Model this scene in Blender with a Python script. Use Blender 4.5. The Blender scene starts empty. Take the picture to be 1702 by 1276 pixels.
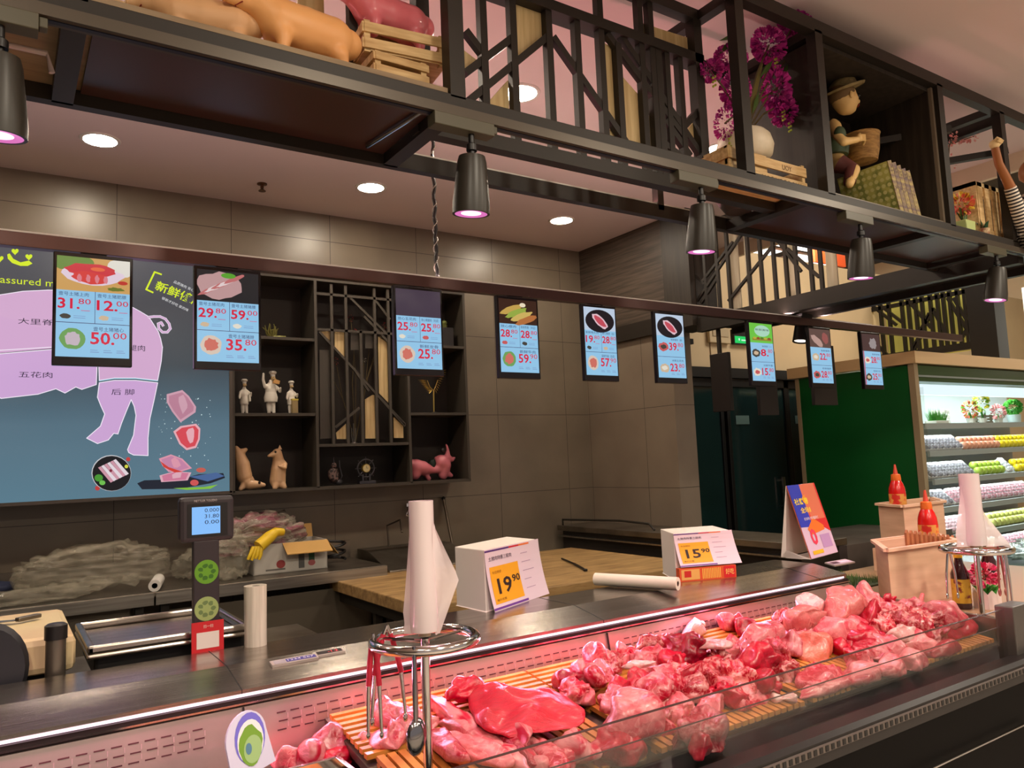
import bpy, math, random
from math import sin, cos, pi, radians as rad
from mathutils import Vector as V, Matrix, noise
S = bpy.context.scene
COL = S.collection
random.seed(7)
# ---------------------------------------------------------------- camera
EYE = V((0, 0, 1.5)); YAW, PIT, ROL, FL = rad(33.6), rad(5.73), rad(-2.366), 1279.0
fw = V((sin(YAW)*cos(PIT), cos(YAW)*cos(PIT), sin(PIT)))
rt = V((cos(YAW), -sin(YAW), 0)); up = rt.cross(fw)
rt, up = rt*cos(ROL)+up*sin(ROL), up*cos(ROL)-rt*sin(ROL)
cam = bpy.data.cameras.new('camera'); co = bpy.data.objects.new('camera', cam); COL.objects.link(co)
cam.sensor_fit = 'HORIZONTAL'; cam.sensor_width = 36.0; cam.lens = 36.0*FL/1702; cam.clip_start = .02; cam.clip_end = 100
M = Matrix((rt, up, -fw)).transposed().to_4x4(); M.translation = EYE; co.matrix_world = M
S.camera = co
S.view_settings.view_transform = 'Standard'; S.view_settings.look = 'None'
S.view_settings.gamma = 1.0; S.view_settings.use_curve_mapping = False
S.view_settings.exposure = 0.0
W = bpy.data.worlds.new('world'); S.world = W; W.use_nodes = True
W.node_tree.nodes['Background'].inputs[0].default_value = (1, .84, .78, 1)
W.node_tree.nodes['Background'].inputs[1].default_value = .42
S.cycles.max_bounces = 7; S.cycles.diffuse_bounces = 3; S.cycles.glossy_bounces = 3; S.cycles.transmission_bounces = 6
S.cycles.transparent_max_bounces = 12; S.cycles.sample_clamp_indirect = 4; S.cycles.caustics_reflective = False; S.cycles.caustics_refractive = False
def ray(x, y): return fw+rt*((x-851)/FL)-up*((y-638)/FL)
def aY(x, y, Y): d = ray(x, y); return EYE+d*(Y/d.y)
def aX(x, y, X): d = ray(x, y); return EYE+d*(X/d.x)
def aZ(x, y, Z): d = ray(x, y); return EYE+d*((Z-EYE.z)/d.z)
# ---------------------------------------------------------------- lights
def area(name, loc, size, power, color, rot=(0, 0, 0), shape='DISK', size_y=None, spread=180):
    l = bpy.data.lights.new(name, 'AREA'); l.shape = shape; l.size = size
    if size_y: l.size_y = size_y
    l.energy = power; l.color = color; l.spread = rad(spread)
    o = bpy.data.objects.new(name, l); COL.objects.link(o); o.location = loc; o.rotation_euler = rot; return o
WARM = (1, .86, .68); PINKL = (1, .36, .50)
DOWN = [(0.39, 4.36), (1.9, 4.37), (3.4, 4.37), (2.03, 2.88), (3.43, 2.89), (.55, 2.88), (-1.1, 4.36), (-1.0, 2.88)]
HALL = [(-.6, -.4), (1.2, -.4), (3.0, -.4), (4.6, .2), (-.6, -2.2), (1.2, -2.2), (3.0, -2.2)]
for x, y in HALL: area('hall_lamp', (x, y, 3.235), .3, 47, (1, .88, .70), spread=170)
# added fill lights on screen rail and frame's rear beam to brighten the ceiling
area('added_rail_fill', (2.2, 3.01, 2.345), 5.6, 14, (1, .72, .68), rot=(pi, 0, 0), shape='RECTANGLE', size_y=.02)
area('added_frame_fill', (1.6, 2.065, 2.462), 5.0, 7, (1, .33, .36), rot=(pi, 0, 0), shape='RECTANGLE', size_y=.02)
# pink LED strip under the steel ledge of the meat case
area('case_strip_lamp', (0.9, 1.975, .952), 3.3, 10.5, (1, .28, .46), rot=(rad(-62), 0, 0), shape='RECTANGLE', size_y=.02)
# ---------------------------------------------------------------- materials
def lin(v): v /= 255.0; return v/12.92 if v <= .04045 else ((v+.055)/1.055)**2.4
def c3(r, g, b): return (lin(r), lin(g), lin(b), 1)
MATS = {}
def mat(name, rgb, rough=.5, metal=0, noise_amt=0, nscale=8, rgb2=None, bump=0, bscale=40, emit=None, estr=1, alpha=1, trans=0, spec=.5, stretch=None, coat=0, sub=0, aniso=0, ior=1.45, lo=.35, hi=.65, det=4):
    if name in MATS: return MATS[name]
    m = bpy.data.materials.new(name); m.use_nodes = True; MATS[name] = m
    nt = m.node_tree; b = nt.nodes['Principled BSDF']
    b.inputs['Base Color'].default_value = c3(*rgb); b.inputs['Roughness'].default_value = rough
    b.inputs['Metallic'].default_value = metal; b.inputs['Alpha'].default_value = alpha
    b.inputs['Transmission Weight'].default_value = trans; b.inputs['Specular IOR Level'].default_value = spec
    b.inputs['Coat Weight'].default_value = coat; b.inputs['IOR'].default_value = ior
    if sub: b.inputs['Subsurface Weight'].default_value = sub; b.inputs['Subsurface Radius'].default_value = (.02, .006, .004); b.inputs['Subsurface Scale'].default_value = .6
    if aniso: b.inputs['Anisotropic'].default_value = aniso
    if emit: b.inputs['Emission Color'].default_value = c3(*emit); b.inputs['Emission Strength'].default_value = estr
    if rgb2 or bump:
        tc = nt.nodes.new('ShaderNodeTexCoord'); mp = nt.nodes.new('ShaderNodeMapping')
        nt.links.new(tc.outputs['Object'], mp.inputs['Vector'])
        if stretch: mp.inputs['Scale'].default_value = stretch
        if rgb2:
            n = nt.nodes.new('ShaderNodeTexNoise'); n.inputs['Scale'].default_value = nscale; n.inputs['Detail'].default_value = det
            r = nt.nodes.new('ShaderNodeValToRGB'); r.color_ramp.elements[0].position = lo; r.color_ramp.elements[1].position = hi
            r.color_ramp.elements[0].color = c3(*rgb); r.color_ramp.elements[1].color = c3(*rgb2)
            nt.links.new(mp.outputs[0], n.inputs['Vector']); nt.links.new(n.outputs[0], r.inputs[0]); nt.links.new(r.outputs[0], b.inputs['Base Color'])
        if bump:
            n2 = nt.nodes.new('ShaderNodeTexNoise'); n2.inputs['Scale'].default_value = bscale; n2.inputs['Detail'].default_value = 3
            bp = nt.nodes.new('ShaderNodeBump'); bp.inputs['Strength'].default_value = bump; bp.inputs['Distance'].default_value = .01
            nt.links.new(mp.outputs[0], n2.inputs['Vector']); nt.links.new(n2.outputs[0], bp.inputs['Height']); nt.links.new(bp.outputs[0], b.inputs['Normal'])
    return m
def em(name, rgb, s=1.0):
    if name in MATS: return MATS[name]
    m = mat(name, (0, 0, 0), .3, emit=rgb, estr=s); return m
def flat(rgb): return mat('paint_%d_%d_%d' % rgb, rgb, .55)
def glow(rgb, s=.95): return em('display_%d_%d_%d_%d' % (*rgb, int(s*100)), rgb, s)
BLK = mat('dark_metal', (38, 33, 28), .45, spec=.35)
BLK2 = mat('black_plastic', (22, 20, 20), .4)
DKWOOD = mat('dark_wood', (56, 48, 40), .5, rgb2=(40, 34, 28), nscale=5, stretch=(8, 8, .6))
DKWOODH = mat('dark_wood_grain', (84, 72, 62), .5, rgb2=(56, 47, 40), nscale=5, stretch=(1, .7, 14))
OAK = mat('pale_ash_wood', (214, 190, 140), .5, rgb2=(186, 158, 108), nscale=4, stretch=(14, 14, 1))
PINE = mat('pine_wood', (222, 190, 135), .55, rgb2=(190, 152, 98), nscale=5, stretch=(2, 14, 14))
STEEL = mat('brushed_steel', (176, 172, 166), .3, metal=1, rgb2=(150, 146, 140), nscale=6, stretch=(.4, 12, 12), bump=.06, bscale=60)
STEELD = mat('steel_worn', (150, 142, 130), .38, metal=1, rgb2=(120, 112, 102), nscale=5)
CHROME = mat('chrome', (215, 212, 210), .12, metal=1)
WHITEP = mat('white_plastic', (226, 222, 214), .4)
# ---------------------------------------------------------------- mesh builder
class MB:
    def __init__(s): s.v = []; s.f = []; s.m = []
    def add(s, vs, fs, mi=0, T=None):
        n = len(s.v); s.v += [(T@V(p) if T else V(p)) for p in vs]; s.f += [tuple(n+i for i in f) for f in fs]; s.m += [mi]*len(fs); return s
    def box(s, x0, y0, z0, x1, y1, z1, mi=0, T=None):
        x0, x1 = sorted((x0, x1)); y0, y1 = sorted((y0, y1)); z0, z1 = sorted((z0, z1))
        return s.add([(x0, y0, z0), (x1, y0, z0), (x1, y1, z0), (x0, y1, z0), (x0, y0, z1), (x1, y0, z1), (x1, y1, z1), (x0, y1, z1)],
            [(0, 3, 2, 1), (4, 5, 6, 7), (0, 1, 5, 4), (1, 2, 6, 5), (2, 3, 7, 6), (3, 0, 4, 7)], mi, T)
    def beam(s, a, b, w, h, mi=0, upv=(0, 0, 1)):
        a, b = V(a), V(b); d = b-a; L = d.length; d.normalize(); u = V(upv)
        if abs(d.dot(u)) > .98: u = V((0, 1, 0))
        r = d.cross(u).normalized(); u = r.cross(d)
        T = Matrix((r, d, u)).transposed().to_4x4(); T.translation = a
        return s.box(-w/2, 0, -h/2, w/2, L, h/2, mi, T)
    def prism(s, pts, axis, d0, d1, mi=0, T=None):
        # pts 2D polygon; axis 'x': (y,z), 'y': (x,z), 'z': (x,y)
        f = {'x': lambda p, d: (d, p[0], p[1]), 'y': lambda p, d: (p[0], d, p[1]), 'z': lambda p, d: (p[0], p[1], d)}[axis]
        n = len(pts); vs = [f(p, d0) for p in pts]+[f(p, d1) for p in pts]
        fs = [tuple(range(n)), tuple(range(2*n-1, n-1, -1))]+[(i, i+n, (i+1) % n+n, (i+1) % n) for i in range(n)]
        return s.add(vs, fs, mi, T)
    def tube(s, path, r, seg=10, mi=0, closed=False, T=None, caps=True):
        P = [V(p) for p in path]; n = len(P); R = r if isinstance(r, (list, tuple)) else [r]*n
        vs = []; fs = []; prev = None
        for i, p in enumerate(P):
            if closed: d = P[(i+1) % n]-P[i-1]
            else: d = P[min(i+1, n-1)]-P[max(i-1, 0)]
            if d.length < 1e-9: d = V((0, 0, 1))
            d.normalize()
            if prev is None: prev = d.orthogonal().normalized()
            a = (prev-d*prev.dot(d)).normalized(); prev = a; b = d.cross(a)
            for k in range(seg): t = 2*pi*k/seg; vs.append(p+a*cos(t)*R[i]+b*sin(t)*R[i])
        m = n if closed else n-1
        for i in range(m):
            j = (i+1) % n
            for k in range(seg): fs.append((i*seg+k, i*seg+(k+1) % seg, j*seg+(k+1) % seg, j*seg+k))
        if not closed and caps: fs += [tuple(range(seg-1, -1, -1)), tuple((n-1)*seg+k for k in range(seg))]
        return s.add(vs, fs, mi, T)
    def lathe(s, prof, c=(0, 0, 0), seg=24, mi=0, T=None, a0=0, sx=1, sy=1, caps=True):
        vs = []; fs = []; n = len(prof)
        for (r, z) in prof:
            for k in range(seg): t = a0+2*pi*k/seg; vs.append((c[0]+r*cos(t)*sx, c[1]+r*sin(t)*sy, c[2]+z))
        for i in range(n-1):
            for k in range(seg): fs.append((i*seg+k, i*seg+(k+1) % seg, (i+1)*seg+(k+1) % seg, (i+1)*seg+k))
        if caps: fs += [tuple(range(seg-1, -1, -1)), tuple((n-1)*seg+k for k in range(seg))]
        return s.add(vs, fs, mi, T)
    def ball(s, c, rx, ry=None, rz=None, seg=14, rings=8, mi=0, T=None):
        ry = ry or rx; rz = rz or rx
        pr = [(sin(pi*i/rings), -cos(pi*i/rings)) for i in range(rings+1)]; pr[0] = (.001, -1); pr[-1] = (.001, 1)
        vs = []; fs = []
        for (r, z) in pr:
            for k in range(seg): t = 2*pi*k/seg; vs.append((c[0]+rx*r*cos(t), c[1]+ry*r*sin(t), c[2]+rz*z))
        for i in range(rings):
            for k in range(seg): fs.append((i*seg+k, i*seg+(k+1) % seg, (i+1)*seg+(k+1) % seg, (i+1)*seg+k))
        return s.add(vs, fs, mi, T)
    def build(s, name, mats, parent=None, smooth=False, bevel=0, world=True, subsurf=0, solid=0):
        me = bpy.data.meshes.new(name)
        off = parent.matrix_world.inverted() if (parent and world) else None
        me.from_pydata([tuple(off@p) if off else tuple(p) for p in s.v], [], s.f)
        if not isinstance(mats, (list, tuple)): mats = [mats]
        for m in mats: me.materials.append(m)
        if len(mats) > 1: me.polygons.foreach_set('material_index', s.m)
        if smooth: me.polygons.foreach_set('use_smooth', [True]*len(s.f))
        me.update()
        o = bpy.data.objects.new(name, me); COL.objects.link(o)
        if parent: o.parent = parent
        if bevel:
            b = o.modifiers.new('bevel', 'BEVEL'); b.width = bevel; b.segments = 2; b.limit_method = 'ANGLE'; b.angle_limit = rad(40)
        if solid:
            b = o.modifiers.new('solid', 'SOLIDIFY'); b.thickness = solid
        if subsurf:
            b = o.modifiers.new('sub', 'SUBSURF'); b.levels = subsurf; b.render_levels = subsurf
        if smooth and not subsurf and hasattr(me, 'set_sharp_from_angle'): me.set_sharp_from_angle(angle=rad(50))
        return o
def tag(o, label, cat, group=None, kind=None):
    if label: o['label'] = label
    if cat: o['category'] = cat
    if group: o['group'] = group
    if kind: o['kind'] = kind
    return o
def struct(o): o['kind'] = 'structure'; return o
def thing(name, label, cat, loc=(0, 0, 0), rz=0, group=None):
    o = bpy.data.objects.new(name, None); COL.objects.link(o); o.empty_display_size = .05
    o.matrix_world = Matrix.Translation(V(loc))@Matrix.Rotation(rz, 4, 'Z'); o.location = loc; o.rotation_euler = (0, 0, rz)
    return tag(o, label, cat, group)
def copy_tree(o, loc, rz=None, label=None, parent=None):
    c = o.copy(); COL.objects.link(c)
    if parent: c.parent = parent
    else:
        c.location = loc
        if rz is not None: c.rotation_euler = (0, 0, rz)
        if label: c['label'] = label
    for ch in list(o.children): copy_tree(ch, None, parent=c)
    return c
# ---------------------------------------------------------------- lettering and flat pictures
TXT = {}
def glyphs(s, bold=0):
    if (s, bold) in TXT: return TXT[(s, bold)]
    cu = bpy.data.curves.new('t', 'FONT'); cu.body = s; cu.size = 1; cu.resolution_u = 2; cu.offset = bold
    cu.align_x = 'LEFT'
    o = bpy.data.objects.new('t', cu); COL.objects.link(o)
    dg = bpy.context.evaluated_depsgraph_get(); dg.update(); me = bpy.data.meshes.new_from_object(o.evaluated_get(dg))
    vs = [tuple(v.co) for v in me.vertices]; fs = [tuple(p.vertices) for p in me.polygons]
    bpy.data.objects.remove(o); bpy.data.curves.remove(cu); bpy.data.meshes.remove(me)
    if vs: x0 = min(v[0] for v in vs); x1 = max(v[0] for v in vs); y0 = min(v[1] for v in vs); y1 = max(v[1] for v in vs)
    else: x0 = x1 = y0 = y1 = 0
    TXT[(s, bold)] = (vs, fs, x0, x1, y0, y1); return TXT[(s, bold)]
class Pic:
    """flat artwork on a plane: origin o, unit vectors u (right) and v (up); every layer is lifted by .3 mm"""
    def __init__(s, o, u, v, w=1, h=1, step=.0003, clip=False):
        s.clip = clip
        s.o = V(o); s.u = V(u).normalized(); s.v = V(v).normalized(); s.n = s.u.cross(s.v); s.w = w; s.h = h; s.k = 0; s.mb = MB(); s.mats = []; s.step = step
    def mi(s, m):
        if m not in s.mats: s.mats.append(m)
        return s.mats.index(m)
    def P(s, x, y, k): return s.o+s.u*(x*s.w)+s.v*(y*s.h)+s.n*(s.step*k)
    def poly(s, pts, m, k=1):
        if s.clip: pts = [(min(1, max(0, x)), min(1, max(0, y))) for x, y in pts]
        s.mb.add([s.P(x, y, k) for x, y in pts], [tuple(range(len(pts)))], s.mi(m))
    def rect(s, x0, y0, x1, y1, m, k=1): s.poly([(x0, y0), (x1, y0), (x1, y1), (x0, y1)], m, k)
    def ell(s, cx, cy, rx, ry, m, k=1, n=20, rot=0, wob=0, seed=0):
        rn = random.Random(seed); pts = []
        for i in range(n):
            t = 2*pi*i/n; q = 1+wob*(rn.random()-.5); a, b = rx*cos(t)*q, ry*sin(t)*q; ca, sa = cos(rot), sin(rot)
            pts.append((cx+a*ca-b*sa*s.h/s.w, cy+a*sa*s.w/s.h+b*ca))
        s.poly(pts, m, k)
    def text(s, st, x, y, h, m, k=2, wmax=None, bold=0, rot=0, center=False):
        vs, fs, x0, x1, y0, y1 = glyphs(st, bold)
        if not vs: return
        sc = h*s.h/max(y1-y0, .3)   # h as fraction of panel height
        sx = sc
        if wmax: sx = min(sc, wmax*s.w/(x1-x0)) if not isinstance(wmax, tuple) else wmax[0]*s.w/(x1-x0)
        ca, sa = cos(rot), sin(rot); dx = -(x1-x0)*sx/2 if center else 0
        P = []
        for a in vs:
            px, py = (a[0]-x0)*sx+dx, (a[1]-y0)*sc; P.append(s.P(x, y, k)+s.u*(px*ca-py*sa)+s.v*(px*sa+py*ca))
        s.mb.add(P, fs, s.mi(m))
    def build(s, name, parent=None): return s.mb.build(name, s.mats, parent)
def blob(name, size, seed, mats, amp=.25, freq=2.2, sub=3, ridge=None, parent=None, loc=(0, 0, 0), rot=(0, 0, 0), flatb=.0, mfun=None, world=False, bend=0):
    """lumpy closed solid made from a displaced sphere of unit radius scaled to size"""
    import bmesh
    bm = bmesh.new(); bmesh.ops.create_icosphere(bm, subdivisions=sub, radius=1)
    off = V((seed*3.7, seed*1.3, seed*9.1)); mm = min(size)
    T = Matrix.Translation(V(loc))@Matrix.Rotation(rot[2], 4, 'Z')@Matrix.Rotation(rot[1], 4, 'Y')@Matrix.Rotation(rot[0], 4, 'X')
    for v in bm.verts:
        p = v.co.copy(); q = p.copy()
        # squarer profile
        q = V([math.copysign(abs(a)**.8, a) for a in q])
        d = noise.noise(p*freq*.5+off)*amp*1.3+noise.noise(p*freq*1.6+off)*amp*.6+noise.noise(p*freq*4+off)*amp*.2
        q = V((q.x*size[0], q.y*size[1], q.z*size[2]))
        nn = V((p.x/size[0], p.y/size[1], p.z/size[2])).normalized()
        q += nn*d*mm*1.6
        if ridge: q += nn*mm*ridge[1]*sin(p[ridge[0]]*ridge[2]+noise.noise(p*2+off)*2)
        if flatb and q.z < -size[2]*flatb: q.z = -size[2]*flatb+(q.z+size[2]*flatb)*.15
        if bend: q.z -= bend*(q.x/size[0])**2*size[0]*.5
        v.co = T@q
    me = bpy.data.meshes.new(name); bm.to_mesh(me); bm.free()
    for m in (mats if isinstance(mats, (list, tuple)) else [mats]): me.materials.append(m)
    me.polygons.foreach_set('use_smooth', [True]*len(me.polygons))
    o = bpy.data.objects.new(name, me); COL.objects.link(o)
    if parent: o.parent = parent
    return o
def skin(name, joints, edges, mats, parent=None, sub=2, T=None, fine=64):
    """one continuous tapering body melted together around connected joints (x, y, z, r)"""
    mb = MB()
    for j in joints: mb.ball(j[:3], j[3], seg=14, rings=10)
    for a, b in edges: mb.tube([joints[a][:3], joints[b][:3]], [joints[a][3]*.98, joints[b][3]*.98], 14)
    o = mb.build(name, mats, None)
    xs = [max(v[i] for v in mb.v)-min(v[i] for v in mb.v) for i in range(3)]
    r = o.modifiers.new('melt', 'REMESH'); r.mode = 'VOXEL'; r.voxel_size = max(xs)/fine
    sm = o.modifiers.new('smooth', 'SMOOTH'); sm.factor = .6; sm.iterations = 7
    dg = bpy.context.evaluated_depsgraph_get(); dg.update()
    nm = bpy.data.meshes.new_from_object(o.evaluated_get(dg)); nm.name = name
    o.modifiers.clear(); o.data = nm
    nm.polygons.foreach_set('use_smooth', [True]*len(nm.polygons))
    if parent: o.parent = parent
    return o
ORD = ['first', 'second', 'third', 'fourth', 'fifth', 'sixth', 'seventh', 'eighth', 'ninth', 'tenth', 'eleventh', 'twelfth', 'thirteenth', 'fourteenth', 'fifteenth', 'sixteenth', 'seventeenth', 'eighteenth', 'nineteenth', 'twentieth']
# ================================================================ the setting
def tilemat(name, c1, c2, sx, sz, axis, off=0.0, offz=0.0, rough=.35, mortar=(60, 52, 44), shift=.0):
    m = bpy.data.materials.new(name); m.use_nodes = True; nt = m.node_tree; b = nt.nodes['Principled BSDF']; b.inputs['Roughness'].default_value = rough
    tc = nt.nodes.new('ShaderNodeTexCoord'); sp = nt.nodes.new('ShaderNodeSeparateXYZ'); cb = nt.nodes.new('ShaderNodeCombineXYZ'); nt.links.new(tc.outputs['Object'], sp.inputs[0])
    ax = nt.nodes.new('ShaderNodeMath'); ax.operation = 'ADD'; ax.inputs[1].default_value = off; nt.links.new(sp.outputs['X' if axis == 'x' else 'Y'], ax.inputs[0])
    az = nt.nodes.new('ShaderNodeMath'); az.operation = 'ADD'; az.inputs[1].default_value = offz; nt.links.new(sp.outputs['Z' if axis != 'z' else 'X'], az.inputs[0])
    nt.links.new(ax.outputs[0], cb.inputs[0]); nt.links.new(az.outputs[0], cb.inputs[1])
    br = nt.nodes.new('ShaderNodeTexBrick'); br.offset = shift; br.inputs['Scale'].default_value = 1; br.inputs['Brick Width'].default_value = sx; br.inputs['Row Height'].default_value = sz
    br.inputs['Mortar Size'].default_value = .0022; br.inputs['Mortar Smooth'].default_value = .1; br.inputs['Bias'].default_value = 0
    br.inputs['Mortar'].default_value = c3(*mortar); nt.links.new(cb.outputs[0], br.inputs['Vector'])
    n = nt.nodes.new('ShaderNodeTexNoise'); n.inputs['Scale'].default_value = 2.5; n.inputs['Detail'].default_value = 5; nt.links.new(tc.outputs['Object'], n.inputs['Vector'])
    r = nt.nodes.new('ShaderNodeValToRGB'); r.color_ramp.elements[0].color = c3(*c1); r.color_ramp.elements[1].color = c3(*c2); r.color_ramp.elements[0].position = .3; r.color_ramp.elements[1].position = .7
    nt.links.new(n.outputs[0], r.inputs[0]); nt.links.new(r.outputs[0], br.inputs['Color1']); nt.links.new(r.outputs[0], br.inputs['Color2']); nt.links.new(br.outputs['Color'], b.inputs['Base Color'])
    bp = nt.nodes.new('ShaderNodeBump'); bp.inputs['Strength'].default_value = .25; bp.inputs['Distance'].default_value = .003; bp.invert = True
    nt.links.new(br.outputs['Fac'], bp.inputs['Height']); nt.links.new(bp.outputs[0], b.inputs['Normal'])
    return m
TBACK = tilemat('grey_beige_tile', (108, 98, 84), (124, 113, 97), .66, .60, 'x', off=.12, offz=-.06)
TSIDE = tilemat('grey_beige_tile_side', (116, 102, 88), (130, 117, 101), .66, .60, 'y', off=.3, offz=-.06)
FLOORT = tilemat('floor_tile', (176, 164, 152), (190, 178, 166), .8, .8, 'z', rough=.25)
CEIL = mat('ceiling_paint', (226, 208, 204), .75)
struct(MB().box(-6, -6, -.1, 14, 14, 0).build('floor', FLOORT))
struct(MB().box(-6, -6, 3.25, 5.13, 5.0, 3.3).build('ceiling', CEIL))
struct(MB().box(5.13, -6, 3.14, 5.17, 5.0, 3.42).build('trim_1', mat('cream_trim', (226, 205, 176), .5)))
struct(MB().box(-6, 5, 0, 4.27, 5.2, 3.25).build('wall_back', TBACK))
struct(MB().box(4.07, 4.0, 0, 4.27, 5.0, 2.43).build('wall_right', TSIDE))
struct(MB().box(4.06, 4.0, 2.43, 4.27, 5.0, 3.25).build('trim_2', DKWOODH))
struct(MB().box(4.035, 4.0, 2.40, 4.06, 5.0, 2.52).build('trim_3', BLK))
struct(MB().box(4.03, 3.74, 2.4, 4.30, 4.0, 3.25).build('trim_4', DKWOOD))
struct(MB().box(-6.2, -6, 0, -6, 5.2, 3.3).build('wall_left', TSIDE))
CREAM = mat('cream_wall_paint', (222, 198, 158), .6, rgb2=(212, 188, 150), nscale=1.5)
struct(MB().box(4.27, 4.78, 0, 12, 4.9, 3.42).box(4.9, 4.77, 2.27, 4.905, 4.785, 3.3, 1).box(5.35, 4.77, 2.27, 5.353, 4.785, 3.3, 1).build('wall_far', [CREAM, flat((150, 128, 96))]))
struct(MB().box(12, -4, 0, 12.2, 10, 4.6).build('wall_side', CREAM))
struct(MB().box(5.2, -4, 4.5, 14, 12, 4.6).build('ceiling.001', mat('hall_ceiling_paint', (70, 66, 62), .8)))
# sliding doors of the cold room
def door(name, x0, x1, y, h, with_handle=None):
    r = bpy.data.objects.new(name, None); COL.objects.link(r); r.location = ((x0+x1)/2, y, 0); r.matrix_world = Matrix.Translation(r.location); struct(r)
    TEAL = mat('dark_teal_glass', (24, 46, 46), .12, rgb2=(18, 34, 36), nscale=1.2, spec=.8)
    MB().box(x0+.04, y, .05, x1-.04, y+.03, h-.08).build('door_leaf', TEAL, r)
    MB().box(x0, y-.015, 0, x0+.04, y+.035, h).box(x1-.04, y-.015, 0, x1, y+.035, h).box(x0, y-.015, h-.08, x1, y+.035, h).build('door_frame', BLK2, r, bevel=.003)
    if with_handle is not None:
        MB().box(with_handle-.015, y-.05, .95, with_handle+.015, y-.03, 1.25).box(with_handle-.01, y-.03, .97, with_handle+.01, y, .99).box(with_handle-.01, y-.03, 1.21, with_handle+.01, y, 1.23).build('door_handle', CHROME, r)
    MB().box(x0+.12, y-.006, h-.42, x0+.30, y, h-.34).build('door_plate', mat('grey_plate', (96, 120, 118), .3), r)
    return r
door('door_1', 4.42, 5.42, 4.74, 2.17)
door('door_2', 5.44, 6.30, 4.72, 2.17, 6.12)
door('door_3', 6.32, 7.3, 4.74, 2.17)
struct(MB().box(4.3, 4.68, 2.17, 9, 4.78, 2.26).build('trim_5', BLK2))
# high hall ceiling: light panels and orange banners
hl = thing('ceiling_light_panel', 'bright white light panel on the high hall ceiling beyond the lattice', 'ceiling light', (6.2, 6.8, 4.48), group='white light panels on the high hall ceiling')
MB().box(-.5, -.16, -.02, .5, .16, .02).build('diffuser', em('hall_light', (255, 250, 240), 3), hl, world=False); MB().box(-.53, -.19, -.01, .53, .19, .03).build('frame', WHITEP, hl, world=False)
HLP = [(7.4, 6.8), (8.6, 6.8), (9.8, 6.8), (6.8, 7.8), (8.2, 7.8), (9.6, 7.8), (7.2, 8.9), (8.8, 8.9), (10.2, 8.9), (8.4, 6.0), (9.8, 5.9), (7.3, 6.1), (10.8, 6.2), (7.8, 7.3), (9.2, 7.3), (10.6, 7.3)]
for x, y in HLP:
    copy_tree(hl, (x, y, 4.48), label='white hall ceiling light panel, '+('near' if y < 6.5 else 'middle' if y < 7.6 else 'far')+' row, %s from the left' % ORD[[q_ for q_ in sorted(HLP, key=lambda q_: q_[0]) if q_[1] == y].index((x, y))])
for i, (x, y) in enumerate([(7.6, 6.2), (8.5, 7.3), (9.6, 6.3), (7.0, 7.3)]):
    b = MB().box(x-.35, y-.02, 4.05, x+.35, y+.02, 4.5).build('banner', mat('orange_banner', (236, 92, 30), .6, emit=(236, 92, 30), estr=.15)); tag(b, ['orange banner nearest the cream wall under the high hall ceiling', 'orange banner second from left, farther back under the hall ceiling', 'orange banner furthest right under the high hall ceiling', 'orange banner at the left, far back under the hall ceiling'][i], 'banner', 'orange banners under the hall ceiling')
for x, y in [(6.5, 3), (8.5, 2.2), (9, 6.5), (7, 6.8)]: area('hall_high_lamp', (x, y, 4.4), 1.0, 60, (1, .9, .75), shape='SQUARE')
# downlights
GL = em('lamp_face', (255, 238, 214), 190)
dl = None
for i, (x, y) in enumerate(DOWN):
    lab = ['round recessed downlight, leftmost near the tiled back wall', 'round recessed downlight in the middle near the tiled back wall', 'round recessed downlight near the inner corner of ceiling', 'round recessed downlight seen between the lattice bars', 'round recessed downlight seen just left of the white flower pot', 'recessed downlight hidden above the pig shelf', 'recessed downlight outside the left edge of view near the wall', 'recessed downlight outside the left edge of view above the counter'][i]
    if dl is None:
        dl = thing('ceiling_downlight', lab, 'downlight', (x, y, 3.25), group='recessed downlights in the shop ceiling')
        MB().lathe([(.0, -.004), (.078, -.004), (.078, 0)], seg=28).build('lamp_face', GL, dl, world=False)
        MB().lathe([(.08, 0), (.08, -.006), (.095, -.006), (.098, 0)], seg=28, caps=False).build('trim_ring', WHITEP, dl, world=False, smooth=True)
    else: copy_tree(dl, (x, y, 3.25), label=lab)
sp = thing('sprinkler', 'small bronze sprinkler head on the ceiling', 'sprinkler', (1.29, 4.61, 3.25))
MB().lathe([(.03, 0), (.03, -.006), (.01, -.01), (.01, -.03), (.0, -.03)], seg=14).lathe([(.003, -.03), (.022, -.045), (.022, -.048), (.0, -.05)], seg=14).build('head', mat('bronze', (96, 66, 46), .4, metal=.6), sp, world=False, smooth=True)
# ================================================================ overhead frame
FY0, FYM, FY1 = 1.63, 1.83, 2.05
XR = 4.07
tr = thing('hanging_display_frame', 'dark metal frame with lattice bays hanging over the meat counter', 'display frame', (2.0, 1.63, 2.40))
def P(nm, mb, m=BLK, **k): return mb.build(nm, m, tr, **k)
P('lower_front_beam', MB().box(-1.2, 1.63, 2.40, 4.6, 1.67, 2.437), bevel=.002)
P('lower_middle_beam', MB().box(.93, FYM-.02, 2.408, 2.48, FYM+.02, 2.45))
P('added_fill_strip', MB().box(-.9, FY1+.005, 2.45, 4.05, FY1+.025, 2.457), WHITEP)  # added housing for the frame's ceiling fill light
P('lower_rear_beam', MB().box(-1.2, FY1, 2.40, XR, FY1+.03, 2.45))
P('upper_front_beam', MB().box(-1.2, 1.63, 3.06, 4.6, 1.67, 3.11))
P('upper_middle_beam', MB().box(.5, FYM-.02, 2.905, 2.1, FYM+.02, 2.94))
P('upper_middle_beam', MB().box(.5, FYM-.02, 3.07, 2.1, FYM+.02, 3.11))
P('upper_rear_beam', MB().box(-1.2, FY1, 3.06, XR, FY1+.03, 3.11))
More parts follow.
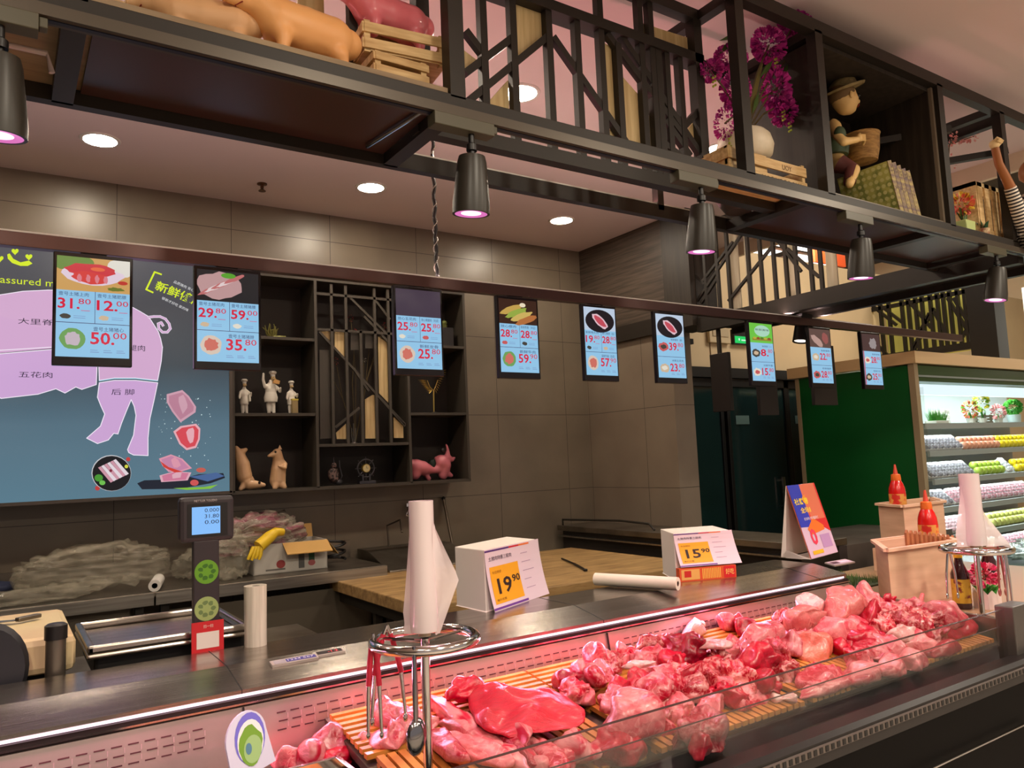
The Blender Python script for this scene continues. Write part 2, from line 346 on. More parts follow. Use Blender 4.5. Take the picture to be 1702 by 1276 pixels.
for x in (.10, .955, 2.46, 3.36, 3.98):
    P('cross_beam', MB().box(x-.02, 1.66, 2.40, x+.025, FY1+.01, 2.437))
for x in (.10, .955, 2.10, 2.56, 3.36, 3.96):
    P('cross_beam', MB().box(x-.02, 1.66, 3.07, x+.02, FY1+.01, 3.105))
for x in (.10, .955, 2.085, 2.535, 3.40, 3.965):
    P('post', MB().box(x-.022, 1.63, 2.43, x+.022, 1.67, 3.07))
for x in (.955, 2.075): P('post', MB().box(x-.02, FYM-.02, 2.45, x+.02, FYM+.02, 3.07))
for x in (3.42, 3.95): P('cross_beam', MB().beam((x-.3, FY1, 2.86), (x+.1, 1.66, 2.90), .03, .03))
for x in (.955, 2.08, 3.96): P('post', MB().box(x-.015, FY1, 2.43, x+.015, FY1+.03, 3.07))
def q(cx, cy): return aY(640+cx/2.658, cy/2.658, FYM)
for cx, top in [(435, 3.07), (567, 3.07), (725, 2.92), (850, 2.92), (955, 3.07), (1028, 2.88), (1132, 3.07), (1178, 3.07), (1205, 2.92), (1240, 2.92), (1297, 2.92)]:
    x = q(cx, 320).x; P('lattice_bar', MB().box(x-.012 if cx != 1205 else x-.016, FYM-.012, 2.43, x+.012, FYM+.012, top))
for a, b in [((352, 138), (432, 243)), ((352, 325), (565, 165)), ((370, 445), (722, 158)), ((738, 165), (1062, 632)), ((975, 150), (1320, 610)), ((1038, 160), (1395, 690)), ((1235, 535), (1345, 690)), ((1305, 575), (1392, 478)), ((1235, 640), (1300, 690))]:
    P('lattice_bar', MB().beam(q(*a), q(*b), .022, .02, upv=(0, 1, 0)))
def wp(pts, nm='wood_panel'):
    l = [q(*p) for p in pts]; P(nm, MB().prism([(p.x, p.z) for p in l], 'y', FYM+.014, FYM+.024), OAK)
wp([(350, 205), (425, 262), (352, 320)]); wp([(572, 0), (715, 22), (715, 165), (578, 265)]); wp([(465, 445), (555, 345), (560, 495), (465, 462)])
wp([(960, 170), (1025, 205), (1038, 585), (965, 480)]); wp([(1035, 300), (1140, 420), (1150, 650), (1040, 625)]); wp([(1150, 460), (1205, 540), (1215, 655), (1160, 645)])
wp([(1134, 88), (1175, 100), (1175, 168), (1134, 152)]); wp([(1200, 110), (1362, 162), (1362, 238), (1200, 192)]); wp([(1325, 600), (1388, 515), (1392, 665)])
wp([(1025, 560), (1060, 612), (1000, 605), (985, 570)])
P('wood_panel', MB().box(.80, FYM+.014, 2.45, .90, FYM+.024, 3.0), OAK)
P('lattice_bar', MB().box(.74, FYM-.012, 2.43, .764, FYM+.012, 3.07))
REDB = mat('dark_brown_laminate', (62, 40, 36), .35)
for x0, x1 in ((.14, .93), (2.50, 3.33), (3.40, 3.95)):
    P('underside_panel', MB().box(x0, 1.68, 2.428, x1, FY1-.005, 2.436), REDB)
P('end_rod', MB().tube([(.90, 1.72, 2.42), (.86, 2.0, 2.42)], .005), CHROME)
# left bay: a shelf board lying on the frame, two bracket arms near the left end
tag(MB().box(-1.2, 1.64, 2.438, .93, 2.07, 2.4545).build('shelf_board', mat('weathered_board', (150, 128, 98), .6, rgb2=(128, 106, 80), nscale=4, stretch=(1, 10, 10))), 'weathered wooden board on the frame under the pig figurines', 'shelf')
P('bracket', MB().tube([(-.2, 1.80, 2.39), (.06, 1.80, 2.39), (.07, 1.80, 2.35)], .006), mat('pale_bracket', (190, 170, 165), .4))
# right: display cabinet box of the frame
cab = thing('open_display_cabinet', 'open dark wood box cabinet holding the farm boy figure and books', 'cabinet', (2.95, 1.68, 2.438))
cx0, cx1, cy0, cy1 = 2.56, 3.375, 1.665, 2.045
MB().box(cx0, cy0, 2.438, cx1, cy1, 2.452).build('bottom_board', mat('cab_bottom', (120, 104, 84), .5), cab)
MB().box(cx0, cy0, 3.04, cx1, cy1, 3.058).build('top_board', DKWOOD, cab)
MB().box(cx0, cy0, 2.452, cx0+.016, cy1, 3.04).build('side_board', DKWOOD, cab); MB().box(cx1-.016, cy0, 2.452, cx1, cy1, 3.04).build('side_board', DKWOOD, cab)
MB().box(cx0, cy1-.01, 2.452, cx1, cy1, 3.04).build('back_board', DKWOOD, cab)
MB().box(cx0-.004, cy0-.014, 2.440, cx0+.012, cy0, 3.055).box(cx1-.012, cy0-.014, 2.440, cx1+.004, cy0, 3.055).box(cx0, cy0-.013, 2.439, cx1, cy0, 2.452).build('edge_trim', mat('trim_grey', (120, 108, 92), .4), cab)
# side frame running back to the corner column
sf = thing('side_lattice_frame', 'dark metal side frame with lattice running back to the corner column', 'display frame', (XR, 2.9, 2.35))
def Q(nm, mb, m=BLK): return mb.build(nm, m, sf)
Q('lower_beam', MB().box(XR, 1.67, 2.35, XR+.05, 3.74, 2.45)); Q('lower_beam', MB().box(XR+.36, 1.67, 2.36, XR+.40, 3.74, 2.45))
Q('underside_panel', MB().box(XR+.05, 1.67, 2.40, XR+.36, 3.74, 2.41), BLK)
Q('upper_beam', MB().box(XR, 1.67, 3.06, XR+.04, 3.74, 3.11))
def qs(cx, cy): return aX(1060+cx/2.651, 240+cy/2.651, XR+.02)
for cx in (250, 297, 352, 400, 490, 545, 603, 655, 700, 765, 808):
    y = qs(cx, 550).y; Q('lattice_bar', MB().box(XR+.01, y-.011, 2.44, XR+.03, y+.011, 3.07))
for a, b in [((245, 570), (295, 615)), ((255, 700), (455, 400)), ((280, 610), (420, 430)), ((400, 690), (600, 440)), ((660, 460), (800, 585)), ((600, 400), (720, 560)), ((280, 700), (350, 590))]:
    Q('lattice_bar', MB().beam(qs(*a), qs(*b), .018, .018, upv=(1, 0, 0)))
for a, b, w in [(388, 440, 0), (655, 690, 0), (470, 492, 0), (825, 872, 0)]:
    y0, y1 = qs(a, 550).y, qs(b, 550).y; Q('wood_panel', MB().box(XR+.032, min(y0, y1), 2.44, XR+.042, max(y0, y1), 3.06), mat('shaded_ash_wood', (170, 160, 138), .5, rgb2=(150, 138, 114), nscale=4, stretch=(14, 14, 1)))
# second stall's frame far behind, yellow lit wall
f2 = thing('far_lattice_frame', 'black lattice frame in front of the yellow lit wall beyond the fridge', 'display frame', (8, 4.2, 2.44))
def q2(x, y): return aX(x, y, 8.0)
def R2(nm, mb, m=BLK2): return mb.build(nm, m, f2)
R2('lower_beam', MB().box(7.97, 3.55, 2.42, 8.03, 5.3, 2.49)); R2('upper_beam', MB().box(7.98, 3.6, 3.10, 8.02, 5.0, 3.15)); R2('upper_beam', MB().box(7.98, 3.6, 2.98, 8.02, 5.0, 3.02))
for x in (1440, 1466, 1480, 1502, 1513, 1525, 1536, 1550, 1562, 1572, 1583, 1596, 1608, 1622):
    y = q2(x, 540).y; R2('lattice_bar', MB().box(7.98, y-.015, 2.45, 8.02, y+.015, 3.12))
for a, b in [((1440, 500), (1490, 540)), ((1448, 496), (1503, 538)), ((1502, 490), (1548, 545)), ((1512, 590), (1552, 512)), ((1525, 560), (1545, 520)), ((1550, 512), (1575, 560)), ((1575, 495), (1612, 555)), ((1585, 495), (1618, 550)), ((1455, 570), (1475, 590)), ((1515, 590), (1530, 560)), ((1600, 560), (1622, 520))]:
    R2('lattice_bar', MB().beam(q2(*a), q2(*b), .03, .03, upv=(1, 0, 0)))
yl = mat('yellow_lit_board', (190, 184, 96), .6, rgb2=(168, 158, 84), nscale=1, stretch=(1, 6, .3), emit=(190, 176, 84), estr=.35)  # light on the wall is put into the board colour and a weak glow
tag(MB().box(8.25, 3.62, 2.44, 8.3, 5.2, 3.14).build('glowing_wall_boards', yl), 'yellow lit wall boards behind the black lattice, light put in as glow', 'light panel')
dk = MB().box(7.6, 3.36, 2.24, 7.8, 3.60, 3.24).build('far_column', BLK2); tag(dk, 'black column beside the woven disc far right', 'column')
ds = thing('woven_wall_disc', 'round woven rattan disc hanging far right above the fridge', 'wall decoration', q2(1632, 512))
RAT = mat('rattan', (172, 128, 78), .6)
d = MB()
for k in range(22):
    a = k*2.399; r0 = .13; p0 = V((0, cos(a)*r0, sin(a)*r0)); a2 = a+2.2+(k % 3)*.4; p1 = V((0, cos(a2)*r0, sin(a2)*r0)); d.tube([p0, (p0+p1)/2+V((-.01, 0, 0)), p1], .005, 5)
d.build('woven_strands', RAT, ds, world=False); MB().tube([(0, cos(t*pi/12)*.135, sin(t*pi/12)*.135) for t in range(24)], .008, 6, closed=True).build('rim', RAT, ds, world=False)
ww = MB().box(9.5, 2.4, 2.3, 9.52, 3.9, 3.2).build('bright_window_panel', em('bright_window', (255, 246, 225), 1.6)); tag(ww, 'bright white lit panel at the far right edge', 'light panel')
# ================================================================ price screen rail
rl = thing('screen_rail', 'long dark rail carrying the hanging price screens', 'rail', (2.5, 3.0, 2.30))
MB().box(-.8, 2.99, 2.283, 6.2, 3.03, 2.332).build('beam', mat('rail_metal', (92, 70, 68), .28, metal=.6), rl, bevel=.002)
MB().box(-.6, 3.0, 2.332, 5.0, 3.02, 2.340).build('added_fill_strip', WHITEP, rl)  # added housing for the rail's ceiling fill light
ch = thing('hanging_cable', 'twisted dark cable dropping from the ceiling to the screen rail', 'cable', (1.617, 3.01, 2.333))
path = [(1.617+.004*sin(i*1.3), 3.01+.004*cos(i*1.3), 2.335+i*.0205) for i in range(45)]
MB().tube(path, .008, 6).build('cable_bundle', BLK2, ch)
MB().tube([(1.617+.011*cos(i*.9), 3.01+.011*sin(i*.9), 2.345+i*.0125) for i in range(72)], .0025, 5).build('spiral_wrap', mat('grey_wrap', (120, 110, 100), .4), ch)
MB().tube([(1.55, 3.0, 2.89), (1.59, 3.0, 2.875), (1.617, 3.0, 2.87), (1.65, 3.0, 2.895), (1.665, 3.0, 2.885), (1.62, 3.0, 2.86)], .004, 5).build('wire_tie', BLK2, ch)
# ================================================================ back wall: light box, shelf unit
PY = 4.70
def pz(x, y): p = aY(x, y, PY); return (p.x, p.z)
lb = thing('pig_chart_lightbox', 'large lit wall panel with a pink pig meat-cut chart', 'lightbox', (.4, 4.9, 1.39))
MB().box(-1.3, PY+.004, 1.385, 1.125, 5.0, 2.72).build('box_body', BLK2, lb)
MB().box(-1.3, PY-.006, 1.378, 1.125, PY+.01, 1.396).box(1.112, PY-.006, 1.385, 1.13, PY+.01, 2.72).build('edge_frame', mat('lb_frame', (80, 72, 66), .4), lb)
gm = bpy.data.materials.new('chart_background'); gm.use_nodes = True; nt = gm.node_tree; b = nt.nodes['Principled BSDF']; b.inputs['Base Color'].default_value = (0, 0, 0, 1); b.inputs['Roughness'].default_value = .25
tc = nt.nodes.new('ShaderNodeTexCoord'); sp_ = nt.nodes.new('ShaderNodeSeparateXYZ'); nt.links.new(tc.outputs['Generated'], sp_.inputs[0])
r_ = nt.nodes.new('ShaderNodeValToRGB'); nt.links.new(sp_.outputs['Z'], r_.inputs[0])
r_.color_ramp.elements[0].color = c3(86, 122, 140); r_.color_ramp.elements[1].color = c3(84, 86, 92)
e_ = r_.color_ramp.elements.new(.30); e_.color = c3(84, 112, 128); e_ = r_.color_ramp.elements.new(.55); e_.color = c3(62, 72, 80); e_ = r_.color_ramp.elements.new(.8); e_.color = c3(70, 72, 78)
nt.links.new(r_.outputs[0], b.inputs['Emission Color']); b.inputs['Emission Strength'].default_value = .95
MB().add([(-1.3, PY+.002, 1.396), (1.112, PY+.002, 1.396), (1.112, PY+.002, 2.72), (-1.3, PY+.002, 2.72)], [(0, 1, 2, 3)]).build('chart_background', gm, lb)
pc = Pic((0, PY, 0), (1, 0, 0), (0, 0, 1))
PK, PK2, WH, YG = glow((212, 170, 208)), glow((206, 166, 214)), glow((245, 235, 250)), glow((216, 236, 40))
def pp(pts, m, k): pc.poly([pz(*p) for p in pts], m, k)
def rib(pts, m, w=1.3, k=3, closed=False):
    if closed: pts = pts+[pts[0]]
    P2 = [V(pz(*p)) for p in pts]; w *= .0032/2*1.0
    for a, b in zip(P2, P2[1:]):
        d = (b-a); 
        if d.length < 1e-6: continue
        n = V((-d.y, d.x)).normalized()*w; e = d.normalized()*w*.6
        pc.poly([tuple(a-n-e), tuple(b-n+e), tuple(b+n+e), tuple(a+n-e)], m, k)
body = [(-60, 592), (-95, 600), (-125, 585), (-150, 592), (-172, 580), (-170, 560), (-150, 545), (-138, 520), (-128, 498), (-112, 508), (-85, 500), (0, 588-6), (82, 577), (160, 572), (164, 600), (165, 632), (190, 628), (225, 628), (262, 632), (268, 600), (270, 577), (267, 563), (263, 551), (247, 526), (232, 517), (221, 511), (180, 492), (130, 483), (80, 482), (38, 484), (0, 490), (-60, 496)]
pp(body, PK, 1); rib(body, WH, closed=True)
belly = [(-90, 604), (-60, 594), (0, 588), (82, 581), (161, 577), (161, 615), (160, 639), (136, 647), (126, 643), (108, 653), (93, 646), (63, 655), (2, 662), (-10, 655), (-52, 662), (-58, 735), (-84, 738), (-88, 690), (-100, 640)]
pp(belly, PK2, 1); rib(belly, WH, closed=True)
leg = [(165, 636), (190, 632), (225, 632), (262, 636), (256, 665), (249, 696), (246, 728), (246, 757), (222, 756), (214, 752), (212, 747), (222, 723), (226, 690), (223, 675), (218, 664), (210, 683), (202, 703), (196, 721), (189, 720), (180, 731), (162, 737), (144, 728), (167, 708), (174, 688), (168, 675), (162, 660)]
pp(leg, PK2, 1); rib(leg, WH, closed=True); rib([(165, 633), (190, 629), (225, 629), (262, 633)], glow((150, 205, 225)), k=4)
tail = [(247, 527), (256, 526), (266, 526), (275, 530), (281, 538), (283, 546), (278, 552), (270, 552), (264, 546), (263, 538), (268, 536), (271, 541)]
rib(tail, WH, 4.5, 3); rib(tail, PK, 3, 4)
INK = glow((34, 30, 60), .8)
def ptext(st, x, y, hpx, m, rot=0, bold=0, wpx=None):
    p = pz(x, y); h = pz(x, y-hpx)[1]-p[1]; pc.text(st, p[0], p[1], h, m, 6, rot=rot, bold=bold, wmax=(abs(pz(x+wpx, y)[0]-p[0]),) if wpx else None)
ptext('大里脊', 30, 538, 10, INK, wpx=58); ptext('五花肉', 31, 627, 10, INK, wpx=56); ptext('后 脚', 185, 656, 10, INK, wpx=38); ptext('后腿肉', 198, 582, 10, INK, wpx=43)
ptext('Reassured meat', -24, 468, 12, YG, wpx=142)
for hx, hy, s in [(25, 418, 7), (48, 427, 7), (0, 430, 7)]:
    pts = [(hx+s*.85*(16*sin(t)**3)/16, hy-s*.85*(13*cos(t)-5*cos(2*t)-2*cos(3*t)-cos(4*t))/16) for t in [2*pi*k/20 for k in range(20)]]
    pp(pts, YG, 6)
pp([(12, 423), (16, 421), (22, 430), (34, 436), (48, 433), (54, 438), (46, 442), (34, 442), (20, 437), (13, 430)], YG, 6)
ptext('新鲜健康', 256, 481, 17, YG, rot=rad(-19), bold=.015, wpx=84)
ptext('品质猪肉 安心', 288, 470, 5, glow((225, 225, 225)), rot=rad(-22)); ptext('够新才好吃 家的味', 268, 497, 5, glow((225, 225, 225)), rot=rad(-24))
rib([(268, 456), (257, 452), (243, 481), (254, 486)], YG, 3, 6)
# plate of rolled slices
def disc(cx, cy, r, m, k, ry=None, n=24): pp([(cx+r*cos(2*pi*i/n), cy+(ry or r)*sin(2*pi*i/n)) for i in range(n)], m, k)
disc(185, 786, 33, glow((200, 200, 205)), 2, 30); disc(185.5, 786.5, 32, glow((22, 24, 30), .7), 3, 29)
for i in range(6):
    x0, y0 = 163+i*5, 777-i*2.4; pp([(x0, y0), (x0+4.4, y0-2.2), (x0+26, y0+22), (x0+21, y0+25)], glow((228, 215, 222) if i % 2 else (205, 150, 165)), 4+i % 2)
disc(164, 794, 7, glow((70, 150, 50)), 6, 6); disc(170, 802, 5, glow((110, 190, 80)), 7, 4); disc(210, 775, 3, glow((215, 215, 70)), 6); disc(213, 763, 3.5, glow((200, 60, 60)), 6); disc(162, 811, 4, glow((190, 60, 60)), 1); disc(184, 782, 2.5, glow((130, 40, 60)), 7)
# falling steaks and slate board
def steak(pts, base, edge, k):
    pp(pts, edge, k); c = (sum(p[0] for p in pts)/len(pts), sum(p[1] for p in pts)/len(pts)); pp([(c[0]+(p[0]-c[0])*.84, c[1]+(p[1]-c[1])*.84) for p in pts], base, k+1)
    pp([(c[0]+(p[0]-c[0])*.3+3, c[1]+(p[1]-c[1])*.6-2) for p in pts], edge, k+2)
steak([(277, 655), (303, 648), (314, 658), (326, 676), (325, 685), (300, 702), (286, 684), (277, 668)], glow((186, 128, 150)), glow((206, 158, 175)), 2)
steak([(288, 717), (300, 708), (326, 704), (333, 712), (332, 730), (326, 744), (310, 748), (298, 738)], glow((214, 72, 84)), glow((230, 170, 180)), 2)
pp([(228, 803), (240, 798), (300, 796), (330, 788), (371, 786), (374, 794), (350, 803), (300, 812), (236, 813)], glow((26, 34, 50), .8), 2)
pp([(315, 792), (360, 785), (373, 791), (345, 800)], glow((70, 100, 150)), 3)
steak([(264, 762), (284, 755), (303, 762), (319, 778), (300, 784), (280, 784), (270, 774)], glow((196, 130, 165)), glow((220, 150, 170)), 4)
steak([(265, 790), (290, 783), (318, 785), (312, 798), (268, 801)], glow((206, 120, 150)), glow((222, 170, 185)), 3)
pp([(266, 766), (280, 776), (304, 784), (290, 785), (272, 776)], glow((208, 60, 50)), 8)
disc(334, 781, 8, glow((196, 92, 80)), 6, 4); disc(323, 802, 7, glow((206, 84, 84)), 6, 5)
pp([(288, 811), (340, 809), (362, 805), (350, 812), (310, 814)], glow((130, 190, 60)), 7)
for k in range(46):
    x, y = 262+random.random()*100, 656+random.random()*115; disc(x, y, .5+random.random()*.7, glow((200, 225, 230), .8), 1, n=6)
pc.build('chart_artwork', lb)
# shelf unit
su = thing('wall_shelf_unit', 'dark wood wall shelf unit with lattice centre holding ornaments', 'shelf unit', (1.97, 4.9, 1.38))
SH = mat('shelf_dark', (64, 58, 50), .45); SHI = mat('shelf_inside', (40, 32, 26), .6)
def U(nm, mb, m=SH): return mb.build(nm, m, su)
SY0, SY1 = 4.70, 4.99
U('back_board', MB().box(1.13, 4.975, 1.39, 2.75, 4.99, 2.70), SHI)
for x in (1.135, 1.645, 2.285, 2.735): U('upright', MB().box(x-.009, SY0, 1.385, x+.009, 4.975, 2.70))
U('bottom_board', MB().box(1.126, SY0, 1.372, 2.745, 4.99, 1.392)); U('top_board', MB().box(1.126, SY0, 2.70, 2.745, 4.99, 2.72))
def zat(x, y): return aY(x, y, SY0).z
zs = {}
for (x0, x1, xx, yy) in [(1.135, 1.645, 460, 688), (1.135, 1.645, 480, 562), (2.285, 2.735, 740, 687), (2.285, 2.735, 770, 577), (1.645, 2.285, 600, 738)]:
    z = zat(xx, yy); zs[(xx, yy)] = z; U('shelf_board', MB().box(x0+.009, SY0+.003, z-.011, x1-.009, 4.975, z+.007))
def qq(cx, cy): return aY(370+cx/3.958, 430+cy/3.958, SY0+.02)
zc = zs[(600, 738)]+.007
for cx, t in [(720, 2.69), (815, 2.69), (910, 2.4), (1005, 2.69), (1095, 2.69)]:
    x = qq(cx, 700).x; U('lattice_bar', MB().box(x-.009, SY0+.01, zc, x+.009, SY0+.026, t))
for cy in (225, 455): z = qq(800, cy+20).z; U('lattice_bar', MB().box(1.654, SY0+.01, z-.008, 2.276, SY0+.026, z+.008))
for a, b in [((635, 480), (820, 680)), ((820, 680), (1200, 1100)), ((830, 250), (1095, 510)), ((1000, 270), (1100, 400)), ((1020, 900), (1200, 1090)), ((740, 1110), (900, 980)), ((930, 380), (1100, 560)), ((860, 720), (960, 870))]:
    U('lattice_bar', MB().beam(qq(*a), qq(*b), .015, .014, upv=(0, 1, 0)))
def wq(pts, m=OAK): l = [aY(370+p[0]/3.958, 430+p[1]/3.958, SY0+.04) for p in pts]; U('wood_panel', MB().prism([(p.x, p.z) for p in l], 'y', SY0+.034, SY0+.042), m)
wq([(635, 480), (710, 478), (712, 545)]); wq([(735, 480), (808, 482), (810, 655), (735, 585)]); wq([(1020, 510), (1090, 560), (1097, 955), (1028, 885)]); wq([(935, 925), (985, 895), (1008, 900), (1010, 1182), (938, 1182)])
wq([(745, 1145), (815, 1080), (820, 1185), (750, 1185)]); wq([(1122, 1040), (1185, 1100), (1188, 1178), (1125, 1178)])
wq([(635, 600), (700, 600), (715, 1180), (640, 1185)], SH); wq([(840, 480), (905, 480), (900, 600), (840, 600)], SH); wq([(935, 490), (990, 490), (985, 590), (935, 590)], SH)
# ================================================================ hanging price screens
SC = [((.131, .375), 0), ((.581, .825), 1), ((1.387, 1.622), 2), ((1.912, 2.147), 3), ((2.42, 2.644), 4), ((2.915, 3.141), 5), ((3.675, 3.90), 6), ((4.247, 4.481), 7), ((4.819, 5.044), 8)]
BL, RD, TXI = glow((146, 198, 232)), glow((214, 36, 66)), glow((52, 60, 110))
LAB = ['price screen with red round roast photo, showing 31.80, 12.00 and 50.00', 'hanging price screen showing 29.80, 59.00 and 35.80 beside the yellow slogan', 'hanging price screen with a dark top, showing 25.80 above the gold wing ornament', 'hanging price screen with golden rolls photo, showing 28.80, 28.80 and 59.90', 'hanging price screen with a steak in a dark circle, showing 19.80 and 57.90', 'hanging price screen showing 39.80 and 23.80 near the side wall end', 'hanging price screen with a green picture, showing 8 and 15', 'hanging price screen with a brown hand photo, showing 22.80 and 28.80', 'hanging price screen at the far right, showing 28 and 25 with red edge']
NM = [('壹号土猪上肉', '壹号土猪肥膘', '壹号土猪猪心'), ('壹号土猪花肉', '壹号土猪猪腰', '壹号土猪猪脖'), ('放心五花肉', '放心猪腿肉（无皮）', '新鲜龙骨'), ('放心瘦肉', '新鲜筒骨（半边）', '新鲜牛肉'), ('新鲜梅头肉', '放心猪脚（后）', '新鲜牛腩（去皮）'), ('新鲜猪肉（瘦）', '', '冰鲜五花肉'), ('新鲜猪排（一）', '', '冰鲜牛筋'), ('新鲜猪骨', '', '新鲜猪蹄'), ('新鲜排骨', '', '新鲜牛肚')]
PR = [('31.80', '12.00', '50.00'), ('29.80', '59.00', '35.80'), ('25.80', '25.80', '25.80'), ('28.80', '28.80', '59.90'), ('19.80', '28.80', '57.90'), ('39.80', '', '23.80'), ('8.80', '', '15.80'), ('22.80', '', '28.80'), ('28.80', '', '25.80')]
def price(p, s, x, y, h, wmax, k=5):
    a, b = s.split('.'); vs, fs, x0, x1, y0, y1 = glyphs(a+'.', .02)
    p.text(a+'.', x, y, h, RD, k, wmax=(wmax*.66,), bold=.02); p.text(b, x+wmax*.62, y+h*.5, h*.52, RD, k, wmax=(wmax*.38,))
for (xs, i) in SC:
    x0, x1 = xs; ztop, zbot = 2.276, 1.885; w = x1-x0; h = ztop-zbot
    t = thing('price_screen', LAB[i], 'price screen', ((x0+x1)/2, 3.0, zbot), group='hanging price screens')
    MB().box(x0, 2.978, zbot, x1, 3.004, ztop).build('casing', mat('screen_bezel', (24, 18, 22), .25), t, bevel=.003)
    MB().box((x0+x1)/2-.04, 2.995, ztop-.01, (x0+x1)/2+.04, 3.02, 2.283).build('hanger_bracket', BLK, t)
    p = Pic((x0+w*.04, 2.9775, zbot+h*.075), (1, 0, 0), (0, 0, 1), w*.92, h*.89, clip=True)
    ptop = .66 if i not in (1,) else .66
    p.rect(0, 0, 1, ptop, BL, 1)
    ln = glow((60, 40, 90))
    three = i < 5
    zc1 = .34 if three else .33
    p.rect(0, zc1-.004, 1, zc1+.002, ln, 3)
    if three: p.rect(.515, zc1, .522, ptop, ln, 3)
    if i == 0:
        p.rect(0, ptop, 1, 1, glow((206, 160, 96)), 1); p.ell(.15, .95, .35, .09, glow((110, 140, 70)), 2); p.ell(.9, .93, .22, .1, glow((225, 220, 210)), 2)
        p.ell(.48, .83, .42, .10, glow((226, 205, 220)), 3, wob=.15, seed=2); p.ell(.46, .88, .34, .065, glow((206, 62, 70)), 4, wob=.2, seed=3); p.ell(.45, .80, .26, .06, glow((214, 70, 66)), 5, wob=.3, seed=4); p.ell(.55, .89, .1, .02, glow((230, 110, 70)), 6)
        for q_ in range(4): p.ell(.3+.12*q_, .79, .03, .04, glow((220, 130, 140)), 6, wob=.3, seed=q_)
        p.ell(.8, .70, .12, .02, glow((110, 120, 50)), 4, wob=.4, seed=9); p.ell(.90, .77, .07, .02, glow((190, 60, 50)), 4)
    elif i == 1:
        p.rect(0, ptop, 1, 1, glow((40, 38, 40)), 1); p.ell(.35, .83, .36, .15, glow((190, 150, 150)), 2, wob=.2, seed=5)
        for q_ in range(5): p.ell(.2+.1*q_, .78+.035*q_, .2, .022, glow((225, 205, 205) if q_ % 2 else (190, 110, 110)), 3+q_, rot=.5, wob=.3, seed=q_)
        p.ell(.5, .95, .12, .03, glow((90, 160, 50)), 9)
    elif i == 2: p.rect(0, ptop, 1, 1, glow((70, 58, 72)), 1)
    elif i == 3:
        p.rect(0, ptop, 1, 1, glow((60, 36, 26)), 1)
        for q_, c_ in enumerate([(196, 160, 80), (150, 170, 70), (206, 176, 96), (180, 110, 60)]): p.ell(.32+.13*q_, .86-.045*q_, .3, .045, glow(c_), 2+q_, rot=.35, wob=.2, seed=q_)
        p.ell(.62, .93, .08, .03, glow((236, 220, 190)), 7)
    elif i in (4, 5):
        p.rect(0, ptop, 1, 1, glow((190, 205, 225)), 1); p.ell(.5, ptop+.14, .46, .17, glow((30, 24, 30)), 2, n=28)
        p.rect(0, ptop-.06, 1, ptop, BL, 3) if 0 else None
        p.ell(.5, .80, .28, .07, glow((226, 190, 200)), 3, rot=-.6, wob=.15, seed=1); p.ell(.5, .80, .22, .045, glow((196, 76, 90)), 4, rot=-.6, wob=.15, seed=2)
    elif i == 6:
        p.rect(0, ptop, 1, 1, glow((110, 196, 70)), 1); p.ell(.55, .87, .34, .1, glow((170, 215, 190)), 2); p.text('新鲜美味', .25, .87, .04, INK, 4, wmax=(.6,)); p.rect(.1, .70, .95, .74, glow((150, 130, 50)), 3)
        for q_ in range(5): p.ell(.2+.16*q_, .74, .07, .02, glow([(190, 170, 60), (150, 70, 40), (90, 120, 40)][q_ % 3]), 4)
    elif i == 7:
        p.rect(0, ptop, 1, 1, glow((96, 72, 66)), 1); p.ell(.35, .78, .3, .07, glow((186, 150, 140)), 2, rot=-.5, wob=.2, seed=3); p.ell(.75, .84, .16, .1, glow((150, 84, 80)), 3, wob=.3, seed=4)
    else:
        p.rect(0, ptop, 1, 1, glow((74, 52, 52)), 1); p.ell(.6, .82, .2, .11, glow((150, 140, 140)), 2, wob=.4, seed=3); p.rect(0, 0, .05, ptop, glow((196, 70, 90)), 6)
    gy = glow((120, 140, 190)); fc = [(226, 220, 205), (200, 90, 90), (70, 66, 60), (206, 180, 150)]
    if three:
        for j, xo in enumerate((.03, .55)):
            p.text(NM[i][j], xo, ptop-.055, .038, TXI, 4, wmax=(.40,)); price(p, PR[i][j], xo-.01, .475, .105, .44)
            p.ell(xo+.09, .40, .07, .025, glow(fc[(i+j+2) % 4]), 4, wob=.2, seed=j+i); p.rect(xo+.2, .385, xo+.36, .39, gy, 4); p.rect(xo+.2, .405, xo+.36, .409, gy, 4); p.rect(xo+.30, .46, xo+.42, .466, glow((206, 90, 130)), 4)
        p.ell(.22, .18, .17, .105, glow((110, 160, 90) if i in (0, 3) else (216, 196, 180)), 4, wob=.1, seed=i); p.ell(.22, .18, .11, .07, glow((196, 180, 190) if i == 0 else (206, 110, 96)), 5, wob=.3, seed=i+7)
        p.text(NM[i][2], .5, .265, .042, TXI, 4, wmax=(.42,)); price(p, PR[i][2], .46, .13, .125, .50)
    else:
        for j, yo in ((0, .33), (2, 0)):
            p.ell(.22, yo+.15, .17, .07, glow(fc[(i+j) % 4]), 4, wob=.25, seed=i+j); p.ell(.22, yo+.15, .1, .035, glow(fc[(i+j+1) % 4]), 5, wob=.3, seed=i)
            p.text(NM[i][j], .5, yo+.255, .035, TXI, 4, wmax=(.42,)); price(p, PR[i][j], .42, yo+.10, .125, .52)
    for q_ in range(3): p.rect(.46+q_*.18, .05, .58+q_*.18, .056, gy, 4); p.rect(.46+q_*.18, .07, .56+q_*.18, .075, gy, 4)
    p.build('display_picture', t)
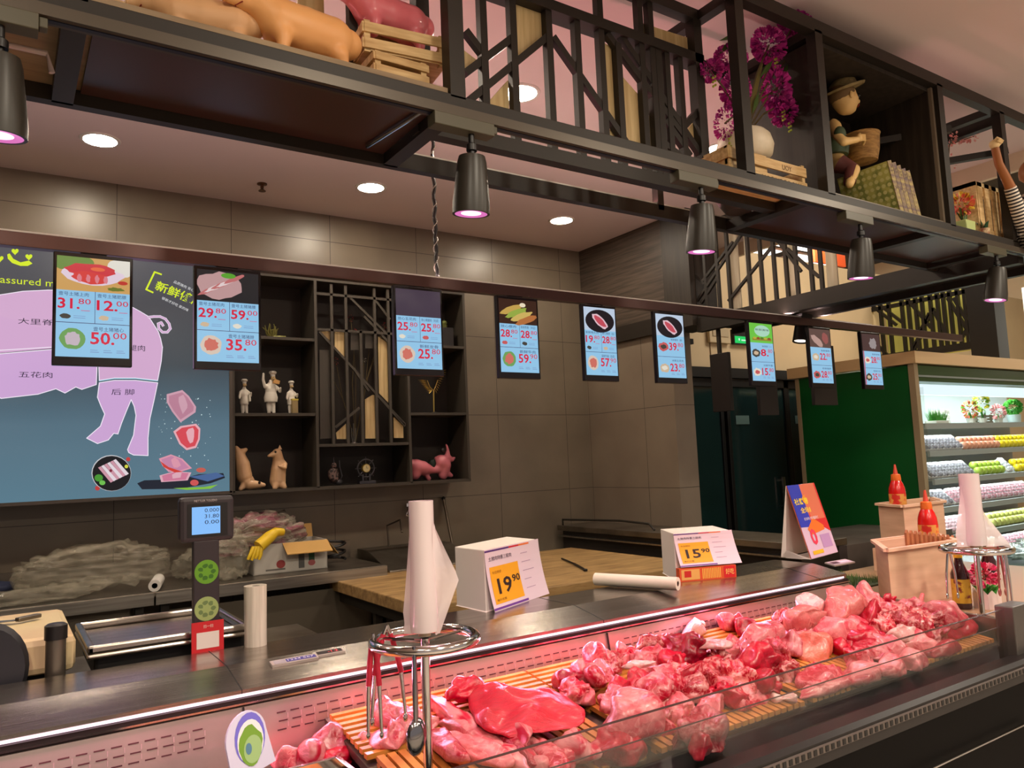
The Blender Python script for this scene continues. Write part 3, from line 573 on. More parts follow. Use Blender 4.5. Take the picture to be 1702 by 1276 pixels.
# four dark screens facing the other way along the side frame
for j, (y0, y1, zb, lab) in enumerate([(4.12, 4.28, 1.80, 'black back of a hanging screen beside the wall end'), (3.51, 3.67, 1.78, 'black back of a hanging screen in front of the cold room door')]):
    t = thing('hanging_screen', lab, 'price screen', (4.12, (y0+y1)/2, zb), group='dark hanging screens seen from behind')
    MB().box(4.10, y0, zb, 4.13, y1, zb+.40).build('casing', mat('screen_back_plastic', (30, 24, 22), .4), t, bevel=.002)
    MB().box(4.105, (y0+y1)/2-.012, zb+.40, 4.125, (y0+y1)/2+.012, 2.35).build('hanging_rod', BLK, t)
for x0, x1, yb, lab in ((1262, 1292, 690, 'black back of a hanging screen behind the green picture screen'), (1352, 1390, 673, 'dark brown back of a hanging screen below the 22.80 screen')):
    a_, b_ = aY(x0, yb, 3.09), aY(x1, yb, 3.09); t = thing('hanging_screen', lab, 'price screen', ((a_.x+b_.x)/2, 3.09, a_.z), group='dark hanging screens seen from behind')
    MB().box(a_.x, 3.075, a_.z, b_.x, 3.10, a_.z+.40).build('casing', mat('screen_back_plastic', (30, 24, 22), .4), t, bevel=.002); xm_ = (a_.x+b_.x)/2
    MB().box(xm_-.012, 3.08, a_.z+.40, xm_+.012, 3.095, 2.30).box(xm_-.012, 3.03, 2.29, xm_+.012, 3.095, 2.305).build('hanging_rod', BLK, t)
# ================================================================ notice box and exit sign on the cream wall
ex = thing('exit_sign', 'small lit green emergency exit sign on the cream wall', 'exit sign', aY(1233, 560, 4.74))
MB().box(-.11, 0, -.07, .11, .035, .07).build('housing', BLK2, ex, world=False)
pg = Pic(ex.location+V((-.10, -.001, -.06)), (1, 0, 0), (0, 0, 1), .2, .12); pg.rect(0, 0, 1, .55, glow((30, 190, 90), 1.2), 1); pg.ell(.3, .3, .05, .1, glow((220, 255, 230)), 2); pg.rect(.45, .2, .8, .3, glow((220, 255, 230)), 2); pg.build('lit_face', ex)
nb = thing('emergency_light_box', 'pale twin emergency lamp box beside the green exit sign', 'emergency light', aY(1198, 552, 4.74))
MB().box(-.15, 0, -.10, .13, .035, .08).build('housing', mat('pale_box', (206, 186, 150), .5), nb, world=False, bevel=.006)
MB().box(-.11, -.006, -.04, .10, 0, .03).build('label_plate', mat('pale_plate', (190, 172, 140), .5), nb, world=False); MB().ball((.06, -.01, .095), .028).ball((.11, -.01, .085), .024).build('lamp_head', WHITEP, nb, world=False, smooth=True)
# ================================================================ refrigerated meat case
CX0, CX1 = -1.4, 2.98
mc = thing('meat_display_case', 'long refrigerated steel meat display case with a black front', 'display case', (.8, 1.7, 0))
def K(nm, mb, m=STEEL, **k): return mb.build(nm, m, mc, **k)
STS = mat('steel_ledge', (186, 178, 170), .24, metal=1, rgb2=(164, 156, 148), nscale=4, stretch=(.3, 9, 9), bump=.05, bscale=30)
K('ledge_top', MB().prism([(2.36, .985), (2.36, 1.0), (2.155, 1.0), (2.0, .972), (2.0, .955), (2.15, .985)], 'x', CX0, CX1), STS)
for x in (.5, 1.65, 2.8): K('seam', MB().prism([(2.362, .99), (2.362, 1.0006), (2.155, 1.0006), (1.9995, .9726), (1.9995, .955), (2.1, .97)], 'x', x-.0012, x+.0012), BLK2)
K('rear_panel', MB().box(CX0, 2.30, .1, CX1, 2.36, .985), STEELD)
K('strip_lamp', MB().box(CX0+.01, 1.998, .9555, CX1-.02, 2.012, .9625), em('pink_strip_light', (255, 216, 228), 1.7))
K('glass_channel', MB().box(CX0, 1.994, .934, CX1, 2.03, .9525), mat('dark_channel', (52, 40, 42), .3, metal=.5))
K('channel_lip', MB().box(CX0, 1.985, .940, CX1, 1.9938, .9445), CHROME)
WELL = mat('well_steel', (196, 178, 172), .36, metal=.85, rgb2=(182, 166, 160), nscale=5)
K('rear_air_panel', MB().prism([(1.99, .934), (2.01, .934), (1.98, .70), (1.955, .70)], 'x', CX0, CX1), WELL)
sl = MB()
def wallY(z): return 1.955+(z-.70)*(.035/.234)-.0012
for x0, x1 in ((CX0+.05, .42), (.58, 1.58), (1.72, 2.75)):
    n = int((x1-x0)/.034)
    for r, z in enumerate((.905, .885, .865)):
        for i in range(n):
            x = x0+i*.034+(0 if r != 1 else .004); sl.prism([(wallY(z), z-.0016), (wallY(z+.003), z+.0016), (wallY(z)+.003, z)], 'x', x, x+.022)
        for i in range(n):
            x = x0+i*.034+.026
            if r < 2: sl.prism([(wallY(z-.015), z-.016), (wallY(z-.004), z-.004), (wallY(z-.01)+.003, z-.01)], 'x', x, x+.002, 1)
so = K('air_slots', sl, [mat('slot_dark', (70, 34, 40), .6), mat('slot_edge', (214, 190, 190), .3, metal=.6)]); so['kind'] = 'stuff'
for x in (.5, 1.65): K('panel_joint', MB().prism([(1.988, .934), (1.96, .75), (1.953, .75), (1.984, .934)], 'x', x-.002, x+.002), BLK2)
K('well_floor', MB().prism([(1.98, .868), (1.40, .785), (1.40, .765), (1.98, .85)], 'x', .70, CX1), STEELD)
K('well_floor', MB().box(CX0, 1.36, .73, .70, 1.98, .745), STEELD)
DK = mat('black_gloss', (6, 5, 5), .55, spec=.08); DK2 = mat('dark_bumper', (34, 30, 30), .35, metal=.2)
K('front_bumper', MB().prism([(1.40, .745), (1.40, .79), (1.30, .775), (1.29, .80), (1.235, .805), (1.22, .797), (1.22, .745)], 'x', CX0, CX1), DK2)
vt = MB()
vt.prism([(1.214, .772), (1.214, .789), (1.22, .79), (1.22, .77)], 'x', CX0, CX1, 0)
for i in range(190): x = CX0+.01+i*.023; vt.box(x, 1.2125, .774, x+.012, 1.214, .787, 1)
vo = K('vent_grille', vt, [mat('vent_metal', (104, 94, 88), .4, metal=.4), BLK2])
K('front_panel', MB().prism([(1.22, .77), (1.24, .60), (1.30, .12), (1.36, .12), (1.36, .77)], 'x', CX0, CX1), DK)
K('reflection_streak', MB().tube([(1.9, 1.222, .62), (2.7, 1.222, .62)], .004), CHROME)  # thin chrome rod standing in for a light streak reflected in the black front
K('base_plinth', MB().box(CX0+.05, 1.36, 0, CX1-.05, 2.28, .12), BLK2)
K('end_wall', MB().prism([(1.22, .1), (1.22, .80), (1.30, .86), (1.97, .90), (2.36, .985), (2.36, .1)], 'x', CX1, CX1+.02), STEELD)
GLS = bpy.data.materials.new('front_glass'); GLS.use_nodes = True; nt = GLS.node_tree; nt.nodes.clear()
ou = nt.nodes.new('ShaderNodeOutputMaterial'); mx = nt.nodes.new('ShaderNodeMixShader'); tp = nt.nodes.new('ShaderNodeBsdfTransparent'); gl = nt.nodes.new('ShaderNodeBsdfGlossy'); fr = nt.nodes.new('ShaderNodeLayerWeight'); gl.inputs['Roughness'].default_value = .03
pw = nt.nodes.new('ShaderNodeMath'); pw.operation = 'POWER'; pw.inputs[1].default_value = 4; nt.links.new(fr.outputs['Facing'], pw.inputs[0]); ad = nt.nodes.new('ShaderNodeMath'); ad.operation = 'MULTIPLY_ADD'; ad.inputs[1].default_value = .35; ad.inputs[2].default_value = .04; nt.links.new(pw.outputs[0], ad.inputs[0])
tp.inputs[0].default_value = (.93, .94, .93, 1); nt.links.new(ad.outputs[0], mx.inputs[0]); nt.links.new(tp.outputs[0], mx.inputs[1]); nt.links.new(gl.outputs[0], mx.inputs[2]); nt.links.new(mx.outputs[0], ou.inputs[0])
K('front_glass', MB().box(CX0, 1.297, .79, 2.78, 1.303, .945), GLS)
K('front_glass', MB().box(CX0, 1.310, .79, 2.78, 1.313, .888), GLS)
K('glass_edge', MB().box(CX0, 1.2965, .9445, 2.78, 1.3035, .9465), mat('glass_rim', (70, 44, 44), .2))
K('glass_edge', MB().box(CX0, 1.3095, .8875, 2.78, 1.3135, .889), mat('glass_rim', (70, 44, 44), .2))
K('end_post', MB().box(2.785, 1.27, .78, 2.90, 1.33, .955), mat('post_metal', (110, 104, 100), .35, metal=.7), bevel=.004)
# slatted bamboo mats
BAM = mat('bamboo', (206, 136, 62), .45, rgb2=(182, 110, 44), nscale=4, stretch=(3, 3, 3), coat=.15)
def dz(y): return .785+(y-1.40)*(.083/.58)
def mat_back(x0, x1, label):
    t = thing('bamboo_mat', label, 'mat', ((x0+x1)/2, 1.83, dz(1.83)), group='slatted bamboo mats in the meat case')
    m = MB()
    for i in range(9):
        y = 1.715+i*.0275; m.box(x0, y, dz(y)+.010, x1, y+.019, dz(y)+.022)
    m.build('slats', BAM, t)
    b = MB()
    for f in (.06, .5, .94): x = x0+(x1-x0)*f; b.prism([(1.71, dz(1.71)), (1.96, dz(1.96)), (1.96, dz(1.96)+.010), (1.71, dz(1.71)+.010)], 'x', x-.009, x+.009)
    b.build('battens', BAM, t); return t
def mat_front(x0, x1, label):
    t = thing('bamboo_mat', label, 'mat', ((x0+x1)/2, 1.55, dz(1.55)), group='slatted bamboo mats in the meat case')
    m = MB(); n = int((x1-x0)/.0262)
    for i in range(n):
        x = x0+i*.0262; m.prism([(1.41, dz(1.41)+.010), (1.70, dz(1.70)+.010), (1.70, dz(1.70)+.022), (1.41, dz(1.41)+.022)], 'x', x, x+.0185)
    m.build('slats', BAM, t)
    b = MB()
    for y in (1.43, 1.55, 1.68): b.box(x0, y, dz(y), x1-.008, y+.018, dz(y)+.010)
    b.build('battens', BAM, t); return t
XB = [.70, 1.30, 1.88, 2.42, 2.96]
for i in range(4):
    w = ['at the left end, under the belly strips', 'second from left, under the flat slab', 'third from left, under the rib bones', 'at the right end, under the hock heap'][i]
    mat_back(XB[i]+.004, XB[i+1]-.004, 'bamboo mat with lengthwise slats '+w); mat_front(XB[i]+.02, XB[i+1]-.004, 'bamboo mat with crosswise slats along the glass '+w.replace('at the ', '')[:0]+['below belly strips', 'below flat slab', 'below rib bones', 'below hock heap'][i])
# control displays on the ledge
def ledge(x, y): # point on the sloping front of the ledge
    d = ray(x, y); # plane through (2.155,1.0)-(2.0,.972)
    n = V((0, -.028, .155)).normalized(); p0 = V((0, 2.155, 1.0)); t = (p0-EYE).dot(n)/d.dot(n); return EYE+d*t
su_ = V((1, 0, 0)); sv_ = V((0, .155, .028)).normalized()
def ctrl(nm, label, p, w, h, lit):
    t = thing(nm, label, 'thermometer display', p)
    n = su_.cross(sv_)
    m = MB(); P0 = [p-su_*w/2-sv_*h/2, p+su_*w/2-sv_*h/2, p+su_*w/2+sv_*h/2, p-su_*w/2+sv_*h/2]
    m.add(P0+[a+n*.006 for a in P0], [(0, 1, 2, 3), (4, 5, 6, 7), (0, 1, 5, 4), (1, 2, 6, 5), (2, 3, 7, 6), (3, 0, 4, 7)]); m.build('bezel', mat('bezel_grey', (186, 176, 168), .35, metal=.5), t)
    pc = Pic(P0[0]+n*.0063, su_, sv_, w, h)
    if lit == 0: pc.rect(.06, .12, .30, .88, flat((150, 146, 150)), 1); pc.rect(.32, .2, .97, .8, flat((60, 56, 130)), 1); pc.text('1234 567', .36, .38, .3, flat((220, 215, 230)), 2, wmax=(.56,))
    elif lit == 1: pc.rect(.08, .15, .92, .85, flat((24, 16, 18)), 1); pc.text('-1.2', .45, .3, .42, glow((255, 40, 60), 1.5), 2, wmax=(.34,))
    else: pc.rect(.05, .12, .95, .88, flat((180, 160, 176)), 1); pc.rect(.08, .25, .42, .75, flat((70, 40, 52)), 2); pc.rect(.46, .35, .9, .65, flat((214, 196, 214)), 2)
    pc.build('face', t)
ctrl('label_plate', 'blue and white label strip on the ledge left of the red display', ledge(489, 1099), .125, .03, 0)
ctrl('thermometer_display', 'small dark display with red digits set in the steel ledge', ledge(547, 1086), .085, .028, 1)
ctrl('thermometer_display', 'pinkish grey control display at the right end of the ledge', ledge(1396, 936), .15, .05, 2)
# ================================================================ worktops behind
bc = thing('rear_worktop', 'long stainless steel worktop along the back wall', 'worktop', (.2, 4.7, 0))
MB().box(-1.6, 4.38, .885, 1.95, 4.98, .91).build('top', STEELD, bc, bevel=.003)
MB().box(-1.6, 4.375, .845, .66, 4.392, .905).box(.67, 4.375, .845, 1.95, 4.392, .905).build('front_apron', STEEL, bc)
MB().box(-1.6, 4.965, .91, 1.95, 4.985, 1.02).build('splash_lip', STEELD, bc)
for x in (-1.2, .60, .72, 1.90): MB().box(x-.02, 4.42, 0, x+.02, 4.46, .885).build('leg', BLK, bc)
MB().box(-1.6, 4.45, .10, 1.93, 4.95, .12).build('lower_shelf', STEELD, bc); MB().box(-1.6, 4.46, .55, .56, 4.47, .84).box(.75, 4.46, .12, 1.88, 4.47, .80).build('cabinet_front', mat('dull_steel', (104, 96, 84), .4, metal=.6), bc)
# second low steel front in front (sink unit behind the scale)
sk_ = thing('low_steel_cabinet', 'low stainless steel cabinet standing behind the scale', 'cabinet', (.75, 3.4, 0))
MB().box(-.9, 3.2, .02, 1.2, 3.8, .735).build('body', mat('dull_steel', (104, 96, 84), .4, metal=.6), sk_); MB().box(-.92, 3.18, .735, 1.22, 3.82, .755).build('top', STEELD, sk_, bevel=.002)
MB().box(.30, 3.165, .68, .42, 3.18, .70).build('handle', BLK2, sk_)
# butcher table with a thick wooden board
bt = thing('butcher_table', 'dark steel framed table under the big chopping board', 'table', (2.6, 3.9, 0))
MB().box(1.68, 3.33, .72, 3.5, 4.55, .785).build('frame_top', BLK, bt)
for x, y in ((1.72, 3.37), (3.44, 3.37), (1.72, 4.5), (3.44, 4.5), (1.72, 4.0)): MB().box(x-.02, y-.02, 0, x+.02, y+.02, .72).build('leg', BLK, bt)
cb = MB().box(1.64, 3.28, .786, 3.52, 4.6, .85).build('chopping_board', mat('chopping_wood', (176, 142, 92), .55, rgb2=(128, 98, 60), nscale=5, stretch=(1, 5, 5), bump=.25, bscale=14, lo=.3, hi=.7, det=8), bevel=.006); tag(cb, 'large worn wooden chopping board on the dark table', 'chopping board')
kp = [aZ(934, 928, .858), aZ(955, 937, .858), aZ(973, 947, .858)]
st = thing('sharpening_steel', 'dark sharpening steel rod lying on the chopping board', 'sharpening steel', kp[1])
MB().tube([kp[0], kp[1]], .006, 8).tube([kp[1], kp[2]], .0075, 8).build('rod', BLK2, st, smooth=True); MB().lathe([(.009, -.007), (.013, -.004), (.013, .004), (.009, .007)], c=tuple(kp[2]), seg=12).build('end_ring', BLK2, st, smooth=True)
# counter along the right wall
rc = thing('side_worktop', 'steel worktop cabinet along the side wall', 'worktop', (3.9, 4.0, 0))
MB().box(3.70, 2.75, .10, 4.05, 4.93, .945).build('body', mat('dull_steel_dark', (60, 54, 50), .4, metal=.5), rc); MB().box(3.66, 2.7, .945, 4.06, 4.95, .985).build('top', STEELD, rc, bevel=.004)
MB().box(3.655, 2.72, .90, 3.70, 4.94, .91).build('edge_rail', STEEL, rc); MB().tube([(3.68, 4.9, .985), (3.68, 4.9, 1.03), (3.75, 4.3, 1.04), (3.75, 4.0, 1.03), (3.75, 3.95, .99)], .008).build('top_tube', BLK, rc, smooth=True)
MB().box(3.72, 2.8, 0, 4.03, 4.9, .10).build('plinth', BLK2, rc); MB().tube([(3.64, 3.6, .80), (3.64, 3.6, .86)], .01).build('knob', CHROME, rc)
tk = MB().box(4.35, 2.9, 0, 5.6, 3.6, .90).build('far_worktop', mat('far_steel', (128, 112, 108), .35, metal=.7, rgb2=(96, 84, 82), nscale=3)); tag(tk, 'low reflective steel worktop seen behind the price tag and tent card', 'worktop')
# steel box on rear worktop right and dark crate
bx = thing('steel_sink_lid', 'grey steel sink cover box at the right end of rear worktop', 'sink', (2.3, 4.75, .80))
MB().box(1.97, 4.45, .02, 2.62, 4.97, .80).build('cabinet', mat('dull_steel_dark', (60, 54, 50), .4, metal=.5), bx)
MB().prism([(4.45, .80), (4.45, .86), (4.80, .96), (4.97, .96), (4.97, .80)], 'x', 2.0, 2.62).build('sloped_cover', STEELD, bx, bevel=.004); MB().box(1.99, 4.44, .80, 2.63, 4.452, .83).build('front_lip', STEEL, bx)
MB().tube([(2.2, 4.9, .96), (2.2, 4.92, 1.10), (2.24, 4.8, 1.14), (2.23, 4.75, 1.06)], .007).build('tap', mat('tap_grey', (90, 80, 70), .4, metal=.7), bx, smooth=True)
rod = aY(737, 828, 4.97); rod2 = aY(752, 905, 4.90)
MBr = thing('steel_rod', 'thin steel rod leaning against the back wall', 'rod', rod2); MB().tube([rod, rod2], .011, 8).build('rod', mat('rod_metal', (120, 110, 96), .4, metal=.8), MBr, smooth=True)
MB().ball(tuple(rod), .014).build('end_cap', BLK2, MBr, smooth=True)
hk = thing('wall_hook', 'small metal hook on the wall behind the large bag roll', 'hook', aY(677, 852, 4.97)); MB().tube([aY(679, 842, 4.97), aY(677, 850, 4.95), aY(675, 856, 4.95), aY(679, 858, 4.95)], .006, 8).box(*(aY(676, 842, 4.985)), *(aY(682, 836, 4.995))).build('hook_body', CHROME, hk, smooth=True)
# ================================================================ weighing scale
sc_ = thing('weighing_scale', 'black weighing scale with a steel tray, tall pole and lit display', 'scale', (.41, 2.62, .88))
TR = [(x, y) for x, y in ((.205, 2.42), (.62, 2.42), (.64, 2.45), (.66, 2.80), (.62, 2.84), (.24, 2.84), (.20, 2.80), (.19, 2.45))]
MB().box(.22, 2.44, .955, .62, 2.80, 1.02).build('base', BLK2, sc_, bevel=.01)
m = MB(); m.box(.20, 2.41, 1.015, .625, 2.83, 1.03); m.build('tray', STS, sc_, bevel=.006)
m = MB(); 
for a, b_ in (((.20, 2.41), (.625, 2.425)), ((.20, 2.815), (.625, 2.83)), ((.20, 2.41), (.22, 2.83)), ((.605, 2.41), (.625, 2.83))): m.box(a[0], a[1], 1.03, b_[0], b_[1], 1.052)
m.build('tray_rim', STS, sc_, bevel=.006)
MB().box(.30, 2.5, .755, .55, 2.75, .955).build('support_column', BLK, sc_)
MB().box(.463, 2.385, .985, .535, 2.41, 1.31).build('pole', mat('scale_body', (50, 42, 46), .45), sc_, bevel=.004)
MB().box(.425, 2.38, 1.305, .577, 2.42, 1.435).build('display_housing', mat('scale_body', (50, 42, 46), .45), sc_, bevel=.012)
ds_ = Pic((.455, 2.3785, 1.325), (1, 0, 0), (0, 0, 1), .09, .085); ds_.rect(-.1, -.06, 1.13, 1.06, BLK2, 1); ds_.rect(.03, .03, .90, .95, glow((130, 185, 245), 1.05), 2)
for r, s_ in enumerate(('0.000', '31.80', '0.00')): ds_.text(s_, .42, .76-r*.2, .13, INK, 3, wmax=(.44,))
ds_.text('METTLER TOLEDO', .1, 1.12, .07, flat((190, 180, 180)), 2, wmax=(.7,))
ds_.build('lit_display', sc_)
pd = Pic((.463, 2.3845, .985), (1, 0, 0), (0, 0, 1), .072, .325)
for cy, c_, c2_ in ((.72, (104, 160, 40), (60, 110, 30)), (.40, (160, 176, 110), (110, 130, 80))):
    pd.ell(.5, cy, .46, .105, flat(c_), 1, n=26)
    for q_ in range(7): pd.ell(.5+.25*cos(q_*.9), cy+.055*sin(q_*.9), .1, .02, flat(c2_), 2, n=8, wob=.4, seed=q_)
    pd.build('round_sticker', sc_); pd = Pic((.463, 2.3845, .985), (1, 0, 0), (0, 0, 1), .072, .325)
rd = thing('red_notice_card', 'small red upright notice card fixed low on the scale pole', 'notice card', (.499, 2.37, .978))
MB().box(.455, 2.366, .980, .542, 2.372, 1.082).build('card', flat((206, 36, 44)), rd)
rp = Pic((.455, 2.3655, .980), (1, 0, 0), (0, 0, 1), .087, .102); rp.rect(.15, .28, .85, .72, flat((236, 220, 214)), 1); rp.text('扫一扫', .36, .83, .09, flat((240, 220, 210)), 1, wmax=(.3,)); rp.text('谢谢惠顾', .25, .12, .07, flat((236, 190, 190)), 1, wmax=(.5,)); rp.build('print', rd)
# ================================================================ things on the ledge
ROLL = mat('clear_film_roll', (226, 216, 200), .35, rgb2=(206, 196, 180), nscale=10, stretch=(12, 12, .5), coat=.4)
def film_roll(nm, label, base, r, h, axis=None, group='plastic bag rolls'):
    t = thing(nm, label, 'bag roll', base, group=group)
    return t
t = film_roll('plastic_bag_roll', 'short pale plastic bag roll standing on the steel ledge', (aZ(425, 1072, 1.0)), .033, .17)
MB().lathe([(.012, .0), (.031, .0), (.032, .17), (.013, .17), (.012, .0)], seg=28, caps=False).build('film', ROLL, t, world=False, smooth=True); MB().lathe([(.0125, .002), (.0125, .168), (.010, .168), (.010, .002), (.0125, .002)], seg=16, caps=False).build('core', mat('card_core', (70, 56, 44), .6), t, world=False)
a, b_ = aZ(990, 962, 1.028), aZ(1127, 970, 1.028)
t = film_roll('plastic_bag_roll', 'long white film roll lying across the ledge beside the board', ((a+b_)/2), .02, .3); d_ = (b_-a).normalized()
pr = [(.01, 0), (.024, 0), (.024, (b_-a).length), (.01, (b_-a).length)]; T = d_.to_track_quat('Z', 'Y').to_matrix().to_4x4(); T.translation = a
MB().lathe([(r, z) for r, z in pr]+[(.01, 0)], seg=24, T=T, caps=False).build('film', mat('white_film', (222, 214, 196), .4), t, smooth=True)
MB().lathe([(.0098, .001), (.0098, (b_-a).length-.001), (.007, (b_-a).length-.001), (.007, .001), (.0098, .001)], seg=16, T=T, caps=False).build('core', mat('card_core', (70, 56, 44), .6), t)
PAP = mat('white_card', (232, 222, 214), .6)
def tagbox(label, P0, P1, P2, H, price, tilt, red):
    """box: P0 near front corner, P1 far front corner, P2 back corner of the left side"""
    t = thing('price_tag_stand', label, 'price tag', P0, group='white price tag stands on the ledge')
    P3 = P1+(P2-P0); up_ = V((0, 0, H)); ps = [P0, P1, P3, P2]
    m = MB(); m.add(ps+[p+up_ for p in ps], [(0, 1, 2, 3), (4, 5, 6, 7), (0, 1, 5, 4), (1, 2, 6, 5), (2, 3, 7, 6), (3, 0, 4, 7)]); m.build('carton', PAP, t, bevel=.003)
    u = (P1-P0).normalized(); n = u.cross(V((0, 0, 1))); w = (P1-P0).length; L = .0
    # printed sheet leaning on the front, curling forward at the foot
    sh = MB(); N = 8; base = P0+n*.002+V((0, 0, red))
    rows = []
    for i in range(N+1):
        f = i/N; z = (H-red)*(1-f)-.0; bow = tilt*f*f
        rows.append((base+V((0, 0, z))+n*bow-u*.002+u*.01*f, base+V((0, 0, z))+n*bow+u*(w*1.04)+u*.02*f))
    sh.add([p for r in rows for p in r], [(2*i, 2*i+1, 2*i+3, 2*i+2) for i in range(N)])
    sh.build('printed_sheet', flat((226, 206, 218)), t, solid=.0006)
    def pt(x, y):  # x 0..1 across, y 0..1 from top
        f = min(max(y, 0), 1)*N; i = min(int(f), N-1); g = f-i; a = rows[i][0].lerp(rows[i+1][0], g); b = rows[i][1].lerp(rows[i+1][1], g); return a.lerp(b, x)+n*.0012
    def quad(x0, y0, x1, y1, mm, k=0, steps=5):
        q = MB(); vs = []; 
        for s_ in range(steps+1):
            y = y0+(y1-y0)*s_/steps; vs += [pt(x0, y)+n*k*.0004, pt(x1, y)+n*k*.0004]
        q.add(vs, [(2*i, 2*i+1, 2*i+3, 2*i+2) for i in range(steps)]); return q
    pr_ = MB(); ms = []
    def add(q, mm):
        if mm not in ms: ms.append(mm)
        k = len(pr_.v); pr_.v += q.v; pr_.f += [tuple(k+i for i in f) for f in q.f]; pr_.m += [ms.index(mm)]*len(q.f)
    add(quad(.0, .02, .42, .05, 0), flat((84, 44, 120))); add(quad(.42, .02, .6, .05, 0), flat((200, 40, 60))); add(quad(.6, .02, .8, .05, 0), flat((230, 120, 60)))
    add(quad(.05, .30, .55, .90, 0, 1), flat((238, 168, 30))); add(quad(.0, .95, .6, .985, 0, 1), flat((110, 60, 150)))
    def tx(s_, x, y, h, w_, mm, bold=.0):
        vs, fs, x0, x1, y0, y1 = glyphs(s_, bold); hh = (H-red)
        q = MB(); q.add([pt(x+(v[0]-x0)/(x1-x0)*w_, y-(v[1]-y0)/(y1-y0)*h)+n*.0012 for v in vs], fs); add(q, mm)
    a_, b2 = price
    tx(a_, .14, .76, .26, .24, flat((44, 22, 20)), .02); tx(b2, .40, .62, .12, .14, flat((44, 22, 20)), .02)
    tx('土猪肉特惠三层肉', .05, .20, .07, .40, flat((60, 40, 70))); tx('今日特价', .08, .42, .05, .16, flat((150, 90, 20))); tx('每斤优惠', .08, .86, .04, .16, flat((120, 70, 20)))
    for r in range(5): add(quad(.62, .18+r*.15, .75+.04*(r % 3), .19+r*.15, 0, 1, 1), flat((170, 140, 170)))
    pr_.build('print', ms, t)
    if red:
        rb = MB(); w0 = P0+n*.004; rb.add([w0, w0+u*w, w0+u*w+n*.03, w0+n*.03]+[p+V((0, 0, red*1.25)) for p in (w0, w0+u*w, w0+u*w+n*.03, w0+n*.03)], [(0, 1, 2, 3), (4, 5, 6, 7), (0, 1, 5, 4), (1, 2, 6, 5), (2, 3, 7, 6), (3, 0, 4, 7)])
        return t, (w0+n*.03, u, n, w)
    return t, None
def on(x, y, z=1.0): return aZ(x, y, z)
P0 = on(808, 1017); P1 = on(894, 988); P2 = on(759, 1006)
tagbox('white box price tag stand reading 19.90 beside the large bag roll', P0, P1, P2, .205, ('19', '90'), .028, 0)
P0 = on(1124, 965); P1 = on(1217, 957); P2 = on(1102, 952)
t, (w0, u, n, w) = tagbox('white box price tag stand reading 15.90 above a red snack carton', P0, P1, P2, .185, ('15', '90'), .03, .055)
rcx = thing('red_snack_carton', 'small red and orange printed carton under the 15.90 tag', 'carton', w0-n*.012)
m = MB(); q4 = [w0-n*.03, w0+u*w-n*.03, w0+u*w, w0]; m.add(q4+[p+V((0, 0, .05)) for p in q4], [(0, 1, 2, 3), (4, 5, 6, 7), (0, 1, 5, 4), (1, 2, 6, 5), (2, 3, 7, 6), (3, 0, 4, 7)]); m.build('box', flat((214, 84, 40)), rcx)
pp_ = Pic(w0+n*.0004, u, (0, 0, 1), w, .05)
if (u.cross(V((0, 0, 1)))).dot(n) < 0: pp_.n = -pp_.n
for k in range(12): pp_.rect(.4+k*.028, .1, .412+k*.028, .9, flat((250, 206, 90)), 1)
pp_.rect(.03, .1, .35, .9, flat((226, 170, 90)), 1); pp_.rect(.78, .05, .98, .95, flat((206, 30, 34)), 1); pp_.rect(.08, .3, .2, .8, flat((196, 40, 30)), 2); pp_.text('好吃', .81, .3, .45, flat((250, 220, 120)), 2, wmax=(.15,)); pp_.build('print', rcx)
# tent card
tc_ = thing('tent_card', 'folded white tent card with a blue, red and yellow promotion print', 'tent card', on(1348, 930))
A0, A1 = on(1348, 930), on(1392, 918); B0, B1 = on(1299, 927), on(1343, 917)
A0, A1, B0, B1 = [p+V((0, 0, .003)) for p in (A0, A1, B0, B1)]
dd_ = (A0-EYE); Dn = dd_.dot(fw); hgt = 122/FL*Dn
mid0 = aZ(1319, 927, 1.0); T0 = V((mid0.x*1.0, mid0.y, 0)); T0 = (A0*.35+B0*.65); T1 = (A1*.35+B1*.65); T0.z = T1.z = 1.0+hgt
m = MB(); m.add([A0, A1, T1, T0], [(0, 1, 2, 3)]); m.build('front_leaf', flat((226, 120, 90)), tc_, solid=.002)
m = MB(); m.add([B0, B1, T1, T0], [(0, 1, 2, 3)]); m.build('back_leaf', PAP, tc_, solid=.002)
m = MB(); bb = B0.lerp(A0, .15)+V((0, 0, .002)); m.add([A0, A1, A1.lerp(B1, .85), A0.lerp(B0, .85)], [(0, 1, 2, 3)]); m.build('floor_leaf', PAP, tc_, solid=.002)
m = MB(); m.add([A0, B0, T0, B0.lerp(T0, .12).lerp(A0, .15), A0.lerp(B0, .2)], [(0, 1, 4, 3), (1, 2, 3)]); m.build('side_fold', PAP, tc_)
tu = (A1-A0); tv = (T0-A0); tp_ = Pic(A0, tu, tv, tu.length, tv.length)
if tp_.n.dot(EYE-A0) < 0: tp_.n = -tp_.n
tp_.o = tp_.o+tp_.n*.0026
tp_.v = tv.normalized(); tp_.u = tu.normalized()
tp_.rect(0, 0, 1, 1, flat((216, 190, 214)), 1); tp_.poly([(0, .42), (.5, .4), (.5, 1), (0, 1)], flat((48, 60, 190)), 2); tp_.poly([(.4, .5), (1, .3), (1, 1), (.55, 1), (.5, .7)], flat((214, 40, 44)), 3); tp_.poly([(.2, .38), (.5, .52), (.8, .4), (.8, .34), (.3, .30)], flat((236, 120, 40)), 4); tp_.ell(.52, .78, .16, .07, flat((240, 150, 50)), 4)
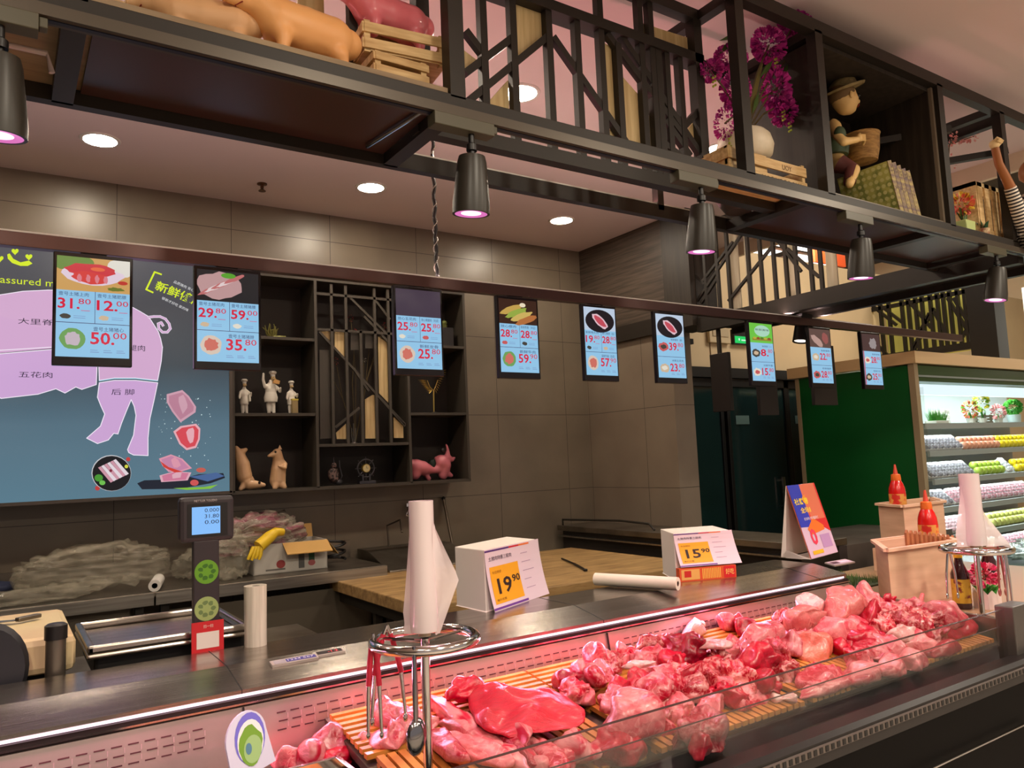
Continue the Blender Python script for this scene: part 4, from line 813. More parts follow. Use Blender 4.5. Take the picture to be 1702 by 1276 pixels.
tp_.text('社群惠', .06, .72, .09, flat((250, 220, 60)), 5, wmax=(.5,), bold=.02); tp_.text('全场疯抢', .18, .60, .08, flat((255, 214, 70)), 5, wmax=(.6,), bold=.02); tp_.text('扫码领福利', .2, .50, .04, flat((240, 230, 240)), 5, wmax=(.5,)); tp_.text('0', .22, .16, .22, flat((230, 60, 90)), 5, wmax=(.22,), bold=.03); tp_.rect(.12, .04, .5, .09, flat((240, 190, 40)), 5); tp_.rect(.55, .1, .9, .28, flat((190, 150, 200)), 5)
for q_ in range(5): tp_.rect(.80, .9-.07*q_, .9, .93-.07*q_, flat((250, 240, 220)), 5)
tp_.build('print', tc_)
# ================================================================ chrome bag stands and tongs
def bag_stand(label, X, Y, zr, zb, R, loc, bag=1):
    t = thing('bag_roll_stand', label, 'bag stand', (X, Y, zb), group='chrome ring bag stands')
    MB().tube([(X+R*cos(a*pi/20), Y+R*sin(a*pi/20), zr) for a in range(40)], R*.10, 12, closed=True).build('ring', CHROME, t, smooth=True)
    m = MB(); 
    for a in (.2, 2.3, 4.4): m.tube([(X, Y, zr-.004), (X+R*cos(a), Y+R*sin(a), zr)], R*.035, 6)
    m.build('spokes', CHROME, t, smooth=True)
    MB().tube([(X, Y, zb), (X, Y, zr+.002)], R*.09, 12).lathe([(R*.35, 0), (R*.35, .006), (R*.1, .012)], c=(X, Y, zb), seg=20).build('pole', CHROME, t, smooth=True)
    return t
S1 = aZ(706, 1062, 1.1325); bag_stand('chrome ring bag stand in the foreground holding the large bag roll', S1.x, S1.y, 1.1325, dz(S1.y), .108, 0)
S2 = aZ(1622, 912, 1.095); bag_stand('smaller chrome ring bag stand at the right by the fridge', S2.x, S2.y, 1.095, .84, .118, 0)
FILM = bpy.data.materials.new('pink_lit_film'); FILM.use_nodes = True; fb = FILM.node_tree.nodes['Principled BSDF']; fb.inputs['Base Color'].default_value = c3(232, 214, 216); fb.inputs['Roughness'].default_value = .25; fb.inputs['Alpha'].default_value = .80; fb.inputs['Coat Weight'].default_value = .5
CLEAR = bpy.data.materials.new('clear_plastic_bag'); CLEAR.use_nodes = True; nt = CLEAR.node_tree; fb = nt.nodes['Principled BSDF']; fb.inputs['Base Color'].default_value = c3(226, 216, 190); fb.inputs['Roughness'].default_value = .25; fb.inputs['Alpha'].default_value = .22; fb.inputs['Coat Weight'].default_value = 1; fb.inputs['Coat Roughness'].default_value = .12
n2 = nt.nodes.new('ShaderNodeTexNoise'); n2.inputs['Scale'].default_value = 14; n2.inputs['Distortion'].default_value = 4; bp = nt.nodes.new('ShaderNodeBump'); bp.inputs['Strength'].default_value = .8; bp.inputs['Distance'].default_value = .02
nt.links.new(n2.outputs[0], bp.inputs['Height']); nt.links.new(bp.outputs[0], fb.inputs['Normal'])
def bag_on_stand(label, C, R0, R1, h, flap):
    t = thing('plastic_bag_roll', label, 'bag roll', C, group='plastic bag rolls'); C = V(C)
    MB().lathe([(R0*.55, h*.99), (R0*.55, h), (R0, h), (R0, h*.5), (R0*1.15, h*.12), (R0*1.1, .01), (R0*.6, .01)], c=tuple(C), seg=30, caps=False).build('film', FILM, t, smooth=True)
    MB().lathe([(R0*.5, 0), (R0*.5, h*.99), (R0*.42, h*.99), (R0*.42, 0)], c=tuple(C), seg=18).build('core', mat('card_core_pale', (190, 176, 150), .6), t, smooth=True)
    m = MB(); rr = rt.copy(); rr.z = 0; rr.normalize(); ff = V((rr.y, -rr.x, 0))*-1
    rows = []
    for i in range(13):
        f = i/12; z = h*(.94-.93*f); wd = flap(f); rows.append([C+V((0, 0, z))+rr*(R0*.9+wd*g*R1)-ff*(.006*sin(g*5+f*7)+R0*(1-g)*.3) for g in (0, .33, .66, 1)])
    m.add([p for r in rows for p in r], [(4*i+j, 4*i+j+1, 4*i+j+5, 4*i+j+4) for i in range(12) for j in range(3)]); m.build('loose_flap', FILM, t, smooth=True)
    m = MB(); rows = []
    for i in range(13):
        f = i/12; z = h*(.95-.93*f); a = .5*R1*(f**1.2)*(1 if f < .9 else .8); rows.append([C+V((0, 0, z))-rr*(R0*.85+a*g) -ff*(R0*(1-g)*.4) for g in (0, .5, 1)])
    m.add([p for r in rows for p in r], [(3*i+j, 3*i+j+1, 3*i+j+4, 3*i+j+3) for i in range(12) for j in range(2)]); m.build('loose_flap', FILM, t, smooth=True)
fl = lambda f: (min(1, max(0, (f-.12)/.45)) if f < .57 else max(.15, 1-(f-.57)/.43*.85))
Dm = (S1-EYE).dot(fw); h1 = 222/FL*Dm
bag_on_stand('tall pink-lit plastic bag roll with a loose flap on the foreground stand', (S1.x, S1.y, 1.14), 21/FL*Dm, 42/FL*Dm, h1, fl)
Dm = (S2-EYE).dot(fw)
bag_on_stand('plastic bag roll with a crumpled tail on the right-hand stand', (S2.x, S2.y, 1.10), 15.5/FL*Dm, 46/FL*Dm, 122/FL*Dm, lambda f: max(0, (f-.45)/.55))
def tongs(label, top, ax, L, m_, spoon=.014, spread=.03, red=None):
    t = thing('serving_tongs', label, 'tongs', top, group='steel tongs hanging from the ring stands'); top = V(top); ax = V(ax)
    for s in (-1, 1):
        e = top+V((0, 0, -L))+ax*spread*s; mid = top+V((0, 0, -L*.5))+ax*spread*.8*s
        MB().tube([top+V((0, 0, .006)), top+ax*spread*.3*s+V((0, 0, -.02)), mid, e+V((0, 0, spoon*1.5))], [.004, .0045, .005, .004], 8).ball((e.x, e.y, e.z), spoon, spoon*.5, spoon*1.6).build('arm', m_ if not (red and s == 1) else m_, t, smooth=True)
        if red: MB().tube([top+ax*spread*.2*s+V((0, 0, -.012)), top+ax*spread*.55*s+V((0, 0, -L*.28)), top+ax*spread*.8*s+V((0, 0, -L*.5))], [.0055, .0065, .006], 8).build('grip', red, t, smooth=True)
rr = V((rt.x, rt.y, 0)).normalized(); ff_ = V((fw.x, fw.y, 0)).normalized()
REDG = mat('red_grip', (190, 36, 60), .4)
def near(dx, dyf): return V((S1.x, S1.y, 1.1325))+rr*dx+ff_*dyf
tongs('steel tongs with thin tips and red grips hanging left of the foreground ring', near(-.108, -.01)+V((0, 0, .012)), rr, .20, CHROME, .005, .014, REDG)
tongs('steel tongs with a red grip hanging at the inner left of the ring', near(-.085, .03)+V((0, 0, .02)), (rr+ff_*.3), .19, CHROME, .006, .034, REDG)
tongs('chrome tongs with a big rounded spoon end hanging before the pole', near(-.008, -.112)+V((0, 0, .005)), ff_, .165, mat('dark_chrome', (150, 150, 154), .14, metal=1), .021, .01)
n2_ = V((S2.x, S2.y, 1.095))
tongs('steel tongs hanging in front of the pale planter crate', n2_-rr*.105, rr, .17, CHROME, .008, .02); tongs('steel tongs hanging from the right side of the right ring', n2_+rr*.06-ff_*.08, rr, .2, CHROME, .012, .008); tongs('reddish tongs hanging at the far right edge of the ring', n2_+rr*.105+ff_*.03, rr, .17, mat('red_steel', (196, 110, 110), .3, metal=.8), .01, .012)
# ================================================================ pork cuts in the case
def meatmat(name, lean, fat, scale=9, lo=.42, hi=.62, stretch=(1, 1, 1), rough=.32, dist=.6, wave=None):
    m = bpy.data.materials.new(name); m.use_nodes = True; nt = m.node_tree; b = nt.nodes['Principled BSDF']; L = nt.links.new
    b.inputs['Roughness'].default_value = rough; b.inputs['Coat Weight'].default_value = .25; b.inputs['Coat Roughness'].default_value = .2
    b.inputs['Subsurface Weight'].default_value = .12; b.inputs['Subsurface Radius'].default_value = (.02, .006, .005); b.inputs['Subsurface Scale'].default_value = .5
    tc = nt.nodes.new('ShaderNodeTexCoord'); mp = nt.nodes.new('ShaderNodeMapping'); mp.inputs['Scale'].default_value = stretch; L(tc.outputs['Object'], mp.inputs[0])
    oi = nt.nodes.new('ShaderNodeObjectInfo'); va = nt.nodes.new('ShaderNodeVectorMath'); va.operation = 'ADD'; ml = nt.nodes.new('ShaderNodeMath'); ml.operation = 'MULTIPLY'; ml.inputs[1].default_value = 9; L(oi.outputs['Random'], ml.inputs[0]); L(mp.outputs[0], va.inputs[0]); L(ml.outputs[0], va.inputs[1])
    if wave:
        w = nt.nodes.new('ShaderNodeTexWave'); w.bands_direction = wave[1]; w.inputs['Scale'].default_value = wave[0]; w.inputs['Distortion'].default_value = 2.2; w.inputs['Detail Scale'].default_value = 1.2; L(mp.outputs[0], w.inputs[0]); src = w.outputs[0]
    else:
        n = nt.nodes.new('ShaderNodeTexNoise'); n.inputs['Scale'].default_value = scale; n.inputs['Detail'].default_value = 5; n.inputs['Distortion'].default_value = dist; L(va.outputs[0], n.inputs[0]); src = n.outputs[0]
    r = nt.nodes.new('ShaderNodeValToRGB'); e = r.color_ramp.elements; e[0].position = lo; e[1].position = hi; e[0].color = c3(*lean); e[1].color = c3(*fat)
    L(src, r.inputs[0])
    n3 = nt.nodes.new('ShaderNodeTexNoise'); n3.inputs['Scale'].default_value = scale*1.9; n3.inputs['Detail'].default_value = 2; n3.inputs['Distortion'].default_value = 1.2; L(va.outputs[0], n3.inputs[0])
    r3 = nt.nodes.new('ShaderNodeValToRGB'); e3_ = r3.color_ramp.elements; e3_[0].position = .455; e3_[1].position = .5; e3_[0].color = (0, 0, 0, 1); e3_[1].color = (.75, .75, .75, 1); e4_ = e3_.new(.545); e4_.color = (0, 0, 0, 1); L(n3.outputs[0], r3.inputs[0])
    mx3 = nt.nodes.new('ShaderNodeMix'); mx3.data_type = 'RGBA'; mx3.inputs[7].default_value = c3(*[min(255, int(c*1.06)) for c in fat]); L(r3.outputs[0], mx3.inputs[0]); L(r.outputs[0], mx3.inputs[6])
    mr = nt.nodes.new('ShaderNodeMapRange'); mr.inputs['To Min'].default_value = .60; mr.inputs['To Max'].default_value = 1.02; L(oi.outputs['Random'], mr.inputs['Value'])
    hv = nt.nodes.new('ShaderNodeHueSaturation'); hv.inputs['Saturation'].default_value = 1.12; L(mr.outputs[0], hv.inputs['Value']); L(mx3.outputs[2], hv.inputs['Color']); L(hv.outputs[0], b.inputs['Base Color'])
    n2 = nt.nodes.new('ShaderNodeTexNoise'); n2.inputs['Scale'].default_value = 45; n2.inputs['Detail'].default_value = 4; L(va.outputs[0], n2.inputs[0]); bp = nt.nodes.new('ShaderNodeBump'); bp.inputs['Strength'].default_value = .7; bp.inputs['Distance'].default_value = .006; L(n2.outputs[0], bp.inputs['Height']); L(bp.outputs[0], b.inputs['Normal'])
    return m
LEAN = meatmat('lean_pork', (170, 36, 52), (200, 72, 84), 14)
MIX = meatmat('marbled_pork', (186, 50, 66), (224, 140, 146), 16, .44, .58)
PALE = meatmat('pale_pork', (202, 88, 100), (226, 150, 152), 12, .4, .6)
SKIN = meatmat('pork_skin', (222, 118, 120), (232, 158, 152), 7, .4, .7)
FAT = meatmat('white_fat', (236, 196, 192), (222, 140, 144), 9, .5, .75)
LOIN = meatmat('loin_slab', (188, 44, 58), (204, 66, 78), 6, .35, .65, stretch=(9, 1, 3), rough=.4)
BELLY = meatmat('belly_layers', (200, 70, 86), (230, 156, 158), wave=(14, 'DIAGONAL'), lo=.15, hi=.75, stretch=(.15, 1, 1))
DARKM = meatmat('dark_pork', (152, 36, 52), (190, 66, 78), 12)
SPINE = meatmat('spine_bone', (172, 36, 52), (222, 150, 148), 26, .48, .60, dist=1.5)
def on_deck(x, y, lift, h):
    Y = 1.65
    for _ in range(8):
        z = (dz(Y)+.022 if True else 0)+lift+h*.6; p = aZ(x, y, z); Y = min(max(p.y, 1.42), 1.95)
    return V((p.x, p.y, z))
def meat_shape(nm, size, seed, mt, kind, taper=0.0, bend=0.0, sub=4):
    import bmesh
    bm = bmesh.new(); bmesh.ops.create_icosphere(bm, subdivisions=sub, radius=1)
    off = V((seed*3.71, seed*1.37, seed*5.13)); mm = min(size)
    rn_ = random.Random(seed*13+5); cuts = []
    for _ in range({'lump': 7, 'slab': 3, 'strip': 3, 'bone': 1, 'hock': 3, 'spine': 5, 'fold': 6}[kind]):
        a_ = rn_.random()*2*pi; e_ = rn_.uniform(-.3, .9); cuts.append((V((cos(a_)*cos(e_), sin(a_)*cos(e_), sin(e_))), rn_.uniform(.45, .8)))
    par = {'lump': (.5, 1.0), 'slab': (.8, 1.4), 'strip': (.45, 1.5), 'bone': (.6, 1.3), 'hock': (.28, .9), 'spine': (.9, 1.7), 'fold': (.75, 1.1)}[kind]
    for v in bm.verts:
        p = v.co.copy(); q = V([math.copysign(abs(a)**.75, a) for a in p]); S_ = V(size)
        wv = noise.noise(p*1.3+off)*.16
        for cn, ch_ in cuts:
            e_ = q.dot(cn)-ch_-wv
            if e_ > 0: q -= cn*e_*.86
        if kind == 'hock': f = 1+.55*noise.noise(V((p.x*1.6, seed, 0)))+taper*p.x; q.y *= f; q.z *= f
        if kind == 'bone': f = .55+.55*abs(p.x)**1.5; q.y *= f; q.z *= f
        q = V((q.x*S_.x, q.y*S_.y, q.z*S_.z)); nn = V((p.x/S_.x, p.y/S_.y, p.z/S_.z)).normalized()
        pw_ = V((q.x/.05, q.y/.05, q.z/.05))*par[1]
        d = noise.noise(pw_*.55+off)*.9+noise.noise(pw_*1.3+off)*.5+noise.noise(pw_*3+off)*.14
        rg = 1-abs(noise.noise(pw_*.9+off*2))*3.2
        d += max(0, rg)*.55*(1 if kind in ('lump', 'fold', 'spine') else .3)
        if kind == 'fold': d += .45*math.copysign(abs(sin(pw_.y*1.5+noise.noise(pw_*.5+off)*3))**.6, sin(pw_.y*1.5+noise.noise(pw_*.5+off)*3))
        if kind == 'spine': d += .2*noise.cell(pw_*1.1+off)
        q += nn*d*par[0]*min(mm, .03)*(.7 if kind == 'slab' else .9)
        if kind == 'slab': q.z += (noise.noise(V((q.x, q.y, 0))*14+off))*.014
        if kind == 'strip': q.z += noise.noise(V((q.y*12, seed, 0)))*.012; q.x += noise.noise(V((q.y*9, seed+5, 0)))*.014
        q.z -= bend*((q.x/S_.x)**2)*S_.x*.5
        lowz = -S_.z*.75
        if q.z < lowz: q.z = lowz+(q.z-lowz)*.2
        v.co = q
    me = bpy.data.meshes.new(nm); bm.to_mesh(me); bm.free()
    for m in mt: me.materials.append(m)
    me.polygons.foreach_set('use_smooth', [True]*len(me.polygons)); return me
mcount = [0]
def meat(nm, lab, x, y, L, Wd, H, yaw, mt, kind, lift=0, grp='pork cuts on the bamboo mats', pos=None, pitch=0, roll=0, bend=0, taper=0, cut=None):
    mcount[0] += 1; sd = mcount[0]
    if grp != 'small pork chunks in the steel tray' and nm != 'pork_tail' and kind != 'bone': L *= 1.25; Wd *= 1.22; H *= 1.12
    me = meat_shape(nm, (L/2, Wd/2, H/2), sd, [mt], kind, taper, bend)
    o = bpy.data.objects.new(nm, me); COL.objects.link(o)
    o.location = pos if pos else on_deck(x, y, lift, H*.5); o.rotation_euler = (roll, pitch, yaw); o.matrix_world = Matrix.Translation(o.location)@o.rotation_euler.to_matrix().to_4x4()
    tag(o, lab, 'meat', grp)
    if cut:   # exposed bone end with marrow ring
        T = o.matrix_world
        c = MB().lathe([(0, 0), (cut*.55, .001), (cut*.6, .003), (cut, .001), (cut*1.05, -.006), (cut*.8, -.012)], seg=14, caps=False)
        c.v = [V((L/2*.93+p.z, p.x, p.y)) for p in c.v]; b = c.build('bone_end', FAT, o, smooth=True, world=False)
    return o
H2 = pi/2
P_ = 'pork_'
# --- left group: belly and the flat slab
meat('pork_belly_piece', 'ridged pink belly piece at the left end beside the chrome pole', 668, 1192, .19, .105, .05, H2+.1, PALE, 'fold')
meat('pork_belly_piece', 'pale folded belly piece below the pole at the left mat edge', 650, 1216, .10, .06, .05, H2-.3, MIX, 'fold')
for i, (x, y, l, w, yw, lab) in enumerate([(742, 1186, .24, .042, H2-.05, 'layered belly strip just right of the chrome pole'), (768, 1206, .26, .045, H2+.05, 'layered belly strip second right of the pole'), (738, 1232, .20, .05, H2-.1, 'thick pale belly strip at the bottom beside the pole'),
        (800, 1218, .27, .04, H2, 'long layered belly strip running down toward the glass'), (790, 1246, .20, .045, H2+.15, 'layered belly strip near the bottom frame edge'), (836, 1232, .25, .045, H2-.05, 'long belly strip tucked below the flat red slab'), (852, 1258, .20, .05, H2+.1, 'belly strip at the very bottom below the slab'), (880, 1240, .20, .035, H2, 'narrow belly strip right of the bottom strips'), (905, 1256, .17, .05, H2-.2, 'pale belly strip crossing the glass edge line')]):
    meat('pork_belly_strip', lab, x, y, l, w, .042, yw, [BELLY, PALE, MIX][i % 3], 'strip', lift=.004*(i % 3), grp='belly strips at the left')
meat('pork_loin_slab', 'large flat red loin slab lying over the belly strips', 872, 1172, .30, .22, .045, H2-.35, LOIN, 'slab', lift=.036)
meat('pork_loin_slab', 'curled red end of meat at the upper left of the flat slab', 772, 1150, .11, .07, .04, .2, LEAN, 'fold', lift=.022)
meat('pork_rib_piece', 'ribbed pale slab below the right end of the flat loin', 850, 1205, .20, .045, .035, H2-.2, BELLY, 'strip', lift=.035)
meat('pork_rib_piece', 'striped rib piece behind the glass below the flat slab', 952, 1238, .13, .07, .05, H2+.1, BELLY, 'fold', lift=.012)
meat('pork_shoulder_chunk', 'smooth skin covered chunk crossed by the glass edge below slab', 1040, 1190, .16, .115, .095, .15, PALE, 'hock', lift=.02)
meat('pork_shoulder_chunk', 'dark red chunk behind the glass left of the bare mat', 1018, 1240, .15, .10, .07, .3, LEAN, 'lump')
meat('pork_shoulder_chunk', 'pale round ended joint below the rib piece', 918, 1262, .10, .05, .05, .2, PALE, 'hock', lift=.01)
meat('pork_shoulder_chunk', 'brownish cut side chunk under the skin covered joint', 1082, 1202, .08, .10, .06, .1, MIX, 'lump')
# --- middle group
D = [('pork_lean_piece', 'dark red pointed piece at the left of the middle heap', 945, 1134, .095, .055, .05, 1.1, DARKM, 'lump', .0),
('pork_lean_piece', 'pale striped fold standing behind the dark pointed piece', 972, 1112, .085, .05, .05, 1.9, BELLY, 'fold', .02),
('pork_lean_piece', 'broad red flap with a pale edge in the middle heap', 1003, 1118, .12, .06, .055, .9, MIX, 'fold', .03),
('pork_lean_piece', 'long smooth pink muscle at the front of the middle heap', 1030, 1142, .12, .05, .05, .6, LEAN, 'lump', .03),
('pork_lean_piece', 'red muscle piece behind the long smooth one', 1056, 1128, .10, .05, .045, .2, LEAN, 'lump', .03),
('pork_fat_strip', 'bright white fat strip on the middle heap', 1062, 1104, .085, .022, .02, 2.7, FAT, 'strip', .062),
('pork_lean_piece', 'peaked pale fold at the back of the middle heap', 995, 1092, .07, .05, .06, 1.5, PALE, 'fold', .02),
('pork_lean_piece', 'pink folded meat behind the white fat strip', 1045, 1088, .12, .06, .05, .1, MIX, 'fold', .01),
('pork_trimming', 'small round trimming left of the skin covered chunk', 975, 1155, .05, .045, .045, 0, PALE, 'lump', .0),
('pork_trimming', 'swirled trimming above the skin covered chunk', 1018, 1164, .06, .05, .045, .5, MIX, 'spine', .04),
('pork_flap', 'flat pale flap pointing up beside the white strip', 1098, 1118, .10, .06, .03, .9, PALE, 'slab', .03),
('pork_flap', 'marbled flap in the centre of the case', 1104, 1142, .13, .07, .05, .3, MIX, 'fold', .03),
('pork_spine_piece', 'reddish round spine piece right of the skin covered chunk', 1106, 1162, .09, .08, .06, .3, SPINE, 'spine', .01),
('pork_spine_piece', 'long red spine strip at the back near the perforated panel', 1088, 1074, .16, .045, .045, .05, SPINE, 'spine', .0),
('pork_rib_rack', 'dark red rib rack standing in the centre back', 1140, 1078, .10, .085, .08, 1.0, DARKM, 'spine', .02),
('pork_trotter', 'white skinned trotter piece lying at the back of the case', 1153, 1044, .125, .05, .05, .35, FAT, 'hock', .0),
('pork_trotter', 'pink trotter end beside the white skinned piece', 1206, 1033, .095, .055, .055, .7, PALE, 'hock', .0),
('pork_fat_strip', 'long white bone edge sloping down from the rib rack', 1176, 1070, .12, .022, .028, -.9+pi, FAT, 'strip', .07),
('pork_spine_piece', 'thin red bone strip lying under the rib rack', 1170, 1108, .20, .04, .04, .3, LEAN, 'strip', .03),
('pork_spine_piece', 'red vertebra piece in the centre of the bone heap', 1196, 1092, .10, .06, .06, .9, SPINE, 'spine', .02),
('pork_spine_piece', 'knobbly vertebra heap piece at lower centre', 1178, 1128, .10, .075, .055, .2, SPINE, 'spine', .01),
('pork_spine_piece', 'bright red vertebra piece in front of the arched bone', 1222, 1126, .09, .08, .065, 1.2, SPINE, 'spine', .02),
('pork_arched_bone', 'arched red meaty bone in the right of the bone heap', 1268, 1098, .15, .05, .06, .15, LEAN, 'fold', .04),
('pork_arched_bone', 'end of the arched bone touching the mat', 1302, 1118, .08, .05, .05, -.8, SPINE, 'spine', .0),
('pork_hock', 'large pink hock with a pale cut edge left of the right heap', 1262, 1058, .20, .09, .08, .1, PALE, 'hock', .01),
('pork_hock', 'fatty hock end joining the tan lump', 1318, 1068, .10, .08, .07, .4, MIX, 'lump', .01),
('pork_joint', 'tan skinned round joint in front of the right heap', 1352, 1076, .105, .085, .085, .2, meatmat('tan_skin', (200, 126, 104), (210, 120, 112), 8), 'hock', .0),
('pork_front_chunk', 'leafy pink chunk alone at the front of the bare mat', 1158, 1212, .11, .10, .075, .8, MIX, 'spine', .0),
('pork_front_chunk', 'small dark tip hanging below the leafy pink chunk', 1162, 1240, .05, .04, .05, .2, DARKM, 'lump', .0),
('pork_trimming', 'pale trimming with white edges above the leafy chunk', 1135, 1178, .10, .06, .05, .6, PALE, 'fold', .0),
('pork_trimming', 'marbled trimming right above the bare front mat', 1186, 1168, .09, .06, .05, .2, MIX, 'lump', .0),
('pork_trimming', 'fresh red trimming right of the centre front', 1214, 1158, .09, .07, .06, .9, LEAN, 'spine', .0),
('pork_trimming', 'pinkish long trimming behind the glass', 1255, 1152, .15, .055, .045, .2, MIX, 'fold', .0),
('pork_bone_piece', 'pale bone end at the front of the bone heap behind glass', 1304, 1160, .07, .045, .04, -.5, FAT, 'bone', .0),
('pork_trimming', 'deep red piece above the pale bone end', 1283, 1136, .10, .06, .055, .4, LEAN, 'fold', .01),
('pork_flat_cut', 'wide flat red cut behind the glass in the right half', 1372, 1122, .22, .09, .04, .18, MIX, 'slab', .0),
('pork_flat_cut', 'pinkish flat cut right of the wide red one', 1428, 1118, .15, .09, .045, .2, PALE, 'slab', .0),
('pork_fat_strip', 'long pale strip lying along the front edge', 1368, 1144, .19, .035, .03, -.05, PALE, 'strip', .0),
# --- right heap
('pork_joint', 'small red knuckle at the left foot of the right heap', 1303, 1035, .075, .06, .06, .4, SPINE, 'spine', .0),
('pork_shoulder', 'smooth pink shoulder on the left of the right heap', 1340, 1030, .17, .10, .10, .25, SKIN, 'hock', .02),
('pork_shoulder', 'white skinned top piece of the right heap', 1352, 1000, .10, .08, .07, .2, FAT, 'hock', .07),
('pork_shoulder', 'big rounded pink shoulder on top of the right heap', 1402, 1002, .20, .11, .10, .1, SKIN, 'hock', .07),
('pork_joint', 'round pink knuckle joint in the middle of the right heap', 1388, 1046, .12, .09, .09, .1, PALE, 'hock', .03),
('pork_joint', 'round pink knob on the back crest of the right heap', 1444, 990, .09, .08, .08, .5, PALE, 'lump', .07),
('pork_lean_piece', 'bright red piece on the crest in front of the crates', 1475, 1002, .09, .05, .05, .2, LEAN, 'spine', .05),
('pork_lean_piece', 'red vertical fold in the middle of the right heap', 1442, 1022, .09, .07, .09, 1.2, LEAN, 'fold', .04),
('pork_spine_piece', 'long red bone across the right heap', 1488, 1018, .18, .05, .05, .05, SPINE, 'strip', .05),
('pork_lean_piece', 'broad red flat piece in front of the right heap', 1434, 1058, .14, .10, .06, .2, LEAN, 'slab', .02),
('pork_spine_piece', 'knobbly bone piece right of the round knuckle', 1472, 1042, .12, .08, .07, .6, SPINE, 'spine', .02),
('pork_spine_piece', 'reddish bone piece below the domed joint', 1520, 1036, .12, .07, .07, .2, SPINE, 'spine', .03),
('pork_joint', 'domed pale joint in front of the soy sauce bottle', 1570, 1020, .15, .10, .09, .1, PALE, 'hock', .04),
('pork_tail', 'thin pink pig tail sticking up before the crate', 1530, 1002, .11, .022, .022, .3, SKIN, 'bone', .07),
('pork_flat_cut', 'long red slab at the right end of the case', 1590, 1044, .20, .07, .07, .12, LEAN, 'hock', .0),
('pork_joint', 'fatty lump in front of the knobbly bones', 1497, 1054, .10, .08, .07, .2, FAT, 'lump', .02),
('pork_joint', 'pinkish lump hanging over the front of the right heap', 1524, 1068, .09, .10, .06, 1.4, PALE, 'lump', .0),
('pork_flat_cut', 'small dark red flap near the glass at the right', 1560, 1080, .12, .08, .035, -.2, LEAN, 'slab', .0),
('pork_flat_cut', 'broad pink cut in front of the right heap', 1448, 1088, .17, .09, .05, .15, MIX, 'fold', .0),
('pork_flat_cut', 'smooth pink cut behind the glass under the right heap', 1478, 1108, .14, .08, .04, .1, PALE, 'slab', .0),
('pork_flat_cut', 'pale piece at the lower right of the right heap', 1512, 1098, .10, .07, .045, .8, PALE, 'lump', .0),
('pork_lean_piece', 'red piece left of the broad pink cut', 1408, 1078, .10, .06, .05, .5, LEAN, 'fold', .0),
('pork_lean_piece', 'small red ball shaped piece above the fatty lump', 1540, 1046, .07, .06, .06, .2, DARKM, 'lump', .03)]
for (nm, lab, x, y, l, w, h, yw, mt, kd, lf) in D: 
    o = meat(nm, lab, x, y, l, w, h, yw, mt, kd, lift=lf, pitch=(-.5 if nm == 'pork_tail' else 0), cut=(.013 if nm in ('pork_hock', 'pork_trotter') and kd == 'hock' else None))
rf = random.Random(21)
fill = [(958, 1150), (1015, 1100), (1075, 1140), (1090, 1095), (1125, 1120), (1150, 1140), (1120, 1100), (1060, 1160), (1200, 1140), (1215, 1075), (1250, 1130), (1240, 1085), (1150, 1150), (1285, 1080), (1240, 1040), (1370, 1022), (1420, 1035), (1320, 1048), (1400, 1062), (1455, 1015), (1500, 1035), (1545, 1030), (1480, 1070), (1555, 1060), (1460, 1075), (1430, 1095), (1505, 1012), (1340, 1060)]
fw_ = ['beside the dark pointed piece', 'at the back left of the middle heap', 'under the red flap', 'behind the pale flap', 'left of the long bone strip', 'below the long bone strip', 'behind the marbled flap', 'above the skin covered chunk', 'over the front red trimming', 'behind the vertebra pieces', 'inside the arched bone', 'before the large pink hock', 'above the pale trimming', 'under the large pink hock', 'behind the large pink hock', 'between the two big pink shoulders', 'under the red vertical fold', 'at the left foot of the pink shoulder', 'below the round knuckle', 'under the crest knob', 'in the middle right of the heap', 'left of the domed joint', 'below the fatty lump', 'under the long red slab', 'left of the fatty lump', 'over the broad pink cut', 'behind the long red bone', 'beside the tan joint']
for (x, y), w_ in zip(fill, fw_):
    i = rf.randrange(6); meat('pork_trimming', ['red', 'marbled', 'pale pink', 'knobbly', 'dark red', 'pink'][i]+' pork trimming '+w_, x, y, rf.uniform(.08, .13), rf.uniform(.05, .075), rf.uniform(.045, .06), rf.uniform(0, 3), [LEAN, MIX, PALE, SPINE, DARKM, MIX][i], ['fold', 'spine', 'lump', 'spine', 'fold', 'fold'][i], lift=(.04 if x > 1360 and y < 1050 else .005))
# --- small meat tray in the left pan
ty = thing('meat_tray', 'steel tray of small meat chunks at the bottom left', 'tray', (.52, 1.66, .745))
tx0, tx1, ty0, ty1, tz = .28, .665, 1.50, 1.80, .80
MB().box(tx0, ty0, .745, tx1, ty1, .80).build('tray_body', STS, ty, bevel=.004)
MB().box(tx0-.006, ty0-.006, .80, tx0+.006, ty1+.006, .835).box(tx1-.006, ty0-.006, .80, tx1+.006, ty1+.006, .835).box(tx0, ty1-.006, .80, tx1, ty1+.006, .835).box(tx0, ty0-.006, .80, tx1, ty0+.006, .835).build('tray_rim', CHROME, ty, bevel=.002)
MB().box(.30, 1.52, .8005, .64, 1.78, .806).build('slat_liner', BAM, ty)
labs = ['small belly chunk at the left end of the steel tray', 'stubby upright chunk second from left in the tray', 'striped chunk in the middle of the steel tray', 'tall pink chunk at the back of the steel tray', 'pink chunk with a cleft right of the tall one', 'pale smooth chunk at the right end of the tray', 'red lower chunk in front of the tall pink one']
